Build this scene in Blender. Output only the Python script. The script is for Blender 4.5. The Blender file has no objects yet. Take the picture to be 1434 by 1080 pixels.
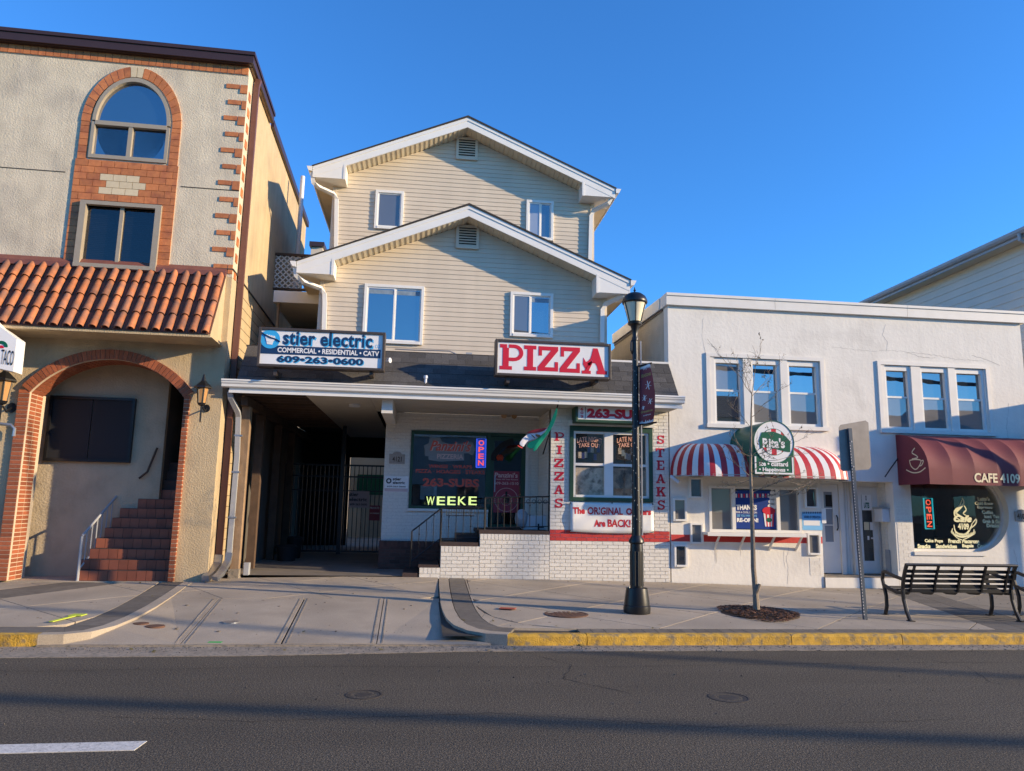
import bpy, bmesh, math, random
from mathutils import Matrix, Vector
random.seed(7)
S = bpy.context.scene
C = S.collection
R = math.radians
# ------------------------------------------------------------------ camera
# camera axes (right, down, forward) expressed for world X (along the street), Y (away), Z (up)
AX = Vector((0.99268042, 0.03812476, 0.1145953))
AY = Vector((-0.11919536, 0.15651791, 0.98045633))
AZ = Vector((0.01944345, -0.98693903, 0.15991656))
F, CX, CY, EYE = 1037.0, 717.0, 540.0, 1.62
right = Vector((AX[0], AY[0], AZ[0])); down = Vector((AX[1], AY[1], AZ[1])); fwd = Vector((AX[2], AY[2], AZ[2]))
cam = bpy.data.cameras.new('camera'); camo = bpy.data.objects.new('camera', cam); C.objects.link(camo)
m = Matrix(((right[0], -down[0], -fwd[0]), (right[1], -down[1], -fwd[1]), (right[2], -down[2], -fwd[2]))).to_4x4()
m.translation = (0, 0, EYE)
camo.matrix_world = m
cam.sensor_width = 36; cam.lens = 36 * F / 1434; cam.clip_end = 2000; cam.clip_start = .05
S.camera = camo
# ------------------------------------------------------------------ light
SAZ, SEL = R(70.0), R(15.0)      # sun: degrees to the right of the street-side normal, height
sun_dir = Vector((math.sin(SAZ) * math.cos(SEL), -math.cos(SAZ) * math.cos(SEL), math.sin(SEL)))
world = bpy.data.worlds.new('World'); S.world = world; world.use_nodes = True
wn = world.node_tree.nodes; wl = world.node_tree.links
sky = wn.new('ShaderNodeTexSky'); sky.sky_type = 'NISHITA'; sky.sun_disc = False
sky.sun_elevation = SEL; sky.sun_rotation = math.atan2(sun_dir.x, sun_dir.y)
sky.altitude = 0; sky.air_density = 1.0; sky.dust_density = 0.1; sky.ozone_density = 4.0
bg = wn['Background']; bg.inputs['Strength'].default_value = 0.14
tint = wn.new('ShaderNodeVectorMath'); tint.operation = 'MULTIPLY'; tint.inputs[1].default_value = (.50, 1.08, 1.58)
wl.new(sky.outputs['Color'], tint.inputs[0]); wl.new(tint.outputs[0], bg.inputs['Color'])
sl = bpy.data.lights.new('sun', 'SUN'); sl.energy = 5.0; sl.angle = R(0.5); sl.color = (1.0, 0.775, 0.49)
so = bpy.data.objects.new('sun', sl); C.objects.link(so)
so.rotation_euler = sun_dir.to_track_quat('Z', 'Y').to_euler(); so.location = (20, -20, 30)
S.view_settings.view_transform = 'Standard'; S.view_settings.look = 'None'
S.view_settings.exposure = 0.55; S.view_settings.gamma = 1.0; S.view_settings.use_curve_mapping = False
S.cycles.max_bounces = 6; S.cycles.transparent_max_bounces = 12
# ------------------------------------------------------------------ helpers
FR = Matrix.Identity(4)          # frame in which the builders below write their coordinates
def setframe(mat=None):
    global FR
    FR = mat.copy() if mat else Matrix.Identity(4)
def ray(px, py):
    d = Vector((px - CX, py - CY, F)); return Vector((d.dot(AX), d.dot(AY), d.dot(AZ)))
def P(px, py, Y):                # photo point -> (x, z) on the wall plane y = Y of the current frame
    inv = FR.inverted(); o = inv @ Vector((0, 0, EYE)); d = inv.to_3x3() @ ray(px, py)
    t = (Y - o.y) / d.y; q = o + d * t; return q.x, q.z
def PX(px, py, X):               # photo point -> (y, z) on the side plane x = X
    inv = FR.inverted(); o = inv @ Vector((0, 0, EYE)); d = inv.to_3x3() @ ray(px, py)
    t = (X - o.x) / d.x; q = o + d * t; return q.y, q.z
def G(px, py, z=0.13):           # photo point -> (x, y) on the level z
    d = ray(px, py); t = (z - EYE) / d.z; return d.x * t, d.y * t
def box4(px0, py0, px1, py1, Y):
    xa, za = P((px0), (py0 + py1) / 2, Y); xb, zb = P(px1, (py0 + py1) / 2, Y)
    _, zt = P((px0 + px1) / 2, py0, Y); _, zo = P((px0 + px1) / 2, py1, Y)
    return xa, xb, zo, zt
class MB:
    def __init__(s): s.v = []; s.f = []
    def add(s, vs, fs):
        n = len(s.v); s.v += [tuple(v) for v in vs]; s.f += [tuple(i + n for i in f) for f in fs]; return s
    def box(s, x0, x1, y0, y1, z0, z1):
        if x0 > x1: x0, x1 = x1, x0
        if y0 > y1: y0, y1 = y1, y0
        if z0 > z1: z0, z1 = z1, z0
        return s.add([(x0,y0,z0),(x1,y0,z0),(x1,y1,z0),(x0,y1,z0),(x0,y0,z1),(x1,y0,z1),(x1,y1,z1),(x0,y1,z1)],
            [(0,3,2,1),(4,5,6,7),(0,1,5,4),(1,2,6,5),(2,3,7,6),(3,0,4,7)])
    def prism(s, pts, y0, y1):   # polygon (x,z), extruded along y
        n = len(pts)
        return s.add([(x,y0,z) for x,z in pts]+[(x,y1,z) for x,z in pts],
            [tuple(range(n)), tuple(range(2*n-1,n-1,-1))]+[(i,i+n,(i+1)%n+n,(i+1)%n) for i in range(n)])
    def prismx(s, pts, x0, x1):  # polygon (y,z), extruded along x
        n = len(pts)
        return s.add([(x0,y,z) for y,z in pts]+[(x1,y,z) for y,z in pts],
            [tuple(range(n)), tuple(range(2*n-1,n-1,-1))]+[(i,(i+1)%n,(i+1)%n+n,i+n) for i in range(n)])
    def prismz(s, pts, z0, z1):  # polygon (x,y) with heights (numbers or functions of x, y)
        n = len(pts); a = z0 if callable(z0) else (lambda x,y: z0); b = z1 if callable(z1) else (lambda x,y: z1)
        return s.add([(x,y,a(x,y)) for x,y in pts]+[(x,y,b(x,y)) for x,y in pts],
            [tuple(range(n-1,-1,-1)), tuple(range(n,2*n))]+[(i,(i+1)%n,(i+1)%n+n,i+n) for i in range(n)])
    def tube(s, pts, r, n=8, cap=True):
        pts = [Vector(p) for p in pts]; rs = r if isinstance(r, (list, tuple)) else [r]*len(pts)
        base = len(s.v); up = None
        for i, p in enumerate(pts):
            d = (pts[min(i+1,len(pts)-1)] - pts[max(i-1,0)]).normalized()
            if up is None: up = Vector((0,0,1)) if abs(d.z) < .9 else Vector((0,1,0))
            a = d.cross(up).normalized(); b = a.cross(d).normalized(); up = b
            for k in range(n):
                t = 2*math.pi*k/n; s.v.append(tuple(p + (a*math.cos(t)+b*math.sin(t))*rs[i]))
        for i in range(len(pts)-1):
            for k in range(n):
                s.f.append((base+i*n+k, base+i*n+(k+1)%n, base+(i+1)*n+(k+1)%n, base+(i+1)*n+k))
        if cap: s.f.append(tuple(base+k for k in range(n))[::-1]); s.f.append(tuple(base+(len(pts)-1)*n+k for k in range(n)))
        return s
    def rtube(s, pts, w, d):     # rectangular pipe along a path (w along x, d across)
        pts = [Vector(p) for p in pts]; base = len(s.v)
        for i, p in enumerate(pts):
            t = (pts[min(i+1,len(pts)-1)] - pts[max(i-1,0)]).normalized()
            a = Vector((1,0,0)); a = (a - t*a.dot(t)).normalized() if abs(t.x) < .95 else Vector((0,0,1)); b = t.cross(a).normalized()
            for ca, cb in ((-1,-1),(1,-1),(1,1),(-1,1)): s.v.append(tuple(p + a*ca*w/2 + b*cb*d/2))
        for i in range(len(pts)-1):
            for k in range(4): s.f.append((base+i*4+k, base+i*4+(k+1)%4, base+i*4+4+(k+1)%4, base+i*4+4+k))
        s.f.append((base+3,base+2,base+1,base)); n=base+(len(pts)-1)*4; s.f.append((n,n+1,n+2,n+3)); return s
    def lathe(s, prof, cx, cy, n=20):
        base = len(s.v)
        for r, z in prof:
            for k in range(n):
                t = 2*math.pi*k/n; s.v.append((cx+r*math.cos(t), cy+r*math.sin(t), z))
        for i in range(len(prof)-1):
            for k in range(n): s.f.append((base+i*n+k, base+i*n+(k+1)%n, base+(i+1)*n+(k+1)%n, base+(i+1)*n+k))
        return s
    def disc(s, cx, cz, rx, rz, y0, y1, n=28, a0=0):
        return s.prism([(cx+rx*math.cos(a0+2*math.pi*k/n), cz+rz*math.sin(a0+2*math.pi*k/n)) for k in range(n)], y0, y1)
    def ring(s, cx, cz, r0, r1, y0, y1, n=32, a0=0, a1=2*math.pi, ez=1):
        for k in range(n):
            t0 = a0+(a1-a0)*k/n; t1 = a0+(a1-a0)*(k+1)/n
            s.prism([(cx+r*math.cos(t), cz+ez*r*math.sin(t)) for r, t in ((r0,t0),(r1,t0),(r1,t1),(r0,t1))], y0, y1)
        return s
    def build(s, name, mat, parent=None, label=None, smooth=False, kind=None, bevel=0):
        me = bpy.data.meshes.new(name)
        vs = [FR @ Vector(v) for v in s.v]
        if parent is not None:
            inv = parent.matrix_world.inverted(); vs = [inv @ v for v in vs]
        me.from_pydata([tuple(v) for v in vs], [], s.f); me.update()
        bm = bmesh.new(); bm.from_mesh(me); bmesh.ops.recalc_face_normals(bm, faces=bm.faces)
        bm.to_mesh(me); bm.free()
        if mat: me.materials.append(mat)
        if smooth:
            for p in me.polygons: p.use_smooth = True
            try: me.set_sharp_from_angle(angle=R(38))
            except Exception: pass
        o = bpy.data.objects.new(name, me); C.objects.link(o)
        if parent is not None:
            o.parent = parent; o.matrix_world = parent.matrix_world.copy()
        if label: o['label'] = label
        if kind: o['kind'] = kind
        if bevel:
            b = o.modifiers.new('bevel', 'BEVEL'); b.width = bevel; b.segments = 2; b.limit_method = 'ANGLE'
        return o
def tag(o, label=None, cat=None, group=None, kind=None):
    if label: o['label'] = label
    if cat: o['category'] = cat
    if group: o['group'] = group
    if kind: o['kind'] = kind
    return o
def thing(name, label, cat, loc=(0,0,0), group=None):
    o = bpy.data.objects.new(name, None); C.objects.link(o); o.empty_display_size = .2
    o.matrix_world = Matrix.Translation(FR @ Vector(loc))
    return tag(o, label, cat, group)
def inst(me, name, parent, M):   # share mesh me, place with matrix M written in the current frame
    o = bpy.data.objects.new(name, me); C.objects.link(o); o.parent = parent
    o.matrix_parent_inverse = Matrix.Identity(4)
    o.matrix_local = (parent.matrix_world.inverted() if parent else Matrix.Identity(4)) @ FR @ M
    return o
def TS(x, y, z, sx=1, sy=1, sz=1, ry=0, rx=0, rz=0):
    return Matrix.Translation((x,y,z)) @ Matrix.Rotation(rz,4,'Z') @ Matrix.Rotation(ry,4,'Y') @ Matrix.Rotation(rx,4,'X') @ Matrix.Diagonal((sx,sy,sz,1))
def copy_tree(o, parent=None):
    c = o.copy(); C.objects.link(c); c.parent = parent
    for ch in list(o.children): copy_tree(ch, c)
    return c
def unit(name, mat, mb=None):
    me = bpy.data.meshes.new(name); b = mb or MB().box(-.5,.5,0,1,-.5,.5)
    me.from_pydata(b.v, [], b.f); me.materials.append(mat); return me
bpy.context.view_layer.update()
_fc = {}
def glyphs(s, bold=0, shear=0, sp=1.0):
    cu = bpy.data.curves.new('t', 'FONT'); cu.body = s; cu.size = 1; cu.offset = bold; cu.shear = shear; cu.space_character = sp
    cu.resolution_u = 3; cu.fill_mode = 'FRONT'
    o = bpy.data.objects.new('t', cu); me = bpy.data.meshes.new_from_object(o)
    vs = [(v.co.x, v.co.y) for v in me.vertices]; fs = [tuple(p.vertices) for p in me.polygons]
    bpy.data.objects.remove(o); bpy.data.curves.remove(cu); bpy.data.meshes.remove(me)
    return vs, fs
def text(s, x0, x1, z0, z1, Y, mat, parent, name='lettering', bold=.02, shear=0, sp=1.0, mp=None, arc=0, d=.004):
    vs, fs = glyphs(s, bold, shear, sp)
    ax = min(v[0] for v in vs); bx = max(v[0] for v in vs); ay = min(v[1] for v in vs); by = max(v[1] for v in vs)
    out = []
    for x, y in vs:
        u = (x-ax)/(bx-ax); w = (y-ay)/(by-ay); xx = x0+(x1-x0)*u; zz = z0+(z1-z0)*w
        if arc: zz -= arc*(2*u-1)**2
        out.append((xx, Y, zz))
    if mp: out = [mp(*p) for p in out]
    b = MB().add(out, fs)
    return b.build(name, mat, parent)
def textpx(s, px0, py0, px1, py1, Y, mat, parent, **k):
    x0, x1, z0, z1 = box4(px0, py0, px1, py1, Y); return text(s, x0, x1, z0, z1, Y, mat, parent, **k)
# slab-serif capitals on a 0..1 square (polygons), for the painted and printed words
def bar(x0,z0,x1,z1): return [(x0,z0),(x1,z0),(x1,z1),(x0,z1)]
def arcp(cx,cz,r0,r1,a0,a1,ex=1,ez=1,n=10):
    out=[]
    for k in range(n):
        t0=R(a0+(a1-a0)*k/n); t1=R(a0+(a1-a0)*(k+1)/n)
        out.append([(cx+ex*r1*math.cos(t0),cz+ez*r1*math.sin(t0)),(cx+ex*r1*math.cos(t1),cz+ez*r1*math.sin(t1)),(cx+ex*r0*math.cos(t1),cz+ez*r0*math.sin(t1)),(cx+ex*r0*math.cos(t0),cz+ez*r0*math.sin(t0))])
    return out
SER = {
 'P': [bar(.0,0,.52,.14), bar(.0,.86,.3,1), bar(.12,.14,.38,.86), bar(.38,.86,.6,1), bar(.38,.34,.6,.48)] + arcp(.6,.67,.19,.33,-90,90,1.2,1),
 'I': [bar(0,0,1,.15), bar(0,.85,1,1), bar(.26,.15,.74,.85)],
 'Z': [bar(.04,.84,.97,1), bar(0,0,.97,.16), [(.0,.16),(.34,.16),(.97,.84),(.63,.84)], bar(.04,.62,.2,.84), bar(.81,.16,.97,.38)],
 'A': [bar(-.02,0,.38,.13), bar(.62,0,1.03,.13), [(.08,.13),(.25,.13),(.5,.78),(.6,1),(.4,1)], [(.62,.13),(.9,.13),(.6,1),(.46,.9)], bar(.3,.28,.7,.42)],
 'S': arcp(.5,.72,.14,.28,20,270,1.5,1) + arcp(.5,.28,.14,.28,90,-160,1.5,1) + [bar(.78,.68,.92,1), bar(.08,0,.22,.32)],
 'T': [bar(.26,0,.74,.13), bar(.37,.13,.63,.86), bar(0,.86,1,1), bar(0,.64,.14,.86), bar(.86,.64,1,.86)],
 'E': [bar(0,0,.95,.14), bar(0,.86,.92,1), bar(.12,.14,.38,.86), bar(.38,.44,.66,.57), bar(.8,.14,.95,.34), bar(.78,.68,.92,.86)],
 'K': [bar(0,0,.46,.13), bar(0,.87,.46,1), bar(.1,.13,.36,.87), [(.36,.36),(.5,.48),(.9,.87),(.66,.87),(.36,.56)], [(.44,.54),(.62,.66),(.95,.13),(.68,.13)], bar(.6,0,1,.13), bar(.58,.87,.98,1)],
}
def serif(ch, x0, x1, z0, z1, Y, mat, parent, name='letter', d=.004, mb=None):
    b = mb or MB()
    for poly in SER[ch]: b.prism([(x0+(x1-x0)*u, z0+(z1-z0)*w) for u, w in poly], Y-d, Y)
    return None if mb else b.build(name, mat, parent)
# polygons for ground slabs
def clip(poly, a, b):            # keep the left side of a->b
    out=[]; n=len(poly)
    f=lambda p:(b[0]-a[0])*(p[1]-a[1])-(b[1]-a[1])*(p[0]-a[0])
    for i in range(n):
        p,q=poly[i],poly[(i+1)%n]; fp,fq=f(p),f(q)
        if fp>=0: out.append(p)
        if fp*fq<0: t=fp/(fp-fq); out.append((p[0]+(q[0]-p[0])*t,p[1]+(q[1]-p[1])*t))
    return out
def clip_to(poly, region):
    for i in range(len(region)):
        poly = clip(poly, region[i], region[(i+1)%len(region)])
        if len(poly) < 3: return []
    return poly
def area(p): return sum(p[i][0]*p[(i+1)%len(p)][1]-p[(i+1)%len(p)][0]*p[i][1] for i in range(len(p)))/2
def shrink(poly, g):
    if area(poly) < 0: poly = poly[::-1]
    out = poly[:]
    n = len(poly)
    for i in range(n):
        a, b = Vector(poly[i]), Vector(poly[(i+1)%n])
        if (b-a).length < 1e-4: continue
        nrm = Vector((-(b-a).y, (b-a).x)).normalized()*g
        out = clip(out, tuple(a+nrm), tuple(b+nrm))
        if len(out) < 3: return []
    return out
# ------------------------------------------------------------------ materials
def mat(name, col, rough=.6, var=.0, scale=8, bump=0, bscale=60, metal=0, spec=.5, rnd=0, col2=None, c2s=1.5, c2a=.5, coat=0, aniso=None, emit=None, es=0, alpha=None, streak=0, island=0, grain=0, track=0):
    m = bpy.data.materials.new(name); m.use_nodes = True; nt = m.node_tree; N = nt.nodes; L = nt.links
    b = N['Principled BSDF']; b.inputs['Roughness'].default_value = rough; b.inputs['Metallic'].default_value = metal
    b.inputs['Specular IOR Level'].default_value = spec; b.inputs['Coat Weight'].default_value = coat
    tc = N.new('ShaderNodeTexCoord'); geo = N.new('ShaderNodeNewGeometry')
    pos = geo.outputs['Position']
    cur = None
    rgb = N.new('ShaderNodeRGB'); rgb.outputs[0].default_value = (*col, 1); cur = rgb.outputs[0]
    def noise(sc, det=4, stretch=None):
        n = N.new('ShaderNodeTexNoise'); n.inputs['Scale'].default_value = sc; n.inputs['Detail'].default_value = det
        if stretch:
            mp = N.new('ShaderNodeMapping'); mp.inputs['Scale'].default_value = stretch; L.new(pos, mp.inputs['Vector']); L.new(mp.outputs[0], n.inputs['Vector'])
        else: L.new(pos, n.inputs['Vector'])
        return n
    if col2:
        n = noise(c2s, 5); rp = N.new('ShaderNodeValToRGB'); rp.color_ramp.elements[0].position = c2a-.08; rp.color_ramp.elements[1].position = c2a+.12
        L.new(n.outputs['Fac'], rp.inputs['Fac']); mx = N.new('ShaderNodeMixRGB'); mx.inputs['Color2'].default_value = (*col2, 1)
        L.new(rp.outputs['Color'], mx.inputs['Fac']); L.new(cur, mx.inputs['Color1']); cur = mx.outputs[0]
    def mul(fac_socket, lo, hi):
        nonlocal cur
        mr = N.new('ShaderNodeMapRange'); mr.inputs['To Min'].default_value = lo; mr.inputs['To Max'].default_value = hi
        mr.inputs['From Min'].default_value = .25 if fac_socket.name != 'Random' and 'Random' not in fac_socket.name else 0
        mr.inputs['From Max'].default_value = .75 if 'Random' not in fac_socket.name else 1
        L.new(fac_socket, mr.inputs['Value'])
        mx = N.new('ShaderNodeVectorMath'); mx.operation = 'SCALE'; L.new(cur, mx.inputs[0]); L.new(mr.outputs[0], mx.inputs['Scale']); cur = mx.outputs[0]
    if var: mul(noise(scale, 6).outputs['Fac'], 1-var, 1+var)
    if grain: mul(noise(95, 2).outputs['Fac'], 1-grain, 1+grain)
    if track: mul(noise(1, 5, (.22, 1.5, 1)).outputs['Fac'], 1-track, 1+track)
    if streak: mul(noise(1, 4, (6, 6, .5)).outputs['Fac'], 1-streak, 1+streak*.5)
    if rnd:
        oi = N.new('ShaderNodeObjectInfo'); mul(oi.outputs['Random'], 1-rnd, 1+rnd)
    if island: mul(geo.outputs['Random Per Island'], 1-island, 1+island)
    L.new(cur, b.inputs['Base Color'])
    if bump:
        n = noise(bscale, 6); bp = N.new('ShaderNodeBump'); bp.inputs['Strength'].default_value = min(1, bump); bp.inputs['Distance'].default_value = .01*max(1, bump)
        L.new(n.outputs['Fac'], bp.inputs['Height']); L.new(bp.outputs[0], b.inputs['Normal'])
    if emit: b.inputs['Emission Color'].default_value = (*emit, 1); b.inputs['Emission Strength'].default_value = es
    return m
def glass(name, tint=(1,1,1), refl=.25, body=None, trans=.85):
    m = bpy.data.materials.new(name); m.use_nodes = True; nt = m.node_tree; N = nt.nodes; L = nt.links
    N.remove(N['Principled BSDF']); out = N['Material Output']
    tr = N.new('ShaderNodeBsdfTransparent'); tr.inputs[0].default_value = (*tint, 1)
    gl = N.new('ShaderNodeBsdfGlossy'); gl.inputs['Roughness'].default_value = .01
    n = N.new('ShaderNodeTexNoise'); n.inputs['Scale'].default_value = 1.3; g = N.new('ShaderNodeNewGeometry'); L.new(g.outputs['Position'], n.inputs['Vector'])
    bp = N.new('ShaderNodeBump'); bp.inputs['Strength'].default_value = .07; bp.inputs['Distance'].default_value = .02; L.new(n.outputs['Fac'], bp.inputs['Height']); L.new(bp.outputs[0], gl.inputs['Normal'])
    fr = N.new('ShaderNodeFresnel'); fr.inputs['IOR'].default_value = 1.5
    mr = N.new('ShaderNodeMapRange'); mr.inputs['To Min'].default_value = refl; mr.inputs['To Max'].default_value = 1; L.new(fr.outputs[0], mr.inputs['Value'])
    inv = N.new('ShaderNodeMath'); inv.operation = 'SUBTRACT'; inv.inputs[0].default_value = 1; L.new(g.outputs['Backfacing'], inv.inputs[1])
    ml = N.new('ShaderNodeMath'); ml.operation = 'MULTIPLY'; L.new(mr.outputs[0], ml.inputs[0]); L.new(inv.outputs[0], ml.inputs[1])
    mx = N.new('ShaderNodeMixShader'); L.new(ml.outputs[0], mx.inputs['Fac'])
    if body:
        df = N.new('ShaderNodeBsdfDiffuse'); df.inputs[0].default_value = (*body, 1); L.new(df.outputs[0], mx.inputs[1])
    else: L.new(tr.outputs[0], mx.inputs[1])
    L.new(gl.outputs[0], mx.inputs[2]); L.new(mx.outputs[0], out.inputs['Surface']); return m
K = {}
K['asphalt'] = mat('asphalt', (.125,.103,.074), .93, .14, .7, 1.3, 90, col2=(.040,.034,.026), c2s=60, c2a=.47, grain=.7, track=.18)
K['concrete'] = mat('concrete', (.40,.335,.255), .9, .16, 2.2, .5, 110, grain=.16, rnd=.05, col2=(.30,.25,.19), c2s=1.1, c2a=.56)
K['concrete_old'] = mat('concrete_old', (.29,.245,.19), .92, .2, 5, .7, 90, col2=(.16,.145,.12), c2s=22, c2a=.56)
K['paver'] = mat('paver', (.14,.122,.1), .9, .2, 9, .4, 150, rnd=.15)
K['joint'] = mat('joint', (.05,.043,.035), .95)
K['yellow'] = mat('yellow_paint', (.56,.33,.04), .8, .3, 9, 1.2, 60, col2=(.25,.19,.10), c2s=14, c2a=.56)
K['lane'] = mat('lane_paint', (.62,.6,.55), .7, .2, 25, .3, 200, col2=(.2,.19,.18), c2s=60, c2a=.63)
K['stucco_up'] = mat('stucco_upper', (.62,.53,.39), .93, .10, 3, .9, 38, streak=.10, col2=(.50,.43,.33), c2s=1.6, c2a=.56)
K['stucco_low'] = mat('stucco_lower', (.52,.40,.24), .93, .1, 3, .95, 40, streak=.12, col2=(.38,.30,.19), c2s=1.5, c2a=.6)
K['stucco_in'] = mat('stucco_recess', (.52,.42,.28), .93, .08, 4, 1.0, 30, streak=.06, col2=(.42,.34,.23), c2s=1.6, c2a=.58)
K['cmu'] = mat('painted_block', (.47,.36,.21), .9, .1, 3, .7, 60, rnd=.04, streak=.12)
K['wstucco'] = mat('white_stucco', (.79,.75,.67), .86, .04, 2.5, .45, 15, streak=.05, col2=(.66,.62,.55), c2s=1.3, c2a=.62)
K['wtrim'] = mat('white_trim', (.74,.71,.65), .55, .05, 4, .05, 60)
K['vinyl'] = mat('vinyl_white', (.78,.76,.71), .38, .04, 3)
K['siding'] = mat('cream_siding', (.64,.545,.42), .55, .05, 1.5, .08, 200, rnd=.02, streak=.05)
K['soffit'] = mat('cream_soffit', (.62,.54,.40), .6, .06, 5, rnd=.05)
K['wbrick'] = mat('white_painted_brick', (.74,.70,.62), .75, .07, 30, .5, 110, rnd=.05, col2=(.58,.53,.45), c2s=14, c2a=.68)
K['wmortar'] = mat('white_mortar', (.67,.63,.56), .85, .1, 30, .5, 90)
K['rbrickpaint'] = mat('red_painted_brick', (.52,.035,.03), .6, .12, 20, .4, 90, rnd=.08)
K['dbrick'] = mat('dark_brick', (.10,.045,.032), .8, .2, 20, .5, 90, rnd=.35)
K['dmortar'] = mat('dark_mortar', (.10,.085,.07), .9)
K['rbrick'] = mat('red_brick', (.30,.085,.035), .8, .15, 25, .5, 90, rnd=.25)
K['rmortar'] = mat('pale_mortar', (.55,.45,.33), .9)
K['tile'] = mat('orange_facing_tile', (.50,.17,.05), .5, .15, 14, .25, 60, rnd=.16, col2=(.38,.12,.04), c2s=6, c2a=.55)
K['tilelt'] = mat('cream_facing_tile', (.62,.50,.32), .55, .06, 14, .2, 60, rnd=.06)
K['rooftile'] = mat('clay_roof_tile', (.44,.15,.055), .66, .2, 9, .5, 60, rnd=.28, col2=(.27,.12,.07), c2s=4, c2a=.5)
K['brown'] = mat('brown_metal', (.045,.022,.018), .4, .08, 4)
K['brownlt'] = mat('brown_downspout', (.14,.06,.04), .45, .1, 4)
K['flash'] = mat('rust_flashing', (.20,.07,.045), .5, .15, 6)
K['shingle'] = mat('asphalt_shingle', (.075,.072,.07), .95, .25, 40, .5, 260, rnd=.25)
K['roofdark'] = mat('roof_edge', (.035,.03,.028), .9, .2, 20)
K['steel'] = mat('galvanised_steel', (.42,.43,.44), .4, .12, 9, metal=.8)
K['gsteel'] = mat('grey_painted_steel', (.35,.36,.37), .45, .08, 9)
K['signpost'] = mat('sign_post_steel', (.07,.09,.12), .5, .12, 12, metal=.3)
K['black'] = mat('black_paint', (.010,.010,.011), .38, .1, 20, spec=.5)
K['blackmatte'] = mat('black_matte', (.012,.012,.013), .8)
K['screen'] = mat('black_screen', (.014,.014,.017), .7, .06, 300)
K['wood'] = mat('weathered_wood', (.30,.20,.12), .85, .25, 6, .5, 50, streak=.3)
K['wooddk'] = mat('dark_wood', (.09,.055,.035), .85, .25, 6, .4, 50, rnd=.2)
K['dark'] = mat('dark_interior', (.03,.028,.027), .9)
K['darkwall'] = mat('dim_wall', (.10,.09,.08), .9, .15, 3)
K['green'] = mat('green_frame', (.015,.06,.03), .5, .1, 8)
K['sgreen'] = mat('green_sign', (.0,.10,.045), .4, .05, 8)
K['sred'] = mat('sign_red', (.60,.01,.03), .45, .03, 8)
K['swhite'] = mat('sign_white', (.80,.79,.77), .4, .03, 5)
K['snavy'] = mat('sign_navy', (.01,.035,.10), .4)
K['scyan'] = mat('sign_cyan', (.06,.42,.75), .4)
K['sblue'] = mat('sign_blue', (.01,.05,.20), .4)
K['bronze'] = mat('sign_bronze', (.06,.045,.035), .45, .1, 10)
K['maroon'] = mat('maroon_canvas', (.16,.025,.035), .72, .08, 3, .15, 300)
K['cream'] = mat('cream_print', (.78,.66,.42), .6)
K['gold'] = mat('gold_print', (.50,.34,.10), .6)
K['canvasr'] = mat('red_canvas', (.50,.02,.03), .55, .06, 5, .05, 100)
K['canvasw'] = mat('white_canvas', (.78,.76,.72), .55, .04, 5, .05, 100)
K['banner'] = mat('white_banner', (.74,.73,.70), .5, .05, 3, .1, 8)
K['poster'] = mat('red_poster', (.33,.03,.05), .5)
K['pink'] = mat('pink_print', (.70,.42,.38), .6)
K['bark'] = mat('bark', (.26,.21,.155), .9, .25, 30, .6, 70)
K['mulch'] = mat('mulch', (.17,.08,.045), .95, .4, 50, 1.5, 60, island=.5)
K['iron'] = mat('rusty_iron', (.12,.06,.038), .8, .25, 30, .4, 120)
K['ironroad'] = mat('worn_iron', (.045,.037,.03), .7, .2, 30, .4, 120)
K['leaf'] = mat('dry_leaf', (.16,.13,.04), .7, rnd=.4, island=.4)
K['lampglass'] = mat('frosted_lamp_glass', (.82,.74,.52), .35, .06, 12, coat=.5)
K['amber'] = mat('amber_glass', (.45,.24,.09), .3, .1, 20)
K['doorw'] = mat('white_door', (.70,.69,.66), .5, .05, 4)
K['plastic'] = mat('white_plastic', (.65,.66,.68), .4)
K['bulb'] = mat('fairy_bulb', (.6,.6,.55), .2)
K['neonr'] = mat('neon_red', (.5,.03,.02), .4, emit=(1,.10,.04), es=1.0)
K['neonb'] = mat('neon_blue', (.02,.05,.5), .4, emit=(.05,.12,1), es=.8)
K['neonc'] = mat('neon_cyan', (.02,.3,.4), .4, emit=(.03,.55,.65), es=.55)
K['led'] = mat('led_letters', (.5,.6,.2), .4, emit=(.85,1,.35), es=.95)
K['glassup'] = glass('upstairs_glass', refl=.30, body=(.03,.04,.05))
K['glassblue'] = glass('sky_lit_glass', refl=.42, body=(.012,.03,.055))
K['glassblind'] = glass('glass_over_blind', refl=.16, body=(.25,.24,.22))
K['glasscurt'] = glass('glass_over_curtain', refl=.2, body=(.30,.33,.38))
K['glass'] = glass('shop_glass', tint=(.94,.96,.95), refl=.18)
K['glassd'] = glass('dark_shop_glass', tint=(.5,.52,.54), refl=.06)
K['skyspray_g'] = mat('green_marking', (.03,.40,.08), .8); K['spray_y'] = mat('lime_marking', (.50,.60,.06), .8); K['spray_r'] = mat('red_marking', (.40,.09,.05), .85)
# ================================================================== SETTING: ground, road, pavements
def lerp_tab(x, tab):
    if x <= tab[0][0]: return tab[0][1]
    for (a, za), (b, zb) in zip(tab, tab[1:]):
        if x <= b: return za + (zb-za)*(x-a)/(b-a)
    return tab[-1][1]
ZW = [(-7,.23),(-4,.245),(-.8,.31),(0,.30),(3.5,.265),(5.9,.22),(7.5,.165),(9.4,.16),(14,.16)]
def zw(x): return lerp_tab(x, ZW)
def zs(x, y):                    # sidewalk surface
    t = max(0, min(1.0, (y-9.08)/(14-9.08))); return .125 + (zw(x)-.125)*t
def zd(x, y):                    # driveway surface
    t = max(0, min(1.0, (y-8.95)/(14-8.95))); z = .02 + (zw(x)-.02)*(t**.8)
    u = max(0, min(1, (-2.7-x)/.8)); z += (zs(x,y)-z)*.62*u*min(1,max(0,(y-9.0)/.5))
    return z + max(0, y-14)*.012
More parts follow.
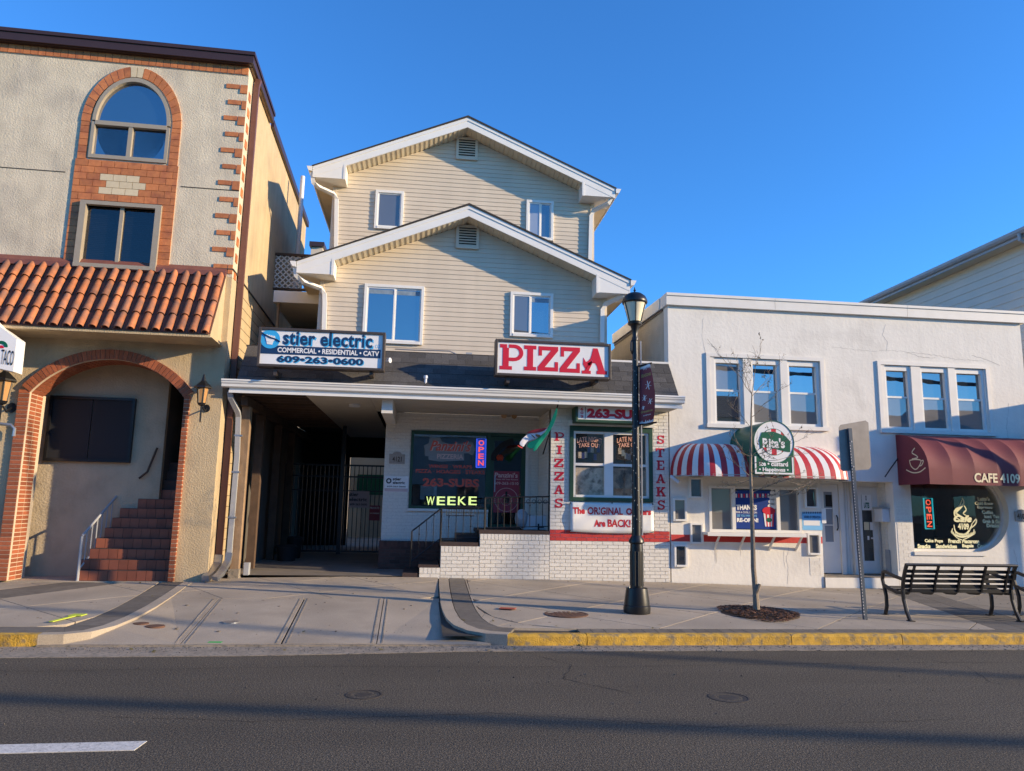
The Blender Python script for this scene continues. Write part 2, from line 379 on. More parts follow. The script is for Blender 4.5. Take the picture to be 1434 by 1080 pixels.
g = MB().box(-400, 400, -300, 900, -.6, -.05).build('ground', mat('far_ground', (.13,.12,.10), .95, .2, .2)); tag(g, kind='structure')
rd = MB().add([(-160,-3.2,0),(160,-3.2,0),(160,8.64,0),(-160,8.64,0),(-160,-3.2,-.04),(160,-3.2,-.04),(160,8.64,-.04),(-160,8.64,-.04)],
    [(0,1,2,3),(7,6,5,4),(0,4,5,1),(3,2,6,7)]).build('road', K['asphalt'], kind='structure')
# a wider gutter pan on the left where the concrete spreads into the road
gt = MB().prismz([(-160,8.55),(-8,8.55),(-4.5,8.36),(-1.8,8.42),(.4,8.6),(.4,8.97),(-160,8.97)], -.03, .005)
gt.prismz([(.404,8.62),(160,8.62),(160,8.97),(.404,8.97)], -.03, .005)
gut = gt.build('gutter', K['concrete_old'], kind='structure')
# bed under the paving
def sheet(x0,x1,y0,y1,zf,nx,ny,dz=-.03):
    b = MB(); vs=[]; fs=[]
    for j in range(ny+1):
        for i in range(nx+1):
            x=x0+(x1-x0)*i/nx; y=y0+(y1-y0)*j/ny; vs.append((x,y,zf(x,y)+dz))
    for j in range(ny):
        for i in range(nx): a=j*(nx+1)+i; fs.append((a,a+1,a+nx+2,a+nx+1))
    return b.add(vs,fs)
walk = sheet(.3,60,9.05,14.3,zs,60,6).build('sidewalk', K['joint'], kind='structure')
walkl = sheet(-60,-3.9,9.05,13.9,zs,60,6)
walkl = walkl.build('sidewalk', K['joint'], kind='structure')
drive = sheet(-4.35,.62,8.97,14.3,zd,30,14,-.025).build('driveway', K['joint'], kind='structure')
def slab(poly, zf, gap, th, name, m, parent):
    n_ = len(poly); cr_ = [(poly[(i+1)%n_][0]-poly[i][0])*(poly[(i+2)%n_][1]-poly[(i+1)%n_][1])-(poly[(i+1)%n_][1]-poly[i][1])*(poly[(i+2)%n_][0]-poly[(i+1)%n_][0]) for i in range(n_)]
    p = poly if min(cr_) < -1e-6 else shrink(poly, gap)
    if len(p) < 3 or abs(area(p)) < .01: return
    # split long slabs is not needed: the surfaces are nearly flat
    return MB().prismz(p, lambda x,y: zf(x,y)-th, lambda x,y: zf(x,y)).build(name, m, parent)
def diamonds(region, zf, m, parent, side=1.49, org=(4.08,10.42), ang=45, name='paving_slab'):
    if area(region) < 0: region = region[::-1]
    u = Vector((math.cos(R(ang)), math.sin(R(ang))))*side; v = Vector((-u.y, u.x)); o = Vector(org)
    for i in range(-14, 15):
        for j in range(-14, 15):
            c = o+u*i+v*j
            q = [tuple(c), tuple(c+u), tuple(c+u+v), tuple(c+v)]
            q = clip_to(q, region)
            if len(q) >= 3 and abs(area(q)) > .02: slab(q, zf, .008, .05, name, m, parent)
regA = [(.86,13.96),(.80,11.1),(.98,10.15),(1.35,9.62),(1.9,9.34),(7.6,9.34),(8.9,13.96)]
diamonds(regA, zs, K['concrete'], walk)
K['pave_r'] = mat('brushed_paving', (.225,.195,.155), .92, .14, 3, .3, 120, rnd=.07)
diamonds([(8.4,9.34),(15.5,9.34),(15.5,13.96),(9.7,13.96)], zs, K['pave_r'], walk, ang=38, org=(8.7,9.6), side=1.7)
# dark cross band of pavers between the two fields
for k in range(11):
    y0 = 9.34 + (13.96-9.34)*k/11; y1 = 9.34 + (13.96-9.34)*(k+1)/11
    for j in range(2):
        xa = lambda y: 7.6+(8.9-7.6)*(y-9.34)/4.62 + j*.4
        slab([(xa(y0),y0),(xa(y0)+.4,y0),(xa(y1)+.4,y1),(xa(y1),y1)], zs, .004, .05, 'paver', K['paver'], walk)
# single row of pavers behind the kerb
x = 1.95
while x < 12.5:
    w = .163; slab([(x,9.09),(x+w,9.09),(x+w,9.335),(x,9.335)], zs, .004, .05, 'paver', K['paver'], walk); x += w
MB().prismz([(12.5,9.09),(60,9.09),(60,13.96),(15.5,13.96),(15.5,9.336),(12.5,9.336)], lambda x,y: zs(x,y)-.05, zs).build('paving_field', K['pave_r'], walk)
def band(path_out, path_in, zf, n_name, m, parent, gap=.004, th=.05):
    for i in range(len(path_out)-1):
        q = [path_out[i], path_out[i+1], path_in[i+1], path_in[i]]
        if area(q) < 0: q = q[::-1]
        slab(q, zf, gap, th, n_name, m, parent)
def offset(path, d):
    out = []
    for i, p in enumerate(path):
        a = Vector(path[max(i-1,0)]); b = Vector(path[min(i+1,len(path)-1)]); t = (b-a).normalized()
        out.append((p[0]+t.y*d, p[1]-t.x*d))
    return out
# kerb return on the right of the driveway (from the wall out to the road, curving right)
kr = [(.36,13.95),(.34,12.9),(.33,12.0),(.325,11.2),(.335,10.6),(.37,10.0),(.45,9.55),(.60,9.22),(.80,9.03),(1.05,8.95)]
krL = offset(kr, 0); kri = offset(kr, -.17)
def kerb(path, w, zt, zb, name, m, parent=None, gap=.0):
    ins = offset(path, w)
    b = MB()
    for i in range(len(path)-1):
        q = [path[i], path[i+1], ins[i+1], ins[i]]
        if area(q) < 0: q = q[::-1]
        b.prismz(q, lambda x,y: zb(x,y)-.08, lambda x,y: zt(x,y)+.004)
    return b.build(name, m, parent, kind=None)
curbs = MB().box(.45,.5,9.2,9.25,-.2,-.1).build('curb', K['concrete_old'], kind='structure')
kerb(kr, -.17, zs, zd, 'curb_return', K['concrete'], curbs)
band(offset(kr,-.18), offset(kr,-.46), zs, 'paver', K['paver'], walk, .003)
band(offset(kr,-.465), [(.85,13.95),(.84,12.9),(.83,12.0),(.82,11.2),(.84,10.75),(.90,10.4),(1.0,10.1),(1.2,9.78),(1.5,9.5),(1.93,9.34)], zs, 'edge_slab', K['concrete'], walk, .004)
kx = [.0,1.05,2.0,4.55,6.0,7.9,10.5,13.0,15.5,18,21]
for a, b_ in zip(kx[1:], kx[2:]):
    bb = MB().prismx([(8.945,-.08),(8.955,.10),(8.975,.128),(9.085,.128),(9.085,-.08)], a+.005, b_-.005)
    bb.build('curb_stone', K['yellow'], curbs)
# left kerb
kl = [(-60,8.95),(-12,8.95),(-8,8.95),(-6,8.95),(-4.9,8.95),(-4.1,8.955),(-3.85,8.99),(-3.63,9.15),(-3.51,9.5),(-3.48,10.1),(-3.52,10.9),(-3.62,11.9),(-3.74,12.9),(-3.83,13.75)]
kerb(kl[:6], -.15, lambda x,y:.124, lambda x,y:0, 'curb_stone', K['yellow'], curbs)
kerb(kl[5:], -.15, zs, lambda x,y: zd(x,y) if y>9 else 0, 'curb_return', K['concrete'], curbs)
kin = offset(kl, -.155); kin2 = offset(kl, -.50)
for i in range(1, len(kl)-1):
    n = max(1, int((Vector(kin[i+1])-Vector(kin[i])).length/.4)) if kl[i][0] > -12.1 else 1
    for k in range(n):
        f = lambda A,t: (A[i][0]+(A[i+1][0]-A[i][0])*t, A[i][1]+(A[i+1][1]-A[i][1])*t)
        q = [f(kin,k/n), f(kin,(k+1)/n), f(kin2,(k+1)/n), f(kin2,k/n)]
        if area(q) < 0: q = q[::-1]
        slab(q, zs, .003, .05, 'paver', K['paver'], walkl)
# left field of slabs with a diagonal dark band
regL = [(-12,9.46),(-4.35,9.46),(-4.1,9.62),(-3.99,10.1),(-4.02,10.9),(-4.13,11.95),(-4.34,13.45),(-12,13.2)]
bandpts = ((-7.6,9.3),(-5.35,13.4)); bw = .85
def side_of(poly, left):
    a, b = bandpts; d = (Vector(b)-Vector(a)).normalized(); nrm = Vector((-d.y, d.x))
    if left: a2 = Vector(a)+nrm*bw/2; b2 = Vector(b)+nrm*bw/2; return clip(poly, tuple(a2), tuple(b2))
    a2 = Vector(a)-nrm*bw/2; b2 = Vector(b)-nrm*bw/2; return clip(poly, tuple(b2), tuple(a2))
if area(regL) < 0: regL = regL[::-1]
diamonds(side_of(regL, True), zs, K['concrete'], walkl, side=1.7, org=(-6.3,10.9))
diamonds(side_of(regL, False), zs, K['concrete'], walkl, side=1.7, org=(-5.2,10.9))
a, b_ = Vector(bandpts[0]), Vector(bandpts[1]); d_ = (b_-a).normalized(); nn = Vector((-d_.y, d_.x)); L_ = (b_-a).length
for k in range(9):
    for j in (-1, 0):
        p = a+d_*(L_*k/9); q_ = a+d_*(L_*(k+1)/9)
        q = clip_to([tuple(p+nn*bw/2*j), tuple(q_+nn*bw/2*j), tuple(q_+nn*bw/2*(j+1)), tuple(p+nn*bw/2*(j+1))][::-1], regL)
        if len(q) >= 3: slab(q, zs, .004, .05, 'paver', K['paver'], walkl)
MB().prismz([(-60,9.46),(-12.01,9.46),(-12.01,13.2),(-60,13.2)], lambda x,y: zs(x,y)-.05, zs).build('paving_field', K['concrete'], walkl)
# driveway: long apron slabs, then diamonds up to the garage
ys = 11.75
jx = [(-4.3,-3.78),(-2.98,-3.3),(-1.98,-2.05),(-.62,-.73),(.42,.34)]
leftb = [(-4.15,8.98),(-3.9,9.2),(-3.66,9.7),(-3.6,10.4),(-3.64,11.2),(-3.7,ys)]
aprons = [[(-2.62,8.98),(-2.93,ys),(-3.6,ys),(-3.51,10.9),(-3.465,10.1),(-3.5,9.5),(-3.62,9.14),(-3.84,8.985)],
          [(-2.62,8.98),(-1.52,8.98),(-1.69,ys),(-2.93,ys)],
          [(-1.52,8.98),(-.45,8.98),(-.51,ys),(-1.69,ys)],
          [(-.45,8.98),(.86,8.98),(.66,9.12),(.44,9.5),(.35,10.0),(.32,10.6),(.31,11.2),(.315,ys),(-.51,ys)]]
for q in aprons:
    if area(q) < 0: q = q[::-1]
    slab(q, zd, .012, .04, 'apron_slab', K['concrete'], drive)
# raised double joints between the aprons
for (x0, x1) in ((-2.62,-2.93),(-1.52,-1.69),(-.45,-.51)):
    for s in (-.06, .055):
        MB().prismz([(x0+s-.008,9.0),(x0+s+.008,9.0),(x1+s+.008,ys-.05),(x1+s-.008,ys-.05)], lambda x,y: zd(x,y)-.02, lambda x,y: zd(x,y)+.004).build('joint_seal', K['concrete_old'], drive)
diamonds([(-3.61,ys+.01),(.315,ys+.01),(.335,12.9),(.35,13.99),(-3.86,13.99),(-3.74,12.9)], zd, K['concrete'], drive, side=1.3, org=(-1.6,12.2), ang=35)
MB().prismz([(-4.1,8.93),(.7,8.93),(.7,8.985),(-4.1,8.985)], -.03, .022).build('apron_lip', K['concrete_old'], drive)
gf = MB().add([(-3.49,14.0,.31),(.36,14.0,.31),(.36,40,.62),(-3.49,40,.62)],[(0,1,2,3)]).build('garage_floor', mat('garage_concrete', (.20,.175,.15), .85, .25, 2, .3, 90), kind='structure')
# road paint, covers and utility marks
lane = MB().prismz([G(-300,1063.5,0),G(188,1051.3,0),G(206,1038.5,0),G(-300,1051,0)], .0, .004)
tag(lane.build('lane_line', K['lane']), 'white painted lane line on the road at lower left', 'road marking')
def cover(x, y, z, r, label, m, group=None):
    t = thing('manhole_cover', label, 'manhole cover', (x,y,z))
    MB().lathe([(r*1.12,0+z-.01),(r*1.12,z+.003),(r,z+.003),(r,z-.004)],x,y,28).build('frame_ring', m, t)
    b = MB().lathe([(r*.99,z-.01),(r*.99,z+.0),(0.001,z+.0)],x,y,28)
    for i in range(-3,4):
        for j in range(-3,4):
            if i*i+j*j < 11: b.box(x+i*r/4.2-r*.08,x+i*r/4.2+r*.08,y+j*r/4.2-r*.08,y+j*r/4.2+r*.08,z,z+.003)
    if r < .2:
        b = MB().lathe([(r*.99,z-.01),(r*.98,z+.001),(r*.8,z+.001),(r*.78,z-.003),(r*.55,z-.003),(r*.53,z+.001),(r*.25,z+.001),(.001,z+.001)],x,y,28)
    b.build('lid', m, t)
cover(2.02,10.35,zs(2,10.35)+.004,.27,'rust brown round cover in the sidewalk left of the lamp post',K['iron'])
cover(-.43,6.77,.0,.14,'small dark round cover in the road left of centre',K['ironroad'])
cover(2.73,6.55,.0,.16,'small dark round cover in the road right of centre',K['ironroad'])
for (px,py,r,lb,mm) in ((197,877,.09,'small rusty valve lid on the driveway apron, left of a pair',K['iron']),(217,879,.11,'rusty valve lid ringed in red on the driveway apron, right of a pair',K['iron']),(323,873,.10,'pale round valve lid on the second apron slab',K['steel'])):
    x, y = G(px, py, .08); z = zd(x, y)
    tag(MB().lathe([(r,z-.02),(r,z+.004),(.001,z+.006)],x,y,20).build('valve_lid', mm), lb, 'valve lid')
def spray(pts, w, z, m, label):
    b = MB()
    for (a, c) in zip(pts, pts[1:]):
        a = Vector(a); c = Vector(c); d = (c-a).normalized(); n = Vector((-d.y, d.x))*w/2
        b.prismz([tuple(a+n), tuple(a-n), tuple(c-n), tuple(c+n)], z-.004, z+.005)
    tag(b.build('utility_mark', m), label, 'spray mark')
spray([G(71,873,.14),G(103,864,.15),G(115,861,.15)],.05,zs(-4.9,10.5)+.001,K['spray_y'],'lime green arrow sprayed on the left sidewalk slab')
spray([G(104,864,.15),G(113,861.5,.15)],.16,zs(-4.9,10.6)+.002,K['spray_y'],'lime green arrow head blob on the left sidewalk')
spray([G(160,900,.03),G(170,896,.03)],.13,.027,K['skyspray_g'],'green spray mark at the left of the driveway lip')
spray([G(300,900,.03),G(312,894,.03)],.15,.027,K['skyspray_g'],'green spray mark at the middle of the driveway lip')
spray([G(700,851,.2),G(722,852,.2)],.14,zs(1.4,11.2)+.001,K['spray_r'],'red spray mark on the sidewalk beside the kerb return')

# cracks, grit and a few leaves
def crack(pts, w, z, parent, m):
    b = MB(); out = []
    for (a, c) in zip(pts, pts[1:]):
        a = Vector(a); c = Vector(c); n = max(3, int((c-a).length/.09))
        for k in range(n): out.append(a.lerp(c, k/n)+Vector((random.uniform(-1,1),random.uniform(-1,1)))*.018)
    out.append(Vector(pts[-1]))
    for (a, c) in zip(out, out[1:]):
        d = (c-a).normalized(); n = Vector((-d.y,d.x))*w*random.uniform(.3,1)/2; b.add([(*(a+n),z),(*(a-n),z),(*(c-n),z),(*(c+n),z)],[(0,1,2,3)])
    return b.build('crack', m, parent)
K['crack'] = mat('crack_dark', (.022,.019,.016), .95)
crack([(-6,7.9),(-3.5,7.75),(-1,7.9),(2,7.8),(5,7.95),(9,7.85)],.010,.002,rd,K['crack'])
crack([(1.2,8.6),(1.6,7.9),(1.4,7.3),(1.9,6.7)],.012,.002,rd,K['crack'])
crack([(-2.3,6.2),(-1.2,6.0),(.6,6.15),(2.2,5.7),(4.4,5.8)],.008,.002,rd,K['crack'])
crack([(-4.5,8.4),(-4.1,7.4),(-4.4,6.6)],.010,.002,rd,K['crack'])
crack([(5.5,8.5),(5.9,7.7),(5.6,7.0),(6.4,6.4)],.010,.002,rd,K['crack'])
K['patch'] = mat('asphalt_patch', (.062,.054,.044), .92, .2, 2, 2.0, 70, grain=.5)
if False: MB().prismz([(1.95,6.2),(3.5,6.15),(3.55,6.95),(2.0,7.0)],-.01,.0022).build('asphalt_patch', mat('asphalt_patch_b', (.092,.078,.062), .92, .2, 2, 2.2, 70, grain=.5), rd)
gr = MB(); lf = MB()
for k in range(2600):
    x = random.uniform(-7, 11); y = 8.9-abs(random.gauss(0,.16)); s = random.uniform(.003,.011)
    if random.random() < .12: y = random.uniform(6,8.9)
    gr.add([(x-s,y,.004),(x+s*.6,y-s,.004),(x+s*.5,y+s,.004),(x,y,.004+s)],[(0,1,3),(1,2,3),(2,0,3)])
for k in range(420):
    x = random.uniform(-5.5, 12); y = random.uniform(9.2,13.9); z = (zd(x,y) if -3.5 < x < .3 else zs(x,y))+.004; s = random.uniform(.004,.012)
    gr.add([(x-s,y,z),(x+s*.6,y-s,z),(x+s*.5,y+s,z),(x,y,z+s*.6)],[(0,1,3),(1,2,3),(2,0,3)])
tag(gr.build('gutter_grit', mat('grit', (.16,.13,.10), .95, island=.6)), 'loose grit and small stones along the gutter', 'grit', kind='stuff')
for k in range(60):
    x = random.uniform(-5.5, 12); y = random.choice((random.uniform(8.6,8.93), random.uniform(9.2,13.9), random.uniform(12.9,13.9))); z = (0.006 if y < 8.95 else (zd(x,y) if -3.5 < x < .3 else zs(x,y)))+.004
    a = random.uniform(0,6.28); l = random.uniform(.02,.045); c_, s_ = math.cos(a)*l, math.sin(a)*l
    lf.add([(x-c_,y-s_,z),(x+s_*.5,y-c_*.5,z+.008),(x+c_,y+s_,z+.012),(x-s_*.5,y+c_*.5,z+.004)],[(0,1,2,3)])
tag(lf.build('fallen_leaves', K['leaf']), 'few dry leaves scattered on the pavement and gutter', 'leaves', kind='stuff')
K['stain'] = mat('gum_stain', (.15,.13,.11), .9)
for k in range(90):
    x = random.uniform(-6, 12); y = random.uniform(9.4, 13.8); z = (zd(x,y) if -3.5 < x < .3 else zs(x,y)); r = random.uniform(.008,.022)
    if .2 < x < .95 or -4.4 < x < -3.4: continue
    MB().prismz([(x+r*math.cos(t)*1.2,y+r*math.sin(t)) for t in (0,1.05,2.1,3.14,4.2,5.2)], lambda x,y: z-.01, lambda x,y: z+.0025).build('gum_spot', K['stain'], walk if x > .3 else (drive if x > -3.6 else walkl))
# ================================================================== LEFT: stucco building with arch and clay tile awning
FL = Matrix.Translation((-3.585, 13.5, 0)) @ Matrix.Rotation(R(1.3), 4, 'Z')
setframe(FL)
LB = thing('stucco_building', 'tan stucco building with a brick arch, clay tile awning and tall arched window', 'building', (0,0,.2))
# local frame: x runs left from the corner (x = 0), y = 0 is the street face, side wall at x = 0
zf = 5.62                       # floor line where the tile awning meets the wall
aL = P(43, 560, 0)[0]; aR = P(259, 560, 0)[0]
aLo = P(27, 560, 0)[0]; aRo = P(267, 560, 0)[0]
zspr = (P(46.8, 553.6, 0)[1]+P(260,553.6,0)[1])/2; zapx = P(150, 503.5, 0)[1]
aC = (aL+aR)/2; aH = (aR-aL)/2
def arch_z(x, grow=0.0):        # segmental arch curve
    h = zapx+grow - (zspr+grow*.6); w = aH+grow; u = max(-1, min(1, (x-aC)/w))
    r = (w*w+h*h)/(2*h); return zapx+grow - r + math.sqrt(max(0, r*r-(u*w)**2))
NB = 26; TH = .42
b = MB()
b.box(-9.0, aL, 0, TH, .05, zf); b.box(aR, 0, 0, TH, .05, zf)
for k in range(NB):
    xa = aL+(aR-aL)*k/NB; xb = aL+(aR-aL)*(k+1)/NB
    b.prism([(xa,arch_z(xa)),(xb,arch_z(xb)),(xb,zf),(xa,zf)], 0, TH)
b.build('lower_wall', K['stucco_low'], LB)
# upper wall with window holes
wy0, wy1 = 0, .34
w1 = box4(127, 170, 237, 226, 0); w2 = box4(113, 291, 221, 373, 0)
_, zc = P(183, 160, 0); zt1 = P(184, 112, 0)[1]
holes = [(w1[0], w1[1], w1[2], zt1+.0), (w2[0], w2[1], w2[2], w2[3])]
def wall_holes(b, x0, x1, z0, z1, y0, y1, holes):
    xs = sorted(set([x0,x1]+[v for h in holes for v in h[:2] if x0<v<x1])); zs_ = sorted(set([z0,z1]+[v for h in holes for v in h[2:4] if z0<v<z1]))
    for j in range(len(zs_)-1):
        run = None
        for i in range(len(xs)-1):
            cx, cz = (xs[i]+xs[i+1])/2, (zs_[j]+zs_[j+1])/2
            solid = not any(h[0]<cx<h[1] and h[2]<cz<h[3] for h in holes)
            if solid: run = [run[0] if run else xs[i], xs[i+1]]
            if (not solid or i == len(xs)-2) and run: b.box(run[0], run[1], y0, y1, zs_[j], zs_[j+1]); run = None
    return b
ZT = P(177,57,-.16)[1]-.17
xt0, _ = P(91, 300, 0); xt1, _ = P(243, 300, 0)     # tiled panel edges, lower part
ub = MB(); wall_holes(ub, -9.0, 0, zf+.001, ZT, wy0, wy1, holes)
ub.build('upper_wall', K['stucco_up'], LB)
# control joint in the upper stucco
zj = P(50, 238, 0)[1]
MB().box(-9, xt0-.08, -.006, .0, zj-.008, zj+.008).build('control_joint', K['joint'], LB)
MB().box(xt1+.08, -.0, -.006, .0, zj-.12, zj-.104).build('control_joint', K['joint'], LB)
# body behind: side wall (upper stucco, lower block) and back
SD = 8.3
MB().box(-.28, -.001, wy1+.001, SD, zf+.15, ZT).build('side_wall', K['stucco_low'], LB)
MB().box(-.28, .0, TH+.001, SD, .05, zf+.149).build('block_wall', K['cmu'], LB)
bl = MB()
z = .3
k = 0
while z < zf: bl.box(-.01, .004, TH+.01, SD, z-.004, z+.004); z += .2
bl.build('block_joint', K['joint'], LB)
MB().box(-9, -.3, 3.3, SD, .05, ZT).build('rear_body', K['stucco_low'], LB)
MB().box(-9, -.29, wy1+.002, SD, ZT-.1, ZT-.02).build('roof_deck', K['roofdark'], LB)
MB().box(-.3, .02, -.02, SD+.02, zf+.13, zf+.155).build('belt_strip', K['joint'], LB)
# eaves: brown fascia with overhang
zr = P(177,57,-.16)[1]
e = MB(); e.box(-9.2, .10, -.16, -.12, zr-.20, zr); e.box(.06, .10, -.119, 2.1, zr-.20, zr); e.box(.0, .07, 2.3, SD+.1, ZT-.02, ZT+.14)
e.box(-9.2, .125, -.185, -.161, zr-.05, zr+.02); e.box(.101, .125, -.16, 2.1, zr-.05, zr+.02)
e.build('fascia', K['brown'], LB)
MB().box(-9.2, .059, -.119, 2.1, zr-.12, zr-.02).build('roof', K['roofdark'], LB)
MB().box(-9.2, .059, -.119, -.03, zr-.21, zr-.18).build('soffit', K['brown'], LB)
MB().box(.012, .059, .0, 2.1, zr-.21, zr-.18).build('soffit', K['wood'], LB)
# soldier course of tiles under the eaves
ut = unit('facing_tile', K['tile']); ul = unit('facing_tile', K['tilelt'])
zb0, zb1 = P(170, 89, 0)[1], zr-.2
MB().box(-9, .0, -.012, .0, zb0-.012, zb1).build('tile_mortar', K['rmortar'], LB)
x = -.005; 
while x > -5.0:
    w = .128; inst(ut, 'facing_tile', LB, TS(x-w/2, -.028, (zb0+zb1)/2, w-.01, .026, zb1-zb0)); x -= w
# tile surround of the two windows
def tile(x0, x1, z0, z1, lt=False):
    if x1-x0 > .02 and z1-z0 > .02: inst(ul if lt else ut, 'facing_tile', LB, TS((x0+x1)/2, -.028, (z0+z1)/2, x1-x0-.008, .027, z1-z0-.008))
tx0, tx1 = (P(106,240,0)[0]+P(92,360,0)[0])/2, (P(250,240,0)[0]+P(241,370,0)[0])/2
wx0, wx1 = w1[0]-.0, w1[1]+.0
ctr = (wx0+wx1)/2
tx0, tx1 = ctr-(tx1-tx0)/2, ctr+(tx1-tx0)/2
z0 = zf+.12; ts = P(113, 170, 0)[1]
wall_holes(MB(), tx0, tx1, z0, w1[2], -.01, 0, [w2]).box(tx0+.015,wx0,-.01,0,w1[2],ts+.05).box(wx1,tx1-.015,-.01,0,w1[2],ts+.05).build('tile_mortar', K['rmortar'], LB)
lt = box4(149, 242, 202, 277, 0)
hgt = .128; row = 0; z = z0
while z < ts:
    za, zb = z, min(z+hgt, ts)
    if zb > w1[2] - .03:        # beside the upper window: one tile on each side
        a0 = tx0+.02; a1 = tx1-.02
        tile(a0, wx0-.03, za, zb); tile(wx1+.03, a1, za, zb)
    elif za < w2[3]+.02:
        tile(tx0, w2[0]-.03, za, zb); tile(w2[1]+.03, tx1, za, zb)
    else:
        x = tx0 - (.11 if row % 2 else 0)
        while x < tx1:
            a_, c_ = max(x, tx0), min(x+.225, tx1)
            inside = lt[0]-.02 < (a_+c_)/2 < lt[1]+.02 and lt[2] < (za+zb)/2 < lt[3]
            tile(a_, c_, za, zb, inside); x += .225
    z += hgt; row += 1
# arched head of tiles
ri = (wx1-wx0)/2+.04; ro = (tx1-tx0)/2-.02; czz = ts; eh = (zt1+.05-czz)/ri
NT = 22
for k in range(NT):
    t0 = math.pi*k/NT+.006; t1 = math.pi*(k+1)/NT-.006
    key = k in (NT//2, NT//2-1)
    q = [(ctr+r*math.cos(t), czz+r*eh*math.sin(t)*(1.0)) for r, t in ((ri,t0),(ro,t0),(ro,t1),(ri,t1))]
    o = MB().prism(q, -.03, -.002).build('key_tile' if key else 'facing_tile', K['tilelt'] if key else K['tile'], LB)
MB().ring(ctr, czz, ri, ro, -.012, -.001, 30, 0, math.pi, eh).build('tile_mortar', K['rmortar'], LB)
# stucco infill above the arched window head (corners of the square hole)
hb = MB(); rr = (wx1-wx0)/2
for k in range(16):
    t0 = math.pi*k/16; t1 = math.pi*(k+1)/16
    p0 = (ctr+rr*math.cos(t0), czz+rr*eh*math.sin(t0)); p1 = (ctr+rr*math.cos(t1), czz+rr*eh*math.sin(t1))
    top = zt1+.001
    if p0[1] < top or p1[1] < top: hb.prism([p0, (p0[0], top), (p1[0], top), p1], .001, .2)
hb.build('window_spandrel', K['stucco_up'], LB)
K['winframe'] = mat('beige_window_frame', (.33,.28,.21), .5, .06, 8)
wf = MB(); fr = .055
wf.box(wx0,wx0+fr,-.045,.08,w1[2],czz); wf.box(wx1-fr,wx1,-.045,.08,w1[2],czz); wf.box(wx0+fr,wx1-fr,-.045,.08,w1[2],w1[2]+.07)
wf.box(wx0+fr,wx1-fr,-.05,.08,czz-.05,czz+.03); wf.box(ctr-.035,ctr+.035,-.04,.07,w1[2]+.07,czz-.05)
wf.ring(ctr, czz+.03, rr-fr-.005, rr+.0, -.045, .08, 24, 0, math.pi, eh)
aw = wf.build('window', K['winframe'], LB, 'tall arched window with a half round top light')
MB().box(wx0+fr,ctr-.035,.03,.04,w1[2]+.07,czz-.05).build('pane', K['glassblue'], aw)
MB().box(ctr+.035,wx1-fr,.03,.04,w1[2]+.07,czz-.05).build('pane', K['glassblue'], aw)
MB().disc(ctr, czz+.03, rr-fr, (rr-fr)*eh, .03,.04, 40).build('pane', K['glassblue'], aw)
x0,x1,z0_,z1_ = w2
wf = MB(); fo = .06
wf.box(x0-.04,x0+fo,-.09,.08,z0_,z1_).box(x1-fo,x1+.04,-.09,.08,z0_,z1_).box(x0-.04,x1+.04,-.09,.08,z1_-.0,z1_+.07).box(x0-.04,x1+.04,-.1,.08,z0_-.07,z0_)
wf.box((x0+x1)/2-.03,(x0+x1)/2+.03,-.02,.07,z0_,z1_)
sw = wf.build('window', K['winframe'], LB, 'square sliding window with blinds')
MB().box(x0+fo,(x0+x1)/2-.03,.03,.04,z0_,z1_).build('pane', K['glassd'], sw)
MB().box((x0+x1)/2+.03,x1-fo,.03,.04,z0_,z1_).build('pane', K['glassd'], sw)
bl = MB(); z = z0_+.02
K['blind'] = mat('window_blind', (.10,.12,.15), .6, island=.15)
while z < z1_: bl.box(x0+.05, x1-.05, .07, .085, z, z+.026); z += .034
bl.build('blind', K['blind'], sw)
MB().box(-9, -.3, .20, .22, zf+.2, ZT).build('inner_dark', K['dark'], LB)
# corner quoins
uq = unit('quoin_brick', K['tile'])
z = P(322,121,0)[1]; k = 0
while z > zf+.15:
    o_ = .16 if k % 2 == 0 else .02
    bx = -.255 if k % 2 == 0 else -.205
    inst(uq, 'quoin_brick', LB, TS(bx-.01, -.018, z, .24, .02, .085))
    wv = .13 if k % 2 == 0 else .08
    inst(uq, 'quoin_brick', LB, TS(-wv/2, -.019, z-.042, wv, .021, .17))
    inst(uq, 'quoin_brick', LB, TS(.0, .10, z-.10, .02, .16, .16, rx=0))
    z -= .322; k += 1
# ---- clay tile awning
yo, ztop, zbot = -.72, zf+.02, P(150, 462, -.7)[1]
xa0, xa1 = -9.0, -.10
MB().prismx([(0,ztop),(yo,zbot),(yo,zbot-.05),(0,zbot-.05)], xa0, xa1).build('awning_base', K['stucco_low'], LB)
MB().prismx([(-.001,ztop+.15),(-.07,ztop+.06),(-.07,ztop-.03),(-.001,ztop-.0)], xa0, xa1+.0).build('flashing', K['flash'], LB)
slope = math.hypot(yo, ztop-zbot); ang = math.atan2(ztop-zbot, -yo)
def barrel(L):                   # one clay barrel tile, axis along -y (downhill), slightly tapered
    b = MB(); n = 8; pr = []
    for e_, r in ((0, .050), (L, .063)):
        for rr_ in (r, r-.012):
            pr.append([(rr_*math.cos(math.pi*k/n), -e_, rr_*math.sin(math.pi*k/n)*1.05) for k in range(n+1)])
    vs = sum(pr, []); m_ = n+1; fs = []
    for k in range(n):
        fs.append((k, k+1, 2*m_+k+1, 2*m_+k)); fs.append((m_+k+1, m_+k, 3*m_+k, 3*m_+k+1))
        fs.append((2*m_+k, 2*m_+k+1, 3*m_+k+1, 3*m_+k)); fs.append((k+1, k, m_+k, m_+k+1))
    fs += [(0, 2*m_, 3*m_, m_), (n, m_+n, 3*m_+n, 2*m_+n)]
    me = bpy.data.meshes.new('roof_tile'); me.from_pydata(vs, [], fs); me.materials.append(K['rooftile'])
    for p in me.polygons: p.use_smooth = True
    try: me.set_sharp_from_angle(angle=R(40))
    except Exception: pass
    return me
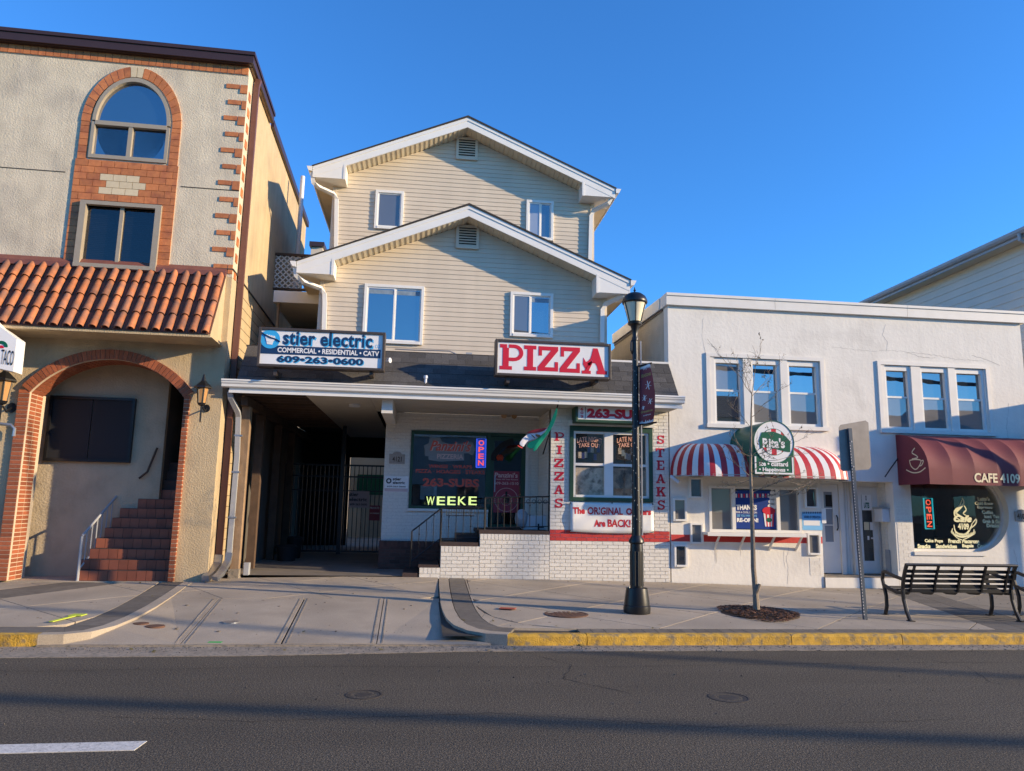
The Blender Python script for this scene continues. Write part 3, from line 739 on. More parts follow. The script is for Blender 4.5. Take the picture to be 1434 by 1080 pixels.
NR = 4; Lt = slope/NR; bt = barrel(Lt+.03); pitch = .198
# pans between the barrels
pan = MB()
x = xa1-.08; nt = 0
while x > xa0:
    for r in range(NR):
        s0 = r*Lt; 
        M = Matrix.Translation((x+random.uniform(-.004,.004), -s0*math.cos(ang)-.012, ztop-s0*math.sin(ang)+.035+.0)) @ Matrix.Rotation(random.uniform(-.03,.03), 4, 'Z') @ Matrix.Rotation(ang-.05+random.uniform(-.008,.008), 4, 'X')
        if x > -6.0: inst(bt, 'roof_tile', LB, M)
    x -= pitch; nt += 1
K['pan'] = mat('clay_pan', (.16,.06,.035), .8, .2, 8)
MB().prismx([(-.01,ztop+.012),(yo-.02,zbot+.012),(yo-.02,zbot-.0),(-.01,ztop)], xa0, xa1).build('tile_pan', K['pan'], LB)
MB().box(xa1-.0, xa1+.03, yo, 0, zbot-.05, zbot-.04).build('awning_end', K['stucco_low'], LB)
# ---- recess behind the arch
yb = .88
rx0, rx1 = P(20, 700, yb)[0]-1.5, P(222, 700, yb)[0]
MB().box(rx0, rx1, yb, yb+.12, .05, 4.6).build('recess_wall', K['stucco_in'], LB)
MB().box(aL-1.0, aL-.95+.0, TH, yb, .05, 4.6).build('recess_wall', K['stucco_in'], LB)
MB().box(aR+.12, aR+.2, TH, 3.3, .05, 4.6).build('recess_wall', K['stucco_in'], LB)
MB().box(rx0, -.3, TH, 3.3, 4.45, 4.6).build('recess_ceiling', K['stucco_in'], LB)
MB().box(rx0, -.3, .005, 3.3, .0, .235).build('recess_floor', K['concrete'], LB)
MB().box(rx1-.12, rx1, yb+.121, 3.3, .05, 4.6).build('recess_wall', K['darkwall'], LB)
# black framed screen on the back wall
sx0, sx1, sz0, sz1 = box4(71, 560, 183, 643, yb-.03)
sc = MB().box(sx0-.05,sx0,yb-.09,yb,sz0-.05,sz1+.05).box(sx1,sx1+.05,yb-.09,yb,sz0-.05,sz1+.05).box(sx0,sx1,yb-.09,yb,sz1,sz1+.05).box(sx0,sx1,yb-.09,yb,sz0-.05,sz0).build('window', K['black'], LB, 'black screened window inside the arch')
MB().box(sx0,(sx0+sx1)/2-.01,yb-.05,yb-.03,sz0,sz1).build('screen', K['screen'], sc)
MB().box((sx0+sx1)/2+.01,sx1,yb-.06,yb-.04,sz0,sz1).build('screen', K['screen'], sc)
# stairs
K['stile'] = mat('stair_tile', (.27,.085,.045), .6, .12, 8, rnd=.15)
K['sgrout'] = mat('stair_grout', (.10,.06,.045), .8)
us = unit('stair_tile', K['stile'])
lefts = [110,112,125,134,146,156,167,192,214,222,226,230,233]
tops = [803,790,773,758,745,733,721,710,698,687,676,666,656]
zst = .235; rise = .172; tread = .115; ys0 = .06
for k in range(12):
    y0 = ys0+k*tread; zt_ = zst+rise*(k+1)
    x0 = P(lefts[k], tops[k]+6, y0)[0]; x1 = aR+.11
    if y0 > 3.1: break
    st = MB().box(x0, x1, y0, y0+.4 if y0 < 2.6 else 3.2, .2, zt_).build('step', K['sgrout'], LB)
    if k < 9:
        x = x0
        while x < x1-.03:
            w = min(.152, x1-x); inst(us, 'tile', st, TS(x+w/2, y0-.008, zt_-rise/2, w-.008, .009, rise-.012)); x += .152
# ---- brick arch ring and jambs
ub_ = unit('brick', K['rbrick'])
bt_ = P(14, 640, 0)[0]
mort = MB(); cs = .0705; z = .24; kk = 0
while z < zspr-.01:
    inst(ub_, 'brick', LB, TS((aLo+aL)/2, -.06, z+cs/2, aL-aLo-.008, .12, cs-.012))
    inst(ub_, 'brick', LB, TS(aL-.012, .001, z+cs/2, .03, .20, cs-.012))
    inst(ub_, 'brick', LB, TS(aL-.012, .212 , z+cs/2, .03, .20, cs-.012))
    inst(ub_, 'brick', LB, TS((aRo+aR)/2, -.06, z+cs/2, aRo-aR-.006, .12, cs-.012))
    z += cs
mort.box(aLo+.004, aL+.0, -.05, .001, .24, zspr).box(aR, aRo-.004, -.05, .001, .24, zspr).box(aL-.001,aL+.001,0,TH+.1,.24,zspr)
# ring
h = zapx-zspr; rad = (aH*aH+h*h)/(2*h); cz_ = zapx-rad; tmax = math.asin(aH/rad)
Larc = 2*tmax*rad; NBk = int(Larc/.0705)
gro = .17
for k in range(NBk):
    t0 = -tmax+2*tmax*k/NBk+.0028; t1 = -tmax+2*tmax*(k+1)/NBk-.0028
    q = [(aC+r*math.sin(t), cz_+r*math.cos(t)) for r, t in ((rad,t0),(rad+gro,t0),(rad+gro,t1),(rad,t1))]
    MB().prism(q, -.07, .0).build('brick', K['rbrick'], LB)
    q = [(aC+r*math.sin(t), cz_+r*math.cos(t)) for r, t in ((rad-.012,t0),(rad+.0,t0),(rad+.0,t1),(rad-.012,t1))]
    MB().prism(q, .005, .22).build('brick', K['rbrick'], LB)
    MB().prism(q, .235, .45).build('brick', K['rbrick'], LB)
for k in range(30):
    t0 = -tmax+2*tmax*k/30; t1 = -tmax+2*tmax*(k+1)/30
    mort.prism([(aC+r*math.sin(t), cz_+r*math.cos(t)) for r, t in ((rad-.003,t0),(rad+gro-.004,t0),(rad+gro-.004,t1),(rad-.003,t1))], -.055, .001)
    mort.prism([(aC+r*math.sin(t), cz_+r*math.cos(t)) for r, t in ((rad-.004,t0),(rad,t0),(rad,t1),(rad-.004,t1))], .0, .45)
mort.build('mortar', K['rmortar'], LB)
# ---- things fixed to the building
def lantern(x, z, s, label, y=0):
    t = thing('wall_lantern', label, 'lantern', (x, y, z), 'wall lanterns on the stucco building')
    cy = y-.16*s
    MB().lathe([(.012*s,z+.30*s),(.02*s,z+.26*s),(.035*s,z+.2*s),(.13*s,z+.11*s),(.135*s,z+.09*s),(.10*s,z+.085*s)],x,cy,6).build('cap', K['black'], t)
    MB().lathe([(.082*s,z+.085*s),(.055*s,z-.14*s)],x,cy,6).build('glass', K['amber'], t)
    b = MB()
    for k in range(6):
        a = 2*math.pi*k/6; b.tube([(x+.085*s*math.cos(a),cy+.085*s*math.sin(a),z+.085*s),(x+.058*s*math.cos(a),cy+.058*s*math.sin(a),z-.14*s)],.006*s,4)
    b.lathe([(.062*s,z-.14*s),(.05*s,z-.17*s),(.015*s,z-.19*s),(.012*s,z-.42*s),(.001,z-.44*s)],x,cy,8)
    b.tube([(x+.02*s,cy,z-.20*s),(x+.05*s,cy+.03,z-.26*s),(x+.04*s,y-.01,z-.2*s)],.012*s,6)
    b.disc(x+.04*s,z-.2*s,.05*s,.06*s,y-.02,y,12)
    b.build('bracket', K['black'], t)
lx, lz = P(284, 552, -.16); lantern(lx, lz, 1.15, 'black coach lantern on the pier right of the brick arch')
lx, lz = P(6, 545, -.2); lantern(lx, lz, 1.45, 'black coach lantern under the taco sign at the left edge')
# taco sign (a house-shaped box sign)
sY = -.9
pts = [P(-40,488,sY), P(-40,430,sY), P(0,457.5,sY), P(24,474,sY), P(19,520.5,sY), P(-40,505,sY)]
pts = [P(-52,505,sY), P(-52,452,sY), P(-14,440,sY), P(0,457.5,sY), P(23.5,474.5,sY), P(18.5,520.5,sY)]
ts_ = thing('restaurant_sign', 'white house-shaped box sign reading TACO hung at the left edge', 'sign', (pts[3][0], sY, pts[3][1]))
MB().prism(pts, sY, sY+.28).build('sign_box', K['swhite'], ts_)
x0,x1,z0_,z1_ = box4(1.5, 492, 19.5, 513, sY)
mpf = lambda x,y,z: (x, sY-.006, z - (x-x0)*.10)
text('TACO', x0, x1, z0_+.03, z1_+.03, sY, K['blackmatte'], ts_, bold=.0, mp=mpf)
x0,x1,z0_,z1_ = box4(-4, 470, 9, 486, sY)
MB().ring((x0+x1)/2,z0_,.05,.1,sY-.008,sY,12,0,math.pi).build('emblem', K['sgreen'], ts_)
MB().ring((x0+x1)/2,z0_-.02,.0,.045,sY-.008,sY,12,0,math.pi).build('emblem', K['sred'], ts_)
MB().box(pts[3][0]-.2,pts[3][0]-.15,sY+.28,0,pts[1][1]-.05,pts[1][1]).build('bracket', K['black'], ts_)
# hand rails
def rail(pts, z0f, n, mat_, name, label, group=None, r=.018, twist=True, low=.10):
    t = thing('hand_rail', label, 'hand rail', (pts[0][0], pts[0][1], pts[0][2]-.9))
    MB().tube(pts, r*1.15, 8).build('top_rail', mat_, t)
    lowp = [(p[0], p[1], p[2]-z0f+low) for p in pts]
    MB().tube(lowp, r*.8, 6).build('bottom_rail', mat_, t)
    a, c = Vector(pts[0]), Vector(pts[-1])
    for k in range(n):
        q = a.lerp(c, (k)/(n-1)); low_ = q-Vector((0,0,z0f-low + (.12 if k in (0,n-1) else 0)))
        MB().tube([tuple(low_), tuple(q)], r*(.55 if k not in (0,n-1) else 1.0), 5).build('baluster', mat_, t)
    return t
x0, z0_ = P(115, 751, .05); x1, z1_ = P(184, 671, 1.3)
rail([(x0,.05,z0_),(x1,1.3,z1_)], .55, 11, K['gsteel'], 'rail', 'grey metal hand rail rising beside the tiled stairs', low=0)
MB().tube([(x0,.05,z0_),(x0,.05,.2)], .025, 8).build('rail_post', K['gsteel'], bpy.data.objects['hand_rail'])
x0, z0_ = P(22, 766, 1.3); x1, z1_ = P(62, 743, 1.35)
rail([(x0,1.25,z0_),(x1,1.25,z1_)], .60, 4, K['black'], 'rail', 'short black hand rail on the sunlit recess wall inside the arch', low=.05)
x0, z0_ = P(62, 771, 1.22)
fl = thing('flower_bunch', 'dried red flower bunch tied to the short black rail', 'flowers', (x0,1.2,z0_))
b = MB()
for k in range(14):
    a = random.uniform(0,6.28); q = (x0+random.uniform(-.07,.07),1.15+random.uniform(-.04,.04),z0_+random.uniform(-.03,.03)); b.lathe([(.001,q[2]+.02),(.025,q[2]),(.001,q[2]-.02)],q[0],q[1],5)
b.build('blossom', K['poster'], fl)
MB().tube([(x0+.05,1.15,z0_+.05),(x0+.06,1.15,z0_-.12)],.006,4).tube([(x0+.1,1.15,z0_+.03),(x0+.03,1.15,z0_-.1)],.005,4).build('stem', K['leaf'], fl)
x0, z0_ = P(195, 670, yb-.05); x1, z1_ = P(241, 650, yb+.9)
t = thing('wall_rail', 'dark hand rail fixed to the wall above the tiled stairs', 'hand rail', (x0,yb-.05,z0_))
MB().tube([(x0,yb-.06,z0_),((x0+x1)/2,yb-.06,z0_+.12),(x1,yb-.06,z1_+.25)],.02,8).build('rail', K['wooddk'], t)
# grey conduit elbow on the left jamb
x0, z0_ = P(-6, 593, -.12); x1, z1_ = P(19, 611, -.12)
t = thing('vent_elbow', 'small silver pipe elbow poking out beside the left brick jamb', 'pipe', (x1,-.1,z1_))
MB().tube([(x0-.2,-.12,z0_+.02),(x1-.06,-.12,z0_-.02),(x1,-.12,z0_-.08),(x1,-.12,z1_)],.028,8).build('elbow_pipe', K['steel'], t, smooth=True)
# brown downspout on the side wall
def downspout(name, label, pts, w, d, m, shoe=None, straps=()):
    t = thing(name, label, 'downspout', pts[-1])
    MB().rtube(pts, w, d).build('pipe', m, t)
    if shoe: MB().rtube(shoe, w*1.25, d*1.25).build('shoe', K['steel'], t)
    for z in straps: MB().box(pts[-1][0]-w*.8, pts[-1][0]+w*.8, pts[-1][1]-d*.7, pts[-1][1]+d*.6, z, z+.03).build('strap', K['steel'], t)
    return t
zg = .3
downspout('downspout', 'brown downspout down the side wall with a silver shoe', [(.10,.40,9.76),(.07,.40,9.6),(.07,.40,.62)], .10,.085, K['brownlt'],
    [(.07,.40,.66),(.07,.38,.5),(.03,.1,.36),(.0,-.12,.30)])
setframe()
# ================================================================== MIDDLE: pizzeria with the gabled house above it
PZ = thing('pizzeria_building', 'cream sided gabled house above a white brick pizzeria with an open garage passage', 'building', (.8, 14, .3))
K['curt'] = mat('net_curtain', (.20,.27,.34), .8, .25, 12)
K['glassgrey'] = glass('glass_with_grey_shade', refl=.16, body=(.12,.125,.13))
EZ = 3.50                        # underside of the eaves board
XL, XR = -3.36, 4.745            # ends of the mansard
def vwin(px, Y, label, panes, parent=PZ, slider=True, fw=.06, ratio=.5, name='window', fm='vinyl'):
    x0, x1, z0, z1 = box4(*px, Y)
    b = MB(); yf = Y-.055
    b.box(x0,x0+fw,yf,Y+.02,z0,z1).box(x1-fw,x1,yf,Y+.02,z0,z1).box(x0+fw,x1-fw,yf,Y+.02,z1-fw,z1).box(x0+fw,x1-fw,yf-.01,Y+.02,z0,z0+fw)
    w = b.build(name, K[fm], parent, label, bevel=.004)
    xm = x0+(x1-x0)*ratio; zm = z0+(z1-z0)*ratio; s = .028
    if slider == True:
        spans = [(x0+fw, xm-.0, z0+fw, z1-fw, yf+.02), (xm, x1-fw, z0+fw, z1-fw, yf+.035)]
    elif slider == 'hung':
        spans = [(x0+fw, x1-fw, zm, z1-fw, yf+.012), (x0+fw, x1-fw, z0+fw, zm, yf+.028)]
    else: spans = [(x0+fw, x1-fw, z0+fw, z1-fw, yf+.03)]
    for (a, c, d, e, y), pm in zip(spans, panes):
        sb = MB().box(a,a+s,y,y+.03,d,e).box(c-s,c,y,y+.03,d,e).box(a+s,c-s,y,y+.03,e-s,e).box(a+s,c-s,y,y+.03,d,d+s)
        sb.build('sash', K[fm], w)
        MB().box(a+s,c-s,y+.012,y+.018,d+s,e-s).build('pane', K[pm], w)
        if pm in ('glassblue',): MB().box(a+s,c-s,y+.009,y+.0115,e-s-.11,e-s-.02).build('valance', K['curt'], w)
    return (x0,x1,z0,z1), w

def gable(Yw, Yf, tipL, apex, tipR, wallL, wallR, zbase, Yback, wins, ventpx, fdep=.23):
    xa, za = P(*apex, Yf); xl, zl = P(*tipL, Yf); xr, zr_ = P(*tipR, Yf)
    hw = (xr-xl)/2; sl = ((za-zl)/(xa-xl) + (za-zr_)/(xr-xa))/2
    WL = P(*wallL, Yw)[0]; WR = P(*wallR, Yw)[0]
    top = lambda x: za - sl*abs(x-xa)            # top of fascia
    under = lambda x: top(x)-fdep
    ze = top(xl)-.30
    # house core
    core = MB().prism([(WL+.01,zbase),(WR-.01,zbase),(WR-.01,under(WR)-.0),(xa,under(xa)-.01),(WL+.01,under(WL)-.0)], Yw+.005, Yback)
    core.build('house_core', K['siding'], PZ)
    # horizontal boards, clipped by the gable and the windows
    exp = .1; z = zbase
    spans_w = [w_[0] for w_ in wins]
    while z < under(xa)-.02:
        z1 = z+exp
        def xs_at(zz):
            if zz <= under(WL): a = WL
            else: a = xa-(under(xa)-zz)/sl
            if zz <= under(WR): c = WR
            else: c = xa+(under(xa)-zz)/sl
            return a, c
        a0, c0 = xs_at(z); a1, c1 = xs_at(min(z1, under(xa)-.012))
        zt = min(z1, under(xa)-.012)
        cuts = sorted([(w_[0], w_[1]) for w_ in spans_w if w_[2] < z+exp*.6 and w_[3] > z+exp*.4])
        segs = []; s0, s1 = a0, a1
        for (u, v) in cuts:
            segs.append((s0, s1, u, u)); s0 = s1 = v
        segs.append((s0, s1, c0, c1))
        for (b0, b1, e0, e1) in segs:
            if e0-b0 < .03 or e1 < b1: continue
            MB().add([(b0,Yw-.012,z),(e0,Yw-.012,z),(e1,Yw-.001,zt),(b1,Yw-.001,zt),(b0,Yw+.004,z),(e0,Yw+.004,z),(e1,Yw+.004,zt),(b1,Yw+.004,zt)],
                [(0,1,2,3),(5,4,7,6),(4,5,1,0),(3,2,6,7),(4,0,3,7),(1,5,6,2)]).build('siding_board', K['siding'], PZ)
        z = z1
    for (c, s) in ((WL, 1), (WR, -1)):
        MB().box(c-.012*s, c+.075*s, Yw-.03, Yw+.05, zbase, under(c)-.05).build('corner_post', K['siding'], PZ)
    # fascias
    for (x_, s) in ((xl, 1), (xr, -1)):
        MB().prism([(x_,top(x_)),(xa,za),(xa,za-fdep),(x_,top(x_)-fdep)], Yf, Yf+.03).build('rake_board', K['vinyl'], PZ)
        MB().prism([(x_,top(x_)),(xa,za),(xa,za-.075),(x_,top(x_)-.075)], Yf-.014, Yf-.001).build('rake_trim', K['vinyl'], PZ)
    # soffit panels under the rakes
    for s in (-1, 1):
        xe = (WL+.0) if s < 0 else (WR-.0)
        n = int(abs(xe-xa)/.105)
        for k in range(n):
            p0 = xa+(xe-xa)*k/n; p1 = xa+(xe-xa)*(k+1)/n
            pm_ = p0+(p1-p0)*.86
            MB().add([(p0,Yf+.03,under(p0)+.012),(pm_,Yf+.03,under(pm_)+.0),(p1,Yf+.03,under(p1)+.014),(p0,Yw,under(p0)+.012),(pm_,Yw,under(pm_)),(p1,Yw,under(p1)+.014),
                     (p0,Yf+.03,under(p0)+.03),(p1,Yf+.03,under(p1)+.03),(p0,Yw,under(p0)+.03),(p1,Yw,under(p1)+.03)],
                    [(0,1,4,3),(1,2,5,4),(6,8,9,7),(0,6,7,2,1),(3,4,5,9,8),(0,3,8,6),(2,7,9,5)]).build('soffit_panel', K['soffit'], PZ)
    # shingled roof slabs
    for (x_, s) in ((xl-.03, 1), (xr+.03, -1)):
        MB().prism([(x_,top(x_)+.002),(xa,za+.002),(xa,za+.045),(x_,top(x_)+.03)], Yf-.03, Yback+.4).build('roof', K['roofdark'], PZ)
    return dict(xa=xa, za=za, xl=xl, xr=xr, zl=zl, zr=zr_, WL=WL, WR=WR, top=top, under=under, sl=sl)
W1 = vwin((508.8,400,593,482), 14.9, 'wide slider window with a drawn blue lit shade', ['glassblue','glassblue'], ratio=.515)
W2 = vwin((714,410.6,774,472.7), 14.9, 'slider window with one dim curtained half', ['glassgrey','glassblue'], ratio=.47)
W3 = vwin((525,268,565,322), 16.1, 'small upper window with a flat shade', ['glassgrey'], slider=False)
W4 = vwin((736.5,282,774.7,337), 16.1, 'small upper window with a half drawn curtain', ['glassw','glassup'] if False else ['glasscurt','glassup'], ratio=.52)
gl_ = gable(14.9, 14.45, (416,367), (657,288), (882,392), (447.4,420), (848.8,430), 4.44, 22, [W1, W2], None)
gu_ = gable(16.1, 15.65, (438.6,233.4), (655.4,165), (861.5,264.5), (465,300), (831,320), 6.0, 23, [W3, W4], None)
def vent(px, Y):
    x0,x1,z0,z1 = box4(*px, Y); f = .06
    v = MB().box(x0,x0+f,Y-.045,Y,z0,z1).box(x1-f,x1,Y-.045,Y,z0,z1).box(x0+f,x1-f,Y-.045,Y,z1-f,z1).box(x0+f,x1-f,Y-.045,Y,z0,z0+f).build('gable_vent', K['siding'], PZ)
    MB().box(x0+f,x1-f,Y-.022,Y-.018,z0+f,z1-f).build('vent_back', K['blackmatte'], v)
    n = 7; h = (z1-z0-2*f)/n
    for k in range(n):
        zz = z0+f+h*k
        MB().prismx([(Y-.040,zz+.004),(Y-.036,zz),(Y-.023,zz+h*.52),(Y-.027,zz+h*.56)], x0+f, x1-f).build('louvre', K['siding'], v)
vent((638.7,193.5,669,224.5), 16.08); vent((638.7,316,671,349), 14.88)
# eave returns, side soffits and gutters
def eave_return(Yf, Yw, gd, left, px_in, ybot, tip):
    x_in = P(px_in, ybot, Yf)[0]; zb = P((px_in+tip)/2, ybot, Yf)[1]
    xt = gd['xl'] if left else gd['xr']
    pts = [(xt, gd['top'](xt)-.01), (x_in, gd['top'](x_in)-.11), (x_in, zb), (xt, zb)]
    MB().prism(pts, Yf+.006, Yw+.25).build('eave_return', K['vinyl'], PZ)
    a = .05 if left else -.05
    MB().box(x_in, x_in+a, Yf-.004, Yw-.02, zb-.012, gd['under'](x_in)+.05).build('return_cap', K['vinyl'], PZ)
    # eaves running back along the side
    xw = gd['WL'] if left else gd['WR']
    MB().box(xt, xw, Yw+.26, Yw+6, zb, zb+.02).build('side_soffit', K['soffit'], PZ)
    MB().box(xt-.012, xt+.012, Yf+.03, Yw+6, zb, gd['top'](xt)-.0).build('side_fascia', K['vinyl'], PZ)
    s = -1 if left else 1
    gx = xt+s*.013; zt = gd['top'](xt)-.005
    MB().prism([(gx,zt),(gx+s*.12,zt),(gx+s*.10,zt-.05),(gx+s*.07,zt-.10),(gx,zt-.11)], Yf-.03, Yw+6).build('gutter', K['vinyl'], PZ)
eave_return(14.45,14.9,gl_,True,463.5,383,416); eave_return(14.45,14.9,gl_,False,838.5,410.5,882)
eave_return(15.65,16.1,gu_,True,480.5,249,438); eave_return(15.65,16.1,gu_,False,818.5,275,861)
def dsp(label, pxs, m='vinyl', w=.085, d=.065):
    pts = []
    for (px, py, Y) in pxs:
        x, z = P(px, py, Y); pts.append((x, Y, z))
    MB().rtube(pts, w, d).build('downspout', K[m], PZ, label)
dsp(None, [(413,373,14.5),(415,386,14.52),(425,395,14.6),(449,404,14.82),(454.5,412,14.84),(455,425,14.84),(453.5,470,14.84)])
dsp(None, [(877,400,14.5),(872,414,14.56),(848,426,14.8),(843.5,434,14.84),(843,480,14.84)])
dsp(None, [(437,242,15.7),(439,256,15.72),(446,262,15.8),(467,272,16.0),(471.5,279,16.04),(470.5,352,16.04)])
dsp(None, [(858,272,15.7),(852,285,15.78),(831,295,16.0),(827.5,303,16.04),(826,365,16.04)])
# ---- mansard over the shops
yg = 13.36
mt, ym, mb_ = 4.45, 14.0, 3.70
MB().prismx([(13.42,mb_),(14.0,mt),(14.95,mt+.0),(14.95,EZ+.02),(13.42,EZ+.02)], XL+.06, XR-.002).build('canopy_body', K['roofdark'], PZ)
us_ = unit('shingle', K['shingle'])
rows = 7; L_ = math.hypot(14.0-13.42, mt-mb_); angm = math.atan2(mt-mb_, 14.0-13.42)
for r in range(rows):
    x = XL+.02-(.15 if r % 2 else 0)
    while x < XR+.01:
        w = .3; a = max(x, XL+.02); c = min(x+w, XR+.012)
        if c-a > .03:
            s = (r+.5)*L_/rows; y = 13.42+s*math.cos(angm)-.012*math.sin(angm); z = mb_+s*math.sin(angm)+.012*math.cos(angm)
            M = Matrix.Translation(((a+c)/2, y-.004*(r%2), z)) @ Matrix.Rotation(angm, 4, 'X') @ Matrix.Diagonal((c-a-.005, 1, 1, 1)) @ Matrix.Rotation(R(-1.5), 4, 'X')
            o = inst(bpy.data.meshes.get('shingle_tab') or MB().box(-.5,.5,-L_/rows/2-.02,L_/rows/2+.02,-.006,.006).build('shingle_tab', K['shingle']).data, 'shingle', PZ, M)
        x += w
for o in [o for o in C.objects if o.name == 'shingle_tab']: bpy.data.objects.remove(o)
xk0 = P(857, 505, 14.0)[0]
MB().box(xk0-1.3, XR+.02, 13.97, 14.9, mt+.0, mt+.04).build('parapet_cap', K['wtrim'], PZ)
MB().box(XL, xk0-1.31, 13.99, 14.1, mt+.0, mt+.03).build('roof_ridge', K['roofdark'], PZ)
# gutter and eaves board
gx0, gx1 = P(311,536,yg)[0], P(958,556,yg)[0]
MB().prismx([(13.40,3.71),(13.29,3.715),(13.285,3.69),(13.30,3.685),(13.305,3.655),(13.325,3.63),(13.33,3.59),(13.36,3.575),(13.40,3.575)], gx0, gx1).build('gutter', K['vinyl'], PZ)
MB().box(gx0+.12, gx1-.03, 13.401, 13.43, EZ-.0, 3.71).build('eaves_board', K['vinyl'], PZ)
MB().box(gx0+.12, gx1-.03, 13.375, 13.3995, EZ-.015, EZ+.03).build('eaves_trim', K['vinyl'], PZ)
# soffit: boarded right part, open joists over the passage on the left
K['ply'] = mat('painted_ply', (.45,.42,.36), .8, .08, 3)
MB().box(-1.0, XR-.01, 13.44, 15.5, EZ-.01, EZ+.01).build('soffit', K['ply'], PZ)
MB().box(-2.15, -1.01, 13.44, 22, EZ-.0, EZ+.015).build('soffit', K['ply'], PZ)
MB().box(XL+.1, -2.16, 13.44, 22, EZ+.1, EZ+.12).build('deck_boards', K['wooddk'], PZ)
for k in range(14):
    y = 13.55+k*.42; MB().box(XL+.1, -2.16, y, y+.045, EZ-.03, EZ+.099).build('joist', K['wooddk'], PZ)
x, z = P(496, 562, 14.4)
MB().lathe([(.11,EZ-.002),(.11,EZ-.05),(.001,EZ-.06)], x, 14.5, 14).build('ceiling_light', K['plastic'], PZ)
# passage: posts, beam, side wall, ceiling
xp, _ = P(336, 700, 13.95)
for (y, hh) in ((13.9, EZ), (15.1, EZ-.02), (17.0, EZ-.02), (18.7, EZ-.02)):
    MB().box(xp-.075, xp+.075, y, y+.15, zd(xp,min(y,14))+(.12 if y < 14 else 0), hh-.19).build('timber_post', K['wood'] if y<14 else K['wooddk'], PZ)
MB().box(xp-.09,xp+.09,13.88,14.07,.2,.42).build('post_base', K['concrete_old'], PZ)
MB().box(xp-.06, xp+.06, 13.7, 22, EZ-.19, EZ-.03).build('beam', K['wooddk'], PZ)
MB().box(-.80, -.60, 13.62, 15.5, 3.24, EZ-.011).build('beam_end', K['wtrim'], PZ)
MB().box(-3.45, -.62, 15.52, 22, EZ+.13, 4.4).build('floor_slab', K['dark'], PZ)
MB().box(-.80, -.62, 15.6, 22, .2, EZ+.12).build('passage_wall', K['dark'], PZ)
# ---- brick front
Yr = 15.5; XJ = 2.405
zwin = box4(797.6, 598, 913.3, 702.4, 14.0)
gw = (P(574,660,Yr)[0], P(735,660,Yr)[0], P(630,713,Yr)[1], P(630,604.5,Yr)[1])
dr = (P(684,700,Yr)[0], P(735,700,Yr)[0], P(705,744,Yr)[1], gw[3])
zplat = P(700,748,14.0)[1]; z2 = P(640,765,14.0)[1]; z1_ = P(600,795,14.0)[1]
xs1, xs2, xs3 = P(587,800,14)[0], P(617,780,14)[0], P(672,760,14)[0]
core = MB(); wall_holes(core, XJ, 4.74, .1, EZ-.012, 14.005, 14.22, [zwin]); core.build('front_wall', K['wmortar'], PZ)
MB().box(xs1+.004, xs2, 14.005, 14.2, .1, z1_).box(xs2, xs3, 14.005, 14.2, .1, z2).box(xs3, XJ-.001, 14.005, 14.2, .1, zplat).build('low_wall', K['wmortar'], PZ)
core = MB(); wall_holes(core, -.80, XJ+.2, .2, EZ-.012, Yr+.005, Yr+.16, [gw, dr]); core.build('recess_wall', K['wmortar'], PZ)
MB().box(XJ+.012, XJ+.2, 14.221, Yr, .2, EZ-.012).build('jamb_wall', K['wmortar'], PZ)
MB().box(4.5, 4.74, 14.221, 22, .2, mt-.01).build('party_wall', K['dark'], PZ)
bricks = []
CH = .0677
def field(x0, x1, z0, z1, Y, hole, m_of, off=0):
    nrow = int(round((z1-z0)/CH)); ch = (z1-z0)/nrow
    for r in range(nrow):
        za = z0+r*ch; x = x0-(.1015 if (r+off) % 2 else 0)
        while x < x1-.01:
            a, c = max(x, x0), min(x+.203, x1); x += .203
            segs = [(a, c)]
            for h in hole:
                if h[2]-.01 < za+ch/2 < h[3]+.01:
                    ns = []
                    for (u, v) in segs:
                        if h[0] > u: ns.append((u, min(v, h[0])))
                        if h[1] < v: ns.append((max(u, h[1]), v))
                    segs = [q for q in ns if q[1] > q[0]]
            for (u, v) in segs:
                if v-u > .025: bricks.append((u, v, za, za+ch, Y, m_of((za+ch/2))))
redz = (P(850,756,14)[1], P(850,745,14)[1])
bandf = lambda z: 'r' if redz[0]-.01 < z < redz[1]+.01 else 'w'
field(XJ, 4.735, .24, EZ-.014, 14.0, [zwin], bandf)
field(xs1, xs2, .27, z1_-.11, 14.0, [], lambda z:'w'); field(xs2, xs3, .27, z2-.12, 14.0, [], lambda z:'w'); field(xs3, XJ-.003, .27, zplat-.12, 14.0, [], lambda z:'w')
field(-.80, XJ, .90, EZ-.014, Yr, [gw, dr], lambda z:'w')
bricks.sort(key=lambda b: -((b[1]-b[0])/b[4]**2) * (1 if b[2] < 2.4 else .9))
ubw = unit('brick', K['wbrick']); ubr = unit('brick', K['rbrickpaint'])
nb = 0
rest = MB(); restr = MB()
for (a, c, z0, z1, Y, mm) in bricks:
    if nb < 290 and Y < 15:
        inst(ubr if mm == 'r' else ubw, 'brick', PZ, TS((a+c)/2, Y-.007, (z0+z1)/2, c-a-.009, .014, z1-z0-.009)); nb += 1
    else: (restr if mm == 'r' else rest).box(a+.0045, c-.0045, Y-.007, Y+.006, z0+.0045, z1-.0045)
K['wbrick2'] = K['wbrick']
rest.build('brick_field', K['wbrick'], PZ, kind='stuff'); 
if restr.v: restr.build('brick_field', K['rbrickpaint'], PZ, kind='stuff')
# rowlock courses on top of the stepped wall
for (a, c, zt_) in ((xs1, xs2, z1_), (xs2, xs3, z2), (xs3, XJ, zplat)):
    n = int((c-a)/.0677)
    for k in range(n):
        w = (c-a)/n; inst(ubw, 'rowlock_brick', PZ, TS(a+w*(k+.5), 13.992, zt_-.055, w-.008, .2, .105))
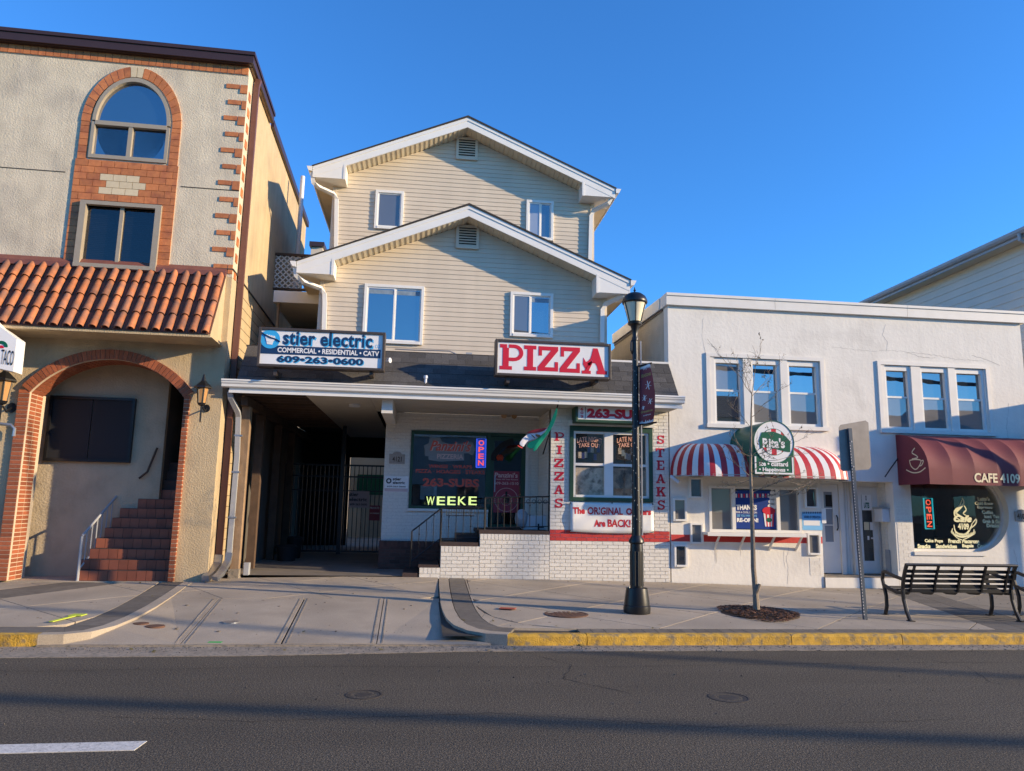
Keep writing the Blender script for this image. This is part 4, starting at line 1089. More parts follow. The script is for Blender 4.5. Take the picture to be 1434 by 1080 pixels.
# jamb bricks
jb = MB(); z = .9
r = 0
while z < EZ-.06:
    y = 14.03-(.1 if r%2 else 0)
    while y < Yr-.02:
        a, c = max(y,14.01), min(y+.203,Yr-.01)
        if c-a > .03: jb.box(XJ, XJ+.013, a+.004, c-.004, z+.004, z+CH-.005)
        y += .203
    z += CH; r += 1
jb.build('brick_field', K['wbrick'], PZ, kind='stuff')
# steps and landing with dark brick treads
K['capstone'] = mat('dark_capstone', (.05,.03,.025), .7, .2, 12, .3, 90)
MB().box(xs3-.02, XJ-.01, 14.0, Yr-.001, zplat, zplat+.07).build('landing', K['capstone'], PZ)
MB().box(xs3+.01, XJ, 14.21, Yr-.001, .2, zplat-.001).build('landing_base', K['dmortar'], PZ)
MB().box(xs2-.02, xs3-.03, 14.0, 15.2, z2, z2+.07).build('step', K['capstone'], PZ)
MB().box(xs2+.01, xs3, 14.21, 15.2, .2, z2-.001).build('step_base', K['dmortar'], PZ)
MB().box(xs3-.42, xs3-.03, 14.25, 15.2, z2+.071, (z2+zplat)/2+.09).build('step', K['capstone'], PZ)
MB().box(xs1-.02, xs2-.03, 14.0, 15.2, z1_, z1_+.05).build('step', K['capstone'], PZ)
MB().box(xs1-.3, xs1-.03, 14.0, 15.2, .2, z1_-.1).build('step', K['capstone'], PZ)
# dark brick base of the recess wall
Yd = 15.28; zdk = P(560,758,Yd)[1]
MB().box(-.79, xs3, Yd+.006, Yr, .2, zdk-.01).build('base_core', K['dmortar'], PZ)
ubd = unit('dark_brick', K['dbrick']); z = .30; r = 0
while z < zdk-.09:
    x = -.80-(.1 if r%2 else 0)
    while x < xs2+.1:
        a, c = max(x,-.80), min(x+.203, xs2+.1)
        if c-a > .03: inst(ubd, 'dark_brick', PZ, TS((a+c)/2, Yd-.006, z+CH/2, c-a-.009, .016, CH-.01))
        x += .203
    z += CH; r += 1
x = -.80
while x < xs2+.1: inst(ubd, 'dark_brick', PZ, TS(x+.034, Yd-.012, zdk-.055, .06, .24, .11)); x += .0677
MB().box(-.82,-.78,Yd,Yr+.3,.2,zdk).build('base_return', K['dbrick'], PZ)
# ---- big shop window and door in green frames
fw = .055
b = MB(); x0,x1,z0,z1 = gw; xd = dr[0]
b.box(x0,x0+fw,Yr-.03,Yr+.1,z0,z1).box(x0+fw,x1,Yr-.03,Yr+.1,z1-fw*1.3,z1).box(x0+fw,xd,Yr-.03,Yr+.1,z0,z0+fw).box(xd-.07,xd+.03,Yr-.04,Yr+.1,z0+.0+fw,z1-fw*1.3)
shopf = b.build('shop_window', K['green'], PZ, 'wide green framed shop window with painted lettering')
MB().box(x0+fw,xd-.07,Yr+.02,Yr+.03,z0+fw,z1-fw*1.3).build('pane', K['glass'], shopf)
MB().box(x0-.02,xd,Yr-.06,Yr,z0-.05,z0-.001).build('sill', K['wtrim'], shopf)
d0,d1,e0,e1 = dr
b = MB(); b.box(d0+.03,d0+.10,Yr-.01,Yr+.05,e0,e1-.08).box(d1-.09,d1,Yr-.01,Yr+.05,e0,e1-.08).box(d0+.10,d1-.09,Yr-.01,Yr+.05,e0,e0+.14).box(d0+.10,d1-.09,Yr-.01,Yr+.05,e1-.16,e1-.08)
door = b.build('door', K['green'], PZ, 'dark green framed glass entrance door')
MB().box(d0+.10,d1-.09,Yr+.01,Yr+.02,e0+.14,e1-.16).build('pane', K['glassd'], door)
MB().box(d0+.11,d0+.13,Yr-.06,Yr-.04,e0+.8,e0+1.15).build('handle', K['steel'], door)
MB().box(d1,d1+.06,Yr-.02,Yr+.004,e0,e1).build('door_trim', K['wtrim'], PZ)
# interior of the shop
MB().box(-.55, 4.4, 18.8, 18.9, .3, 3.4).build('interior_wall', mat('shop_wall', (.30,.30,.30), .9, .2, 2), PZ)
MB().box(-.6, 4.4, 15.7, 18.8, 3.36, 3.4).build('interior_ceiling', K['darkwall'], PZ)
MB().box(-.6, 4.4, 15.67, 18.8, .9, .95).build('interior_floor', K['darkwall'], PZ)
MB().box(.3, 2.0, 16.6, 17.1, .95, 1.75).build('counter', K['darkwall'], PZ)
for (px, py, w, h_, kk) in ((600,690,.35,.3,'plastic'),(620,700,.25,.22,'wooddk'),(655,640,.2,.5,'dark')):
    x, z = P(px, py, 16.2); MB().box(x-w/2,x+w/2,16.1,16.3,z-h_/2,z+h_/2).build('stock_box', K[kk], PZ)
# lettering on the shop window (painted on the glass)
yt = Yr+.017
K['wred'] = mat('window_red', (.62,.10,.06), .5); K['wgrey'] = mat('window_grey', (.22,.25,.27), .6); K['wpink'] = mat('window_pink', (.60,.45,.43), .5)
q = [(594,626),(601,621),(602,613),(616,613),(619,620),(640,626),(659,620),(664,622),(667,634),(657,637),(654,634),(640,635),(650,636),(650,645),(616,646),(601,645),(600,639),(595,638)]
q = [(593.5,624),(600.5,620.5),(601.5,613),(616,613),(619,619),(630,622),(645,621),(661,619),(666,629),(662,638),(656,635),(650,635),(650,645),(616,646.5),(600.5,644),(600,639),(595,638.5),(595,630)]
MB().prism([P(a, c, yt) for a, c in q], yt, yt+.0015).build('window_mural', K['wgrey'], shopf)
yt -= .004
textpx("Panzini's", 602,617,660,632, yt, K['wred'], shopf, bold=.02, shear=.35)
textpx("Panzini's", 602.6,617.4,660.6,632.4, yt+.002, K['wpink'], shopf, bold=.045, shear=.35)
textpx("PIZZERIA", 612,636,649,643, yt, K['wpink'], shopf, bold=.03)
textpx("WINGS · WRAPS", 600,651,661,656, yt, K['wred'], shopf, bold=.03)
textpx("PIZZA · HOAGIES · STEAKS", 582,658,679,663.5, yt, K['wred'], shopf, bold=.03)
textpx("263-SUBS", 592,670,671,682, yt, K['wred'], shopf, bold=.04)
# LED board
lx0,lx1,lz0,lz1 = box4(596,695,673,708.5, Yr+.05)
led = thing('led_board', 'scrolling sign with pale green letters behind the shop window', 'led sign', ((lx0+lx1)/2, Yr+.08, lz0))
MB().box(lx0-.02,lx1+.02,Yr+.055,Yr+.10,lz0,lz1).build('case', K['blackmatte'], led)
for i, ch in enumerate('WEEKE'):
    textpx(ch, 597+i*14.8, 695.5, 608.5+i*14.8, 707.5, Yr+.05, K['led'], led, bold=.01)

# neon OPEN sign
def neon(px, Y, label, colb, colt, rot=False):
    x0,x1,z0,z1 = box4(*px, Y); t = thing('neon_sign', label, 'neon sign', ((x0+x1)/2, Y, z0))
    MB().box(x0,x1,Y+.02,Y+.03,z0,z1).build('back_panel', K['blackmatte'], t)
    b = MB(); r = .012; loop = [(x0+r,Y,z0+r),(x1-r,Y,z0+r),(x1-r,Y,z1-r),(x0+r,Y,z1-r),(x0+r,Y,z0+r)]
    b.tube(loop, r*1.1, 6).build('border_tube', K[colb], t)
    h = (z1-z0-.06)/4
    for i, ch in enumerate('OPEN'):
        vs, fs = glyphs(ch, .02)
        ax=min(v[0] for v in vs);bx=max(v[0] for v in vs);ay=min(v[1] for v in vs);by=max(v[1] for v in vs)
        zt_ = z1-.03-i*h
        uv = [((v[1]-ay)/(by-ay), 1-(v[0]-ax)/(bx-ax)) if rot else ((v[0]-ax)/(bx-ax), (v[1]-ay)/(by-ay)) for v in vs]
        MB().add([(x0+.05+(x1-x0-.1)*u, Y-.004, zt_-h+.02+(h-.03)*w) for u, w in uv], fs).build('letter', K[colt], t)
    return t
n1 = neon((666.5,614,681,655.5), Yr+.05, 'blue bordered neon sign reading OPEN in the pizzeria window', 'neonb', 'neonr')
x0,x1,z0,z1 = box4(667,615,680.5,655, Yr+.05)
MB().box(x0+.02,x1-.02,Yr+.058,Yr+.062,z0+.02,z1-.02).build('glow_panel', mat('neon_glow', (.02,.03,.3), .5, emit=(.04,.08,.9), es=.45), n1)
# door poster
x0,x1,z0,z1 = box4(691,660,727,718, Yr-.02)
t = thing('door_poster', 'red poster with a phone number taped on the entrance door', 'poster', ((x0+x1)/2, Yr-.02, z0))
MB().box(x0,x1,Yr-.016,Yr-.012,z0,z1).build('sheet', K['poster'], t)
textpx("Panzini's", 693,662,725,669, Yr-.018, K['pink'], t, bold=.03)
textpx("Open All Year Round", 694,670.5,725,673, Yr-.018, K['pink'], t)
textpx("609-263-1510", 692,675,726,679, Yr-.018, K['pink'], t, bold=.02)
cx,cz = P(709,700,Yr-.018); MB().ring(cx,cz,.235,.245,Yr-.02,Yr-.017,32).ring(cx,cz,.11,.118,Yr-.02,Yr-.017,24).build('emblem', K['pink'], t)
MB().disc(cx,cz,.07,.08,Yr-.021,Yr-.018,7).box(cx-.02,cx+.02,Yr-.021,Yr-.018,cz+.05,cz+.17).build('emblem', K['blackmatte'], t)
x, z = P(700,641,Yr-.03)
t = thing('pepper_garland', 'red pepper bunch hung at the top of the entrance door', 'ornament', (x,Yr-.03,z))
b = MB()
for k in range(9):
    a = k*.7; b.lathe([(.001,z+.05+.02*math.sin(a)),(.03,z+.02*math.sin(a)),(.001,z-.07)],x+.05*math.cos(a),Yr-.05+.01*math.sin(a),6)
b.build('pepper', K['neonr'] if False else mat('pepper_red', (.5,.05,.02), .4), t)
MB().ring(P(725,655,Yr)[0],P(725,655,Yr)[1],.50,.62,Yr-.028,Yr-.02,18,1.75,2.9).build('ribbon', K['blackmatte'], t)
# flood lights above the window, wall plaques
x, z = P(712,580.5,Yr-.05)
t = thing('flood_light', 'twin flood light with brass heads above the entrance', 'light', (x,Yr,z))
MB().box(x-.05,x+.05,Yr-.03,Yr-.008,z-.04,z+.04).build('base', K['wooddk'], t)
for s in (-1,1): MB().tube([(x+s*.04,Yr-.03,z),(x+s*.09,Yr-.12,z-.02),(x+s*.11,Yr-.2,z-.05)],[.02,.045,.06],10).build('lamp_head', K['amber'], t)
x0,x1,z0,z1 = box4(545,636,567,649.5,Yr-.02)
t = thing('number_plaque', 'weathered house number plaque reading 4121 left of the shop window', 'plaque', ((x0+x1)/2,Yr-.02,z0))
K['plaque'] = mat('plaque_stone', (.36,.32,.28), .8, .15, 20, .4, 60)
b = MB().box(x0,x1,Yr-.03,Yr-.008,z0,z1); b.disc((x0+x1)/2,z1,(x1-x0)*.28,.05,Yr-.031,Yr-.008,16); b.build('plate', K['plaque'], t)
textpx('4121', 549.5,639.5,562.5,646.5, Yr-.033, K['wooddk'], t)
x0,x1,z0,z1 = box4(538.5,667,572,689,Yr-.02)
t = thing('wall_sign', 'small white electrician sign on the brick left of the shop window', 'sign', ((x0+x1)/2,Yr-.02,z0))
MB().box(x0,x1,Yr-.02,Yr-.008,z0,z1).build('plate', K['swhite'], t)
textpx('stier', 550,669,562,673, Yr-.022, K['blackmatte'], t, bold=.03); textpx('electric', 550,674,567,678, Yr-.022, K['blackmatte'], t, bold=.03)
textpx('609-263-0600', 542,680.5,568,682.5, Yr-.022, K['blackmatte'], t, bold=.02)
cx,cz = P(544.5,673.5,Yr-.02); MB().ring(cx,cz,.03,.055,Yr-.024,Yr-.02,18).build('emblem', K['blackmatte'], t)
x0,x1,z0,z1 = box4(538.5,684,571,688.5,Yr-.02); MB().box(x0,x1,Yr-.023,Yr-.0201,z0,z1).build('strip', K['wpink'], t)
# railing on the landing
def railing(pts_px, Y, drop, n, label, frieze=False):
    pts = []
    for (px, py) in pts_px:
        x, z = P(px, py, Y); pts.append((x, Y, z))
    t = thing('iron_railing', label, 'railing', (pts[0][0], Y, pts[0][2]-drop))
    MB().tube(pts, .016, 6).build('top_rail', K['black'], t)
    MB().tube([(x,y,z-drop+.06) for x,y,z in pts], .011, 6).build('bottom_rail', K['black'], t)
    if frieze: MB().tube([(x,y,z-.11) for x,y,z in pts], .009, 6).build('frieze_rail', K['black'], t)
    tot = pts[-1][0]-pts[0][0]
    for k in range(n+1):
        x = pts[0][0]+tot*k/n
        for (a, c) in zip(pts, pts[1:]):
            if a[0]-1e-6 <= x <= c[0]+1e-6: z = a[2]+(c[2]-a[2])*(x-a[0])/max(1e-6,c[0]-a[0])
        post = k in (0, n); r = .016 if post else .0075
        seg = [(x + (0 if post else .0), Y, z-drop-(.06 if post else -.06)), (x, Y, z)]
        MB().tube(seg, r, 5).build('newel' if post else 'baluster', K['black'], t)
        if not post and k % 3 == 1:
            for j in range(6): MB().lathe([(.001,z-drop+.16+j*.09),(.018,z-drop+.185+j*.09),(.001,z-drop+.21+j*.09)],x,Y,5).build('twist', K['black'], t) if j in (1,3) else None
    if frieze:
        b = MB(); x = pts[0][0]+.05
        while x < pts[-1][0]-.03: b.ring(x, pts[0][2]-.055, .03,.04,Y-.005,Y+.005,10); x += .11
        b.build('scroll_frieze', K['black'], t)
    return t
railing([(577,744),(618,712)], 14.3, .62, 4, 'sloping black iron railing beside the lowest pizzeria steps')
railing([(618.7,711.5),(680,711)], 14.12, .62, 6, 'level black iron railing along the middle step')
railing([(679.5,697),(769,695.5)], 14.1, .62, 10, 'black scrollwork railing along the pizzeria landing', True)
# flower box holder on the railing
x0,x1,z0,z1 = box4(625,713,664,722,14.05)
t = thing('planter_bracket', 'empty black wire planter hooked on the middle railing', 'planter', ((x0+x1)/2,14.05,z0))
b = MB(); 
for zz in (z0,z1): b.tube([(x0,13.95,zz),(x1,13.95,zz),(x1,14.1,zz),(x0,14.1,zz),(x0,13.95,zz)],.006,4)
for k in range(12): xx=x0+(x1-x0)*k/11; b.tube([(xx,13.95,z1),(xx,13.95,z0),(xx,14.1,z0)],.004,4)
b.build('wire_basket', K['black'], t)
# white plastic drums and bags on the landing
x0,x1,z0,z1 = box4(731,722,768,748,14.5)
t = thing('white_crate', 'white plastic crate with black marks on the landing by the door', 'crate', ((x0+x1)/2,14.5,z0))
MB().box(x0+.02,x1,14.45,14.8,zplat+.071,z1).build('box', K['plastic'], t, bevel=.02)
MB().box(x0+.3,x0+.42,14.444,14.449,z0+.12,z0+.15).box(x0+.3,x0+.33,14.444,14.449,z0+.05,z0+.2).build('marking', K['blackmatte'], t)
t = thing('plastic_bag', 'crumpled clear plastic bag at the left of the white crate', 'bag', (x0-.05,14.4,z0))
bm_ = bmesh.new(); bmesh.ops.create_icosphere(bm_, subdivisions=2, radius=1)
vs = [(x0-.02+v.co.x*.13*random.uniform(.8,1.1), 14.45+v.co.y*.1, zplat+.28+v.co.z*.2*random.uniform(.85,1.1)) for v in bm_.verts]
fs = [tuple(v.index for v in f.verts) for f in bm_.faces]; bm_.free(); MB().add(vs, fs).build('bag', mat('clear_bag', (.33,.35,.37), .25, spec=.8), t)
# ---- take-out window: green surround and two white double hung units
x0,x1,z0,z1 = zwin; f = .07
b = MB().box(x0,x0+f,13.955,14.1,z0,z1).box(x1-f,x1,13.955,14.1,z0,z1).box(x0+f,x1-f,13.955,14.1,z1-.1,z1).box(x0+f,x1-f,13.955,14.1,z0,z0+f)
gs = b.build('window_surround', K['green'], PZ)
MB().box(x0-.03,x1+.03,13.92,14.0,z1+.002,z1+.10).build('lintel_board', K['wtrim'], PZ)
xm = (x0+x1)/2; units = [(x0+f, P(849.5,650,14)[0]), (P(859.5,650,14)[0]-.06, x1-f)]
for (a, c) in units:
    b = MB(); w = .045
    b.box(a,a+w,13.99,14.08,z0+f,z1-.1).box(c-w,c,13.99,14.08,z0+f,z1-.1).box(a+w,c-w,13.99,14.08,z1-.1-w,z1-.1).box(a+w,c-w,13.985,14.08,z0+f,z0+f+w)
    wn = b.build('window', K['vinyl'], gs); zm = P(830,651,14)[1]
    MB().box(a+w,c-w,14.0,14.05,zm-.02,zm+.03).build('meeting_rail', K['vinyl'], wn)
    MB().box(a+w,c-w,14.04,14.046,zm+.03,z1-.1-w).build('pane', K['glass'], wn)
    MB().box(a+w,c-w,14.03,14.036,z0+f+w,zm-.02).build('pane', K['glass'], wn)
MB().box(units[0][1],units[1][0],13.99,14.09,z0+f,z1-.1).build('mullion', K['vinyl'], gs)
K['photo'] = mat('window_photo', (.42,.27,.18), .7, .5, 5, col2=(.07,.05,.05), c2s=7, c2a=.5)
K['photo2'] = mat('window_photo_tan', (.72,.55,.42), .7, .4, 7, col2=(.16,.10,.08), c2s=9, c2a=.58)
MB().box(x0+.1,units[0][1]-.04,14.052,14.056,z0+.1,zm-.05).build('window_photo', K['photo2'], gs)
MB().box(units[1][0]+.04,x1-.1,14.052,14.056,z0+.1,zm-.05).build('window_photo', K['photo'], gs)
MB().box(x0,x1,14.2,14.22,z0,z1).box(x0+.05,x1-.05,15.2,15.22,z0-.3,z1+.2).build('inner_back', K['dark'], PZ)
K['peach'] = mat('peach_letters', (.72,.36,.24), .5, emit=None)
for (ax, bx) in ((808,843.5),(864,899)):
    textpx('LATE NIGHT', ax,611.5,bx,618.5, 14.032, K['peach'], gs, bold=.025, arc=.04, sp=1.06)
    textpx('TAKE OUT', ax+2,620,bx-2.5,626, 14.032, K['peach'], gs, bold=.025, arc=.03, sp=1.06)
    for k in range(7):
        xx, zz = P(ax+4+k*4.3, 633+random.uniform(-3,8), 14.12); MB().box(xx-.03,xx+.03,14.11,14.13,zz-.05,zz+.07).build('bottle', random.choice([K['photo'],K['photo2'],K['wgrey'],mat('bottle_blue',(.05,.06,.2),.3)]), gs)
# painted vertical words
for i, (ch, y0, y1, xa_, xb_) in enumerate((('P',605.5,617.5,776.5,790),('I',624,636,780,787),('Z',642.3,654.5,776,789.5),('Z',661,673.2,776,790),('A',679.5,692,776,789.5),('S',698,711,776,789))):
    x0,x1,z0,z1 = box4(xa_,y0,xb_,y1,13.99); serif(ch, x0,x1,z0,z1,13.991, K['sred'], PZ, 'painted_letter', d=.003)
for i, (ch, y0, y1, xa_, xb_) in enumerate((('S',609.8,621.8,919.5,931),('T',628,640.5,918.5,930.5),('E',645,658.3,919.5,931),('A',664,677,919,931.5),('K',682,695.5,919,932),('S',700.5,714,920,932))):
    x0,x1,z0,z1 = box4(xa_,y0,xb_,y1,13.99); serif(ch, x0,x1,z0,z1,13.991, K['sred'], PZ, 'painted_letter', d=.003)
# ---- box signs
def boxsign(px, Y, dep, label, name='box_sign', rim='bronze', face='swhite', fwid=.045):
    x0,x1,z0,z1 = box4(*px, Y); t = thing(name, label, 'sign', ((x0+x1)/2, Y, z0))
    MB().box(x0,x0+fwid,Y,Y+dep,z0,z1).box(x1-fwid,x1,Y,Y+dep,z0,z1).box(x0+fwid,x1-fwid,Y,Y+dep,z1-fwid,z1).box(x0+fwid,x1-fwid,Y,Y+dep,z0,z0+fwid).build('frame', K[rim], t, bevel=.006)
    MB().box(x0+fwid,x1-fwid,Y+.03,Y+dep-.02,z0+fwid,z1-fwid).build('face', K[face], t)
    return t, (x0,x1,z0,z1)
YS = 13.04
pz, (x0,x1,z0,z1) = boxsign((693.5,478,856,528.5), YS, .26, 'lit box sign reading PIZZA in big red slab letters')
for (ch, xa_, xb_, ya, yb_) in (('P',700,733,482.5,518),('I',734,751,484,519),('Z',753,782.5,485.5,520),('Z',784,813,486.5,522),):
    a,c,d,e = box4(xa_,ya,xb_,yb_,YS+.03); serif(ch,a,c,d,e,YS+.029,K['sred'],pz,'letter')
a,c,d,e = box4(815,488,849,524,YS+.03); b = MB()
for poly in [bar(.0,0,.36,.12), bar(.60,0,1.03,.13), [(.10,.12),(.28,.12),(.42,.4),(.30,.42)], [(.36,.62),(.46,1),(.64,1),(.93,.13),(.66,.13),(.62,.3),(.54,.42),(.46,.42)], [(.04,.36),(.16,.16),(.30,.42),(.42,.42),(.36,.62),(.26,.5),(.16,.46),(.06,.62)], [(.28,.30),(.46,.44),(.40,.5),(.22,.4)]]:
    b.prism([(a+(c-a)*u, d+(e-d)*w) for u, w in poly], YS+.025, YS+.029)
b.build('letter', K['sred'], pz)
for px in (711, 835):
    x, z = P(px, 532, YS+.15); MB().box(x-.03,x+.03,YS+.1,YS+.6,z-.06,z+.04).build('bracket', K['bronze'], pz)
st, (x0,x1,z0,z1) = boxsign((360.5,461.5,539,516), YS, .26, 'white and navy electrician box sign reading stier electric with a phone number')
a,c,d,e = box4(397,465,523,487,YS+.03)
def lvl(s, x0p, y0p, x1p, y1p, m, bold, name='lettering', yo=0, **kk):
    a,c,d,e = box4(x0p,y0p,x1p,y1p,YS+.03); text(s,a,c,d,e,YS+.028-yo,m,st,name,bold=bold,**kk)
lvl('stier electric', 398.3,466.8,523.6,486.8, K['scyan'], .03, yo=.0, sp=1.08)
lvl('stier electric', 396.5,465.3,521.8,485.3, K['snavy'], .028, yo=.003, sp=1.08)
a,c,d,e = box4(365,486.5,533,498.5,YS+.03); MB().box(a,c,YS+.024,YS+.0295,d,e).build('band', K['snavy'], st)
lvl('CO', 525.5,483,532,488, K['scyan'], .0)
lvl('COMMERCIAL • RESIDENTIAL • CATV', 388.5,489.3,531,496.4, K['swhite'], .03, yo=.006)
lvl('609•263•0600', 388.8,501,510.2,510.8, K['scyan'], .04, yo=.0)
lvl('609•263•0600', 387.6,500,509,509.7, K['snavy'], .035, yo=.003)
cx,cz = P(378.7,475.2,YS+.03); rr_ = P(392.5,475,YS+.03)[0]-cx
MB().disc(cx,cz,rr_,rr_,YS+.018,YS+.0235,36).build('emblem_disc', mat('emblem_blue',(.04,.38,.72),.4), st)
# a raised fist gripping a cable, built from small shapes
fb = MB(); fx, fz, s = cx-.0, cz+.02, rr_/1.0
fb.prism([(fx-.05*1,fz-.11),(fx+.04,fz-.12),(fx+.06,fz-.03),(fx-.07,fz-.02)],YS+.012,YS+.0175)
for k in range(4): fb.disc(fx-.06+k*.04, fz+.02-k*.008, .024,.045,YS+.010,YS+.0165,10)
fb.disc(fx+.0,fz-.04,.07,.035,YS+.009,YS+.0155,12); fb.build('emblem_fist', K['swhite'], st)
MB().tube([(fx-.17,YS+.012,fz+.10),(fx-.09,YS+.010,fz+.05),(fx+.02,YS+.004,fz+.0),(fx+.10,YS+.010,fz-.02),(fx+.17,YS+.012,fz-.06)],.012,6).build('emblem_cable', K['snavy'], st)
for px in (386, 520):
    x, z = P(px, 522, YS+.15); MB().box(x-.03,x+.03,YS+.1,YS+.6,z-.05,z+.04).build('bracket', K['bronze'], st)
x, z = P(543,506,13.7); tag(MB().tube([(x-.02,13.62,z-.03),(x+.02,13.62,z),(x+.05,13.6,z)],[.02,.045,.05],8).build('spot_light', K['plastic']), 'white spotlight on the mansard right of the electrician sign', 'light')
ps = thing('roof_vent_cap', 'small white vent cap standing on the shingled mansard', 'vent', (P(596,533,13.5)[0],13.5,P(596,538,13.5)[1]))
x, z = P(596,536,13.5); MB().lathe([(.03,z-.1),(.03,z+.08),(.045,z+.08),(.04,z+.13),(.001,z+.14)],x,13.5,8).build('cap', K['plastic'], ps)
# phone sign over the take-out window
ph, (x0,x1,z0,z1) = boxsign((806,566,915,592.5), 13.62, .36, 'green framed sign reading 609 263-SUBS above the take-out window', rim='green', fwid=.05)
textpx('263-SUBS', 822,573,908,586.5, 13.646, K['sred'], ph, bold=.06)
for i, ch in enumerate('609'): textpx(ch, 813,571+i*5.2, 817,575+i*5.2, 13.646, K['sred'], ph, bold=.02)
a,c,d,e = box4(819.3,569.5,820.3,587,13.65); MB().box(a,c,13.644,13.649,d,e).build('divider', K['wgrey'], ph)
# cloth banner
x0,x1,z0,z1 = box4(798.5,704.5,915.5,745.5,13.96)
t = thing('cloth_banner', 'white banner reading The ORIGINAL Owners Are BACK! under the take-out window', 'banner', ((x0+x1)/2,13.96,z0))
b = MB(); nx, nz = 24, 8
def by(u, w): return 13.955 - .012*math.sin(u*9+w*4)*math.sin(w*3.14)-.006*math.sin(u*23-w*9)
vs = [(x0+(x1-x0)*i/nx, by(i/nx,j/nz), z0+(z1-z0)*j/nz - .02*math.sin(i/nx*3.14)*(1-j/nz)) for j in range(nz+1) for i in range(nx+1)]
b.add(vs, [(j*(nx+1)+i, j*(nx+1)+i+1, (j+1)*(nx+1)+i+1, (j+1)*(nx+1)+i) for j in range(nz) for i in range(nx)])
bo = b.build('cloth', K['banner'], t, smooth=True); sm = bo.modifiers.new('t','SOLIDIFY'); sm.thickness = .003
mp = lambda x,y,z: (x, by((x-x0)/(x1-x0),(z-z0)/(z1-z0))-.006, z)
K['bred'] = mat('banner_red', (.50,.02,.03), .5)
for (s, a, c, y0, y1, bo_) in (('The',802,819.5,710.5,720,.05),('ORIGINAL',823,872,710.5,721,.03),('Owners',876.5,912,712,721.5,.05),('Are',832,848,728,738,.05),('BACK!',851,883,727.5,738.5,.035)):
    q0,q1,q2,q3 = box4(a,y0,c,y1,13.95); text(s,q0,q1,q2,q3,13.95,K['bred'],t,bold=bo_,mp=mp)
for (px,py) in ((798.5,704.5),(857,704.5),(914,706),(798.5,743),(915,745)):
    x, z = P(px,py,13.95); MB().disc(x,z,.012,.012,13.93,13.96,8).build('eyelet', K['blackmatte'], t)
# ---- flag on its pole
t = thing('flag', 'green white and red flag blowing on a black pole beside the take-out window', 'flag', (2.4,13.9,3.1))
pb = (P(760.5,636,14.3)[0], 14.3, P(760.5,636,14.3)[1]); pt = (P(782,565,13.4)[0], 13.4, P(782,565,13.4)[1])
MB().tube([pb, pt], .014, 6).build('pole', K['black'], t)
MB().lathe([(.02,pt[2]),(.028,pt[2]+.02),(.001,pt[2]+.05)], pt[0], pt[1], 8).build('finial', K['steel'], t)
def strip(name, m, A, B, Ya, Yb, nseg=2):
    vs = []; 
    for i, (p, q) in enumerate(zip(A, B)):
        ya = Ya[i] if isinstance(Ya, list) else Ya; yb_ = Yb[i] if isinstance(Yb, list) else Yb
        for j in range(nseg+1):
            u = j/nseg; yy = ya+(yb_-ya)*u; x, z = P(p[0]+(q[0]-p[0])*u, p[1]+(q[1]-p[1])*u, yy); vs.append((x,yy,z))
    n = nseg+1; fs = [(i*n+j, i*n+j+1, (i+1)*n+j+1, (i+1)*n+j) for i in range(len(A)-1) for j in range(nseg)]
    o = MB().add(vs, fs).build(name, m, t, smooth=True); s_ = o.modifiers.new('t','SOLIDIFY'); s_.thickness = .004; o.modifiers.new('s','SUBSURF').levels = 1
K['fgreen'] = mat('flag_green', (.03,.52,.2), .6); K['fred'] = mat('flag_red', (.50,.04,.04), .6); K['fwhite'] = mat('flag_white', (.74,.70,.70), .6)
strip('green_stripe', K['fgreen'], [(779.5,570),(774,583),(767,600),(760,610),(752,618),(745,632)], [(781,573),(779,586),(773,600),(764,612),(757,622),(749,632.5)], [13.45,13.5,13.55,13.55,13.5,13.45], [13.43,13.46,13.5,13.5,13.46,13.42])
strip('green_stripe', K['fgreen'], [(767,602),(757,610),(748,617),(740,619)], [(760,611),(754,619),(748,631),(736,626)], [13.54,13.6,13.62,13.66], [13.52,13.55,13.5,13.62])
strip('white_stripe', K['fwhite'], [(768,598),(760,604),(750,606),(741,606.5),(733,612),(725.5,622)], [(765,603),(758,610),(749,616),(740,617),(736,622),(733,627)], [13.54,13.58,13.64,13.66,13.62,13.6], [13.5,13.55,13.6,13.62,13.6,13.56])
strip('red_stripe', K['fred'], [(767,598.5),(758,600),(748,601),(738,605)], [(765,602),(758,605),(749,606.5),(738,607.5)], [13.56,13.62,13.66,13.7],[13.54,13.57,13.62,13.65])
strip('red_stripe', K['fred'], [(724,623),(729,625.5),(733.5,627.5)], [(725,625),(729,627.5),(732.5,628.5)], 13.58, 13.57)
strip('emblem', K['blackmatte'], [(742,607.5),(746,609),(750,613)], [(743.5,609.5),(746.5,612),(749,615)], 13.56, 13.56, 1)
strip('emblem', K['blackmatte'], [(750,607.5),(754,608.5),(758,609)], [(749,610),(752.5,612.5),(755.5,613)], 13.55, 13.55, 1)
# cable and junction box on the mansard top
t = thing('junction_box', 'grey junction box with conduits lying along the mansard top', 'junction box', (P(655,497,14.05)[0],14.05,4.5))
x0,x1,z0,z1 = box4(652.5,494,661,501,14.1); MB().box(x0,x1,14.08,14.16,z0,z1).build('box', K['gsteel'], t)
pts = [(553,489),(580,490.5),(605,491),(630,492),(645,499),(655,499)]
MB().tube([(P(a,c,14.2)[0],14.2,P(a,c,14.2)[1]) for a,c in pts],.012,5).build('conduit', K['steel'], t)
MB().tube([(P(a,c+4,14.12)[0],14.12,P(a,c+4,14.12)[1]) for a,c in pts[:-1]],.016,5).build('conduit', K['wtrim'], t)
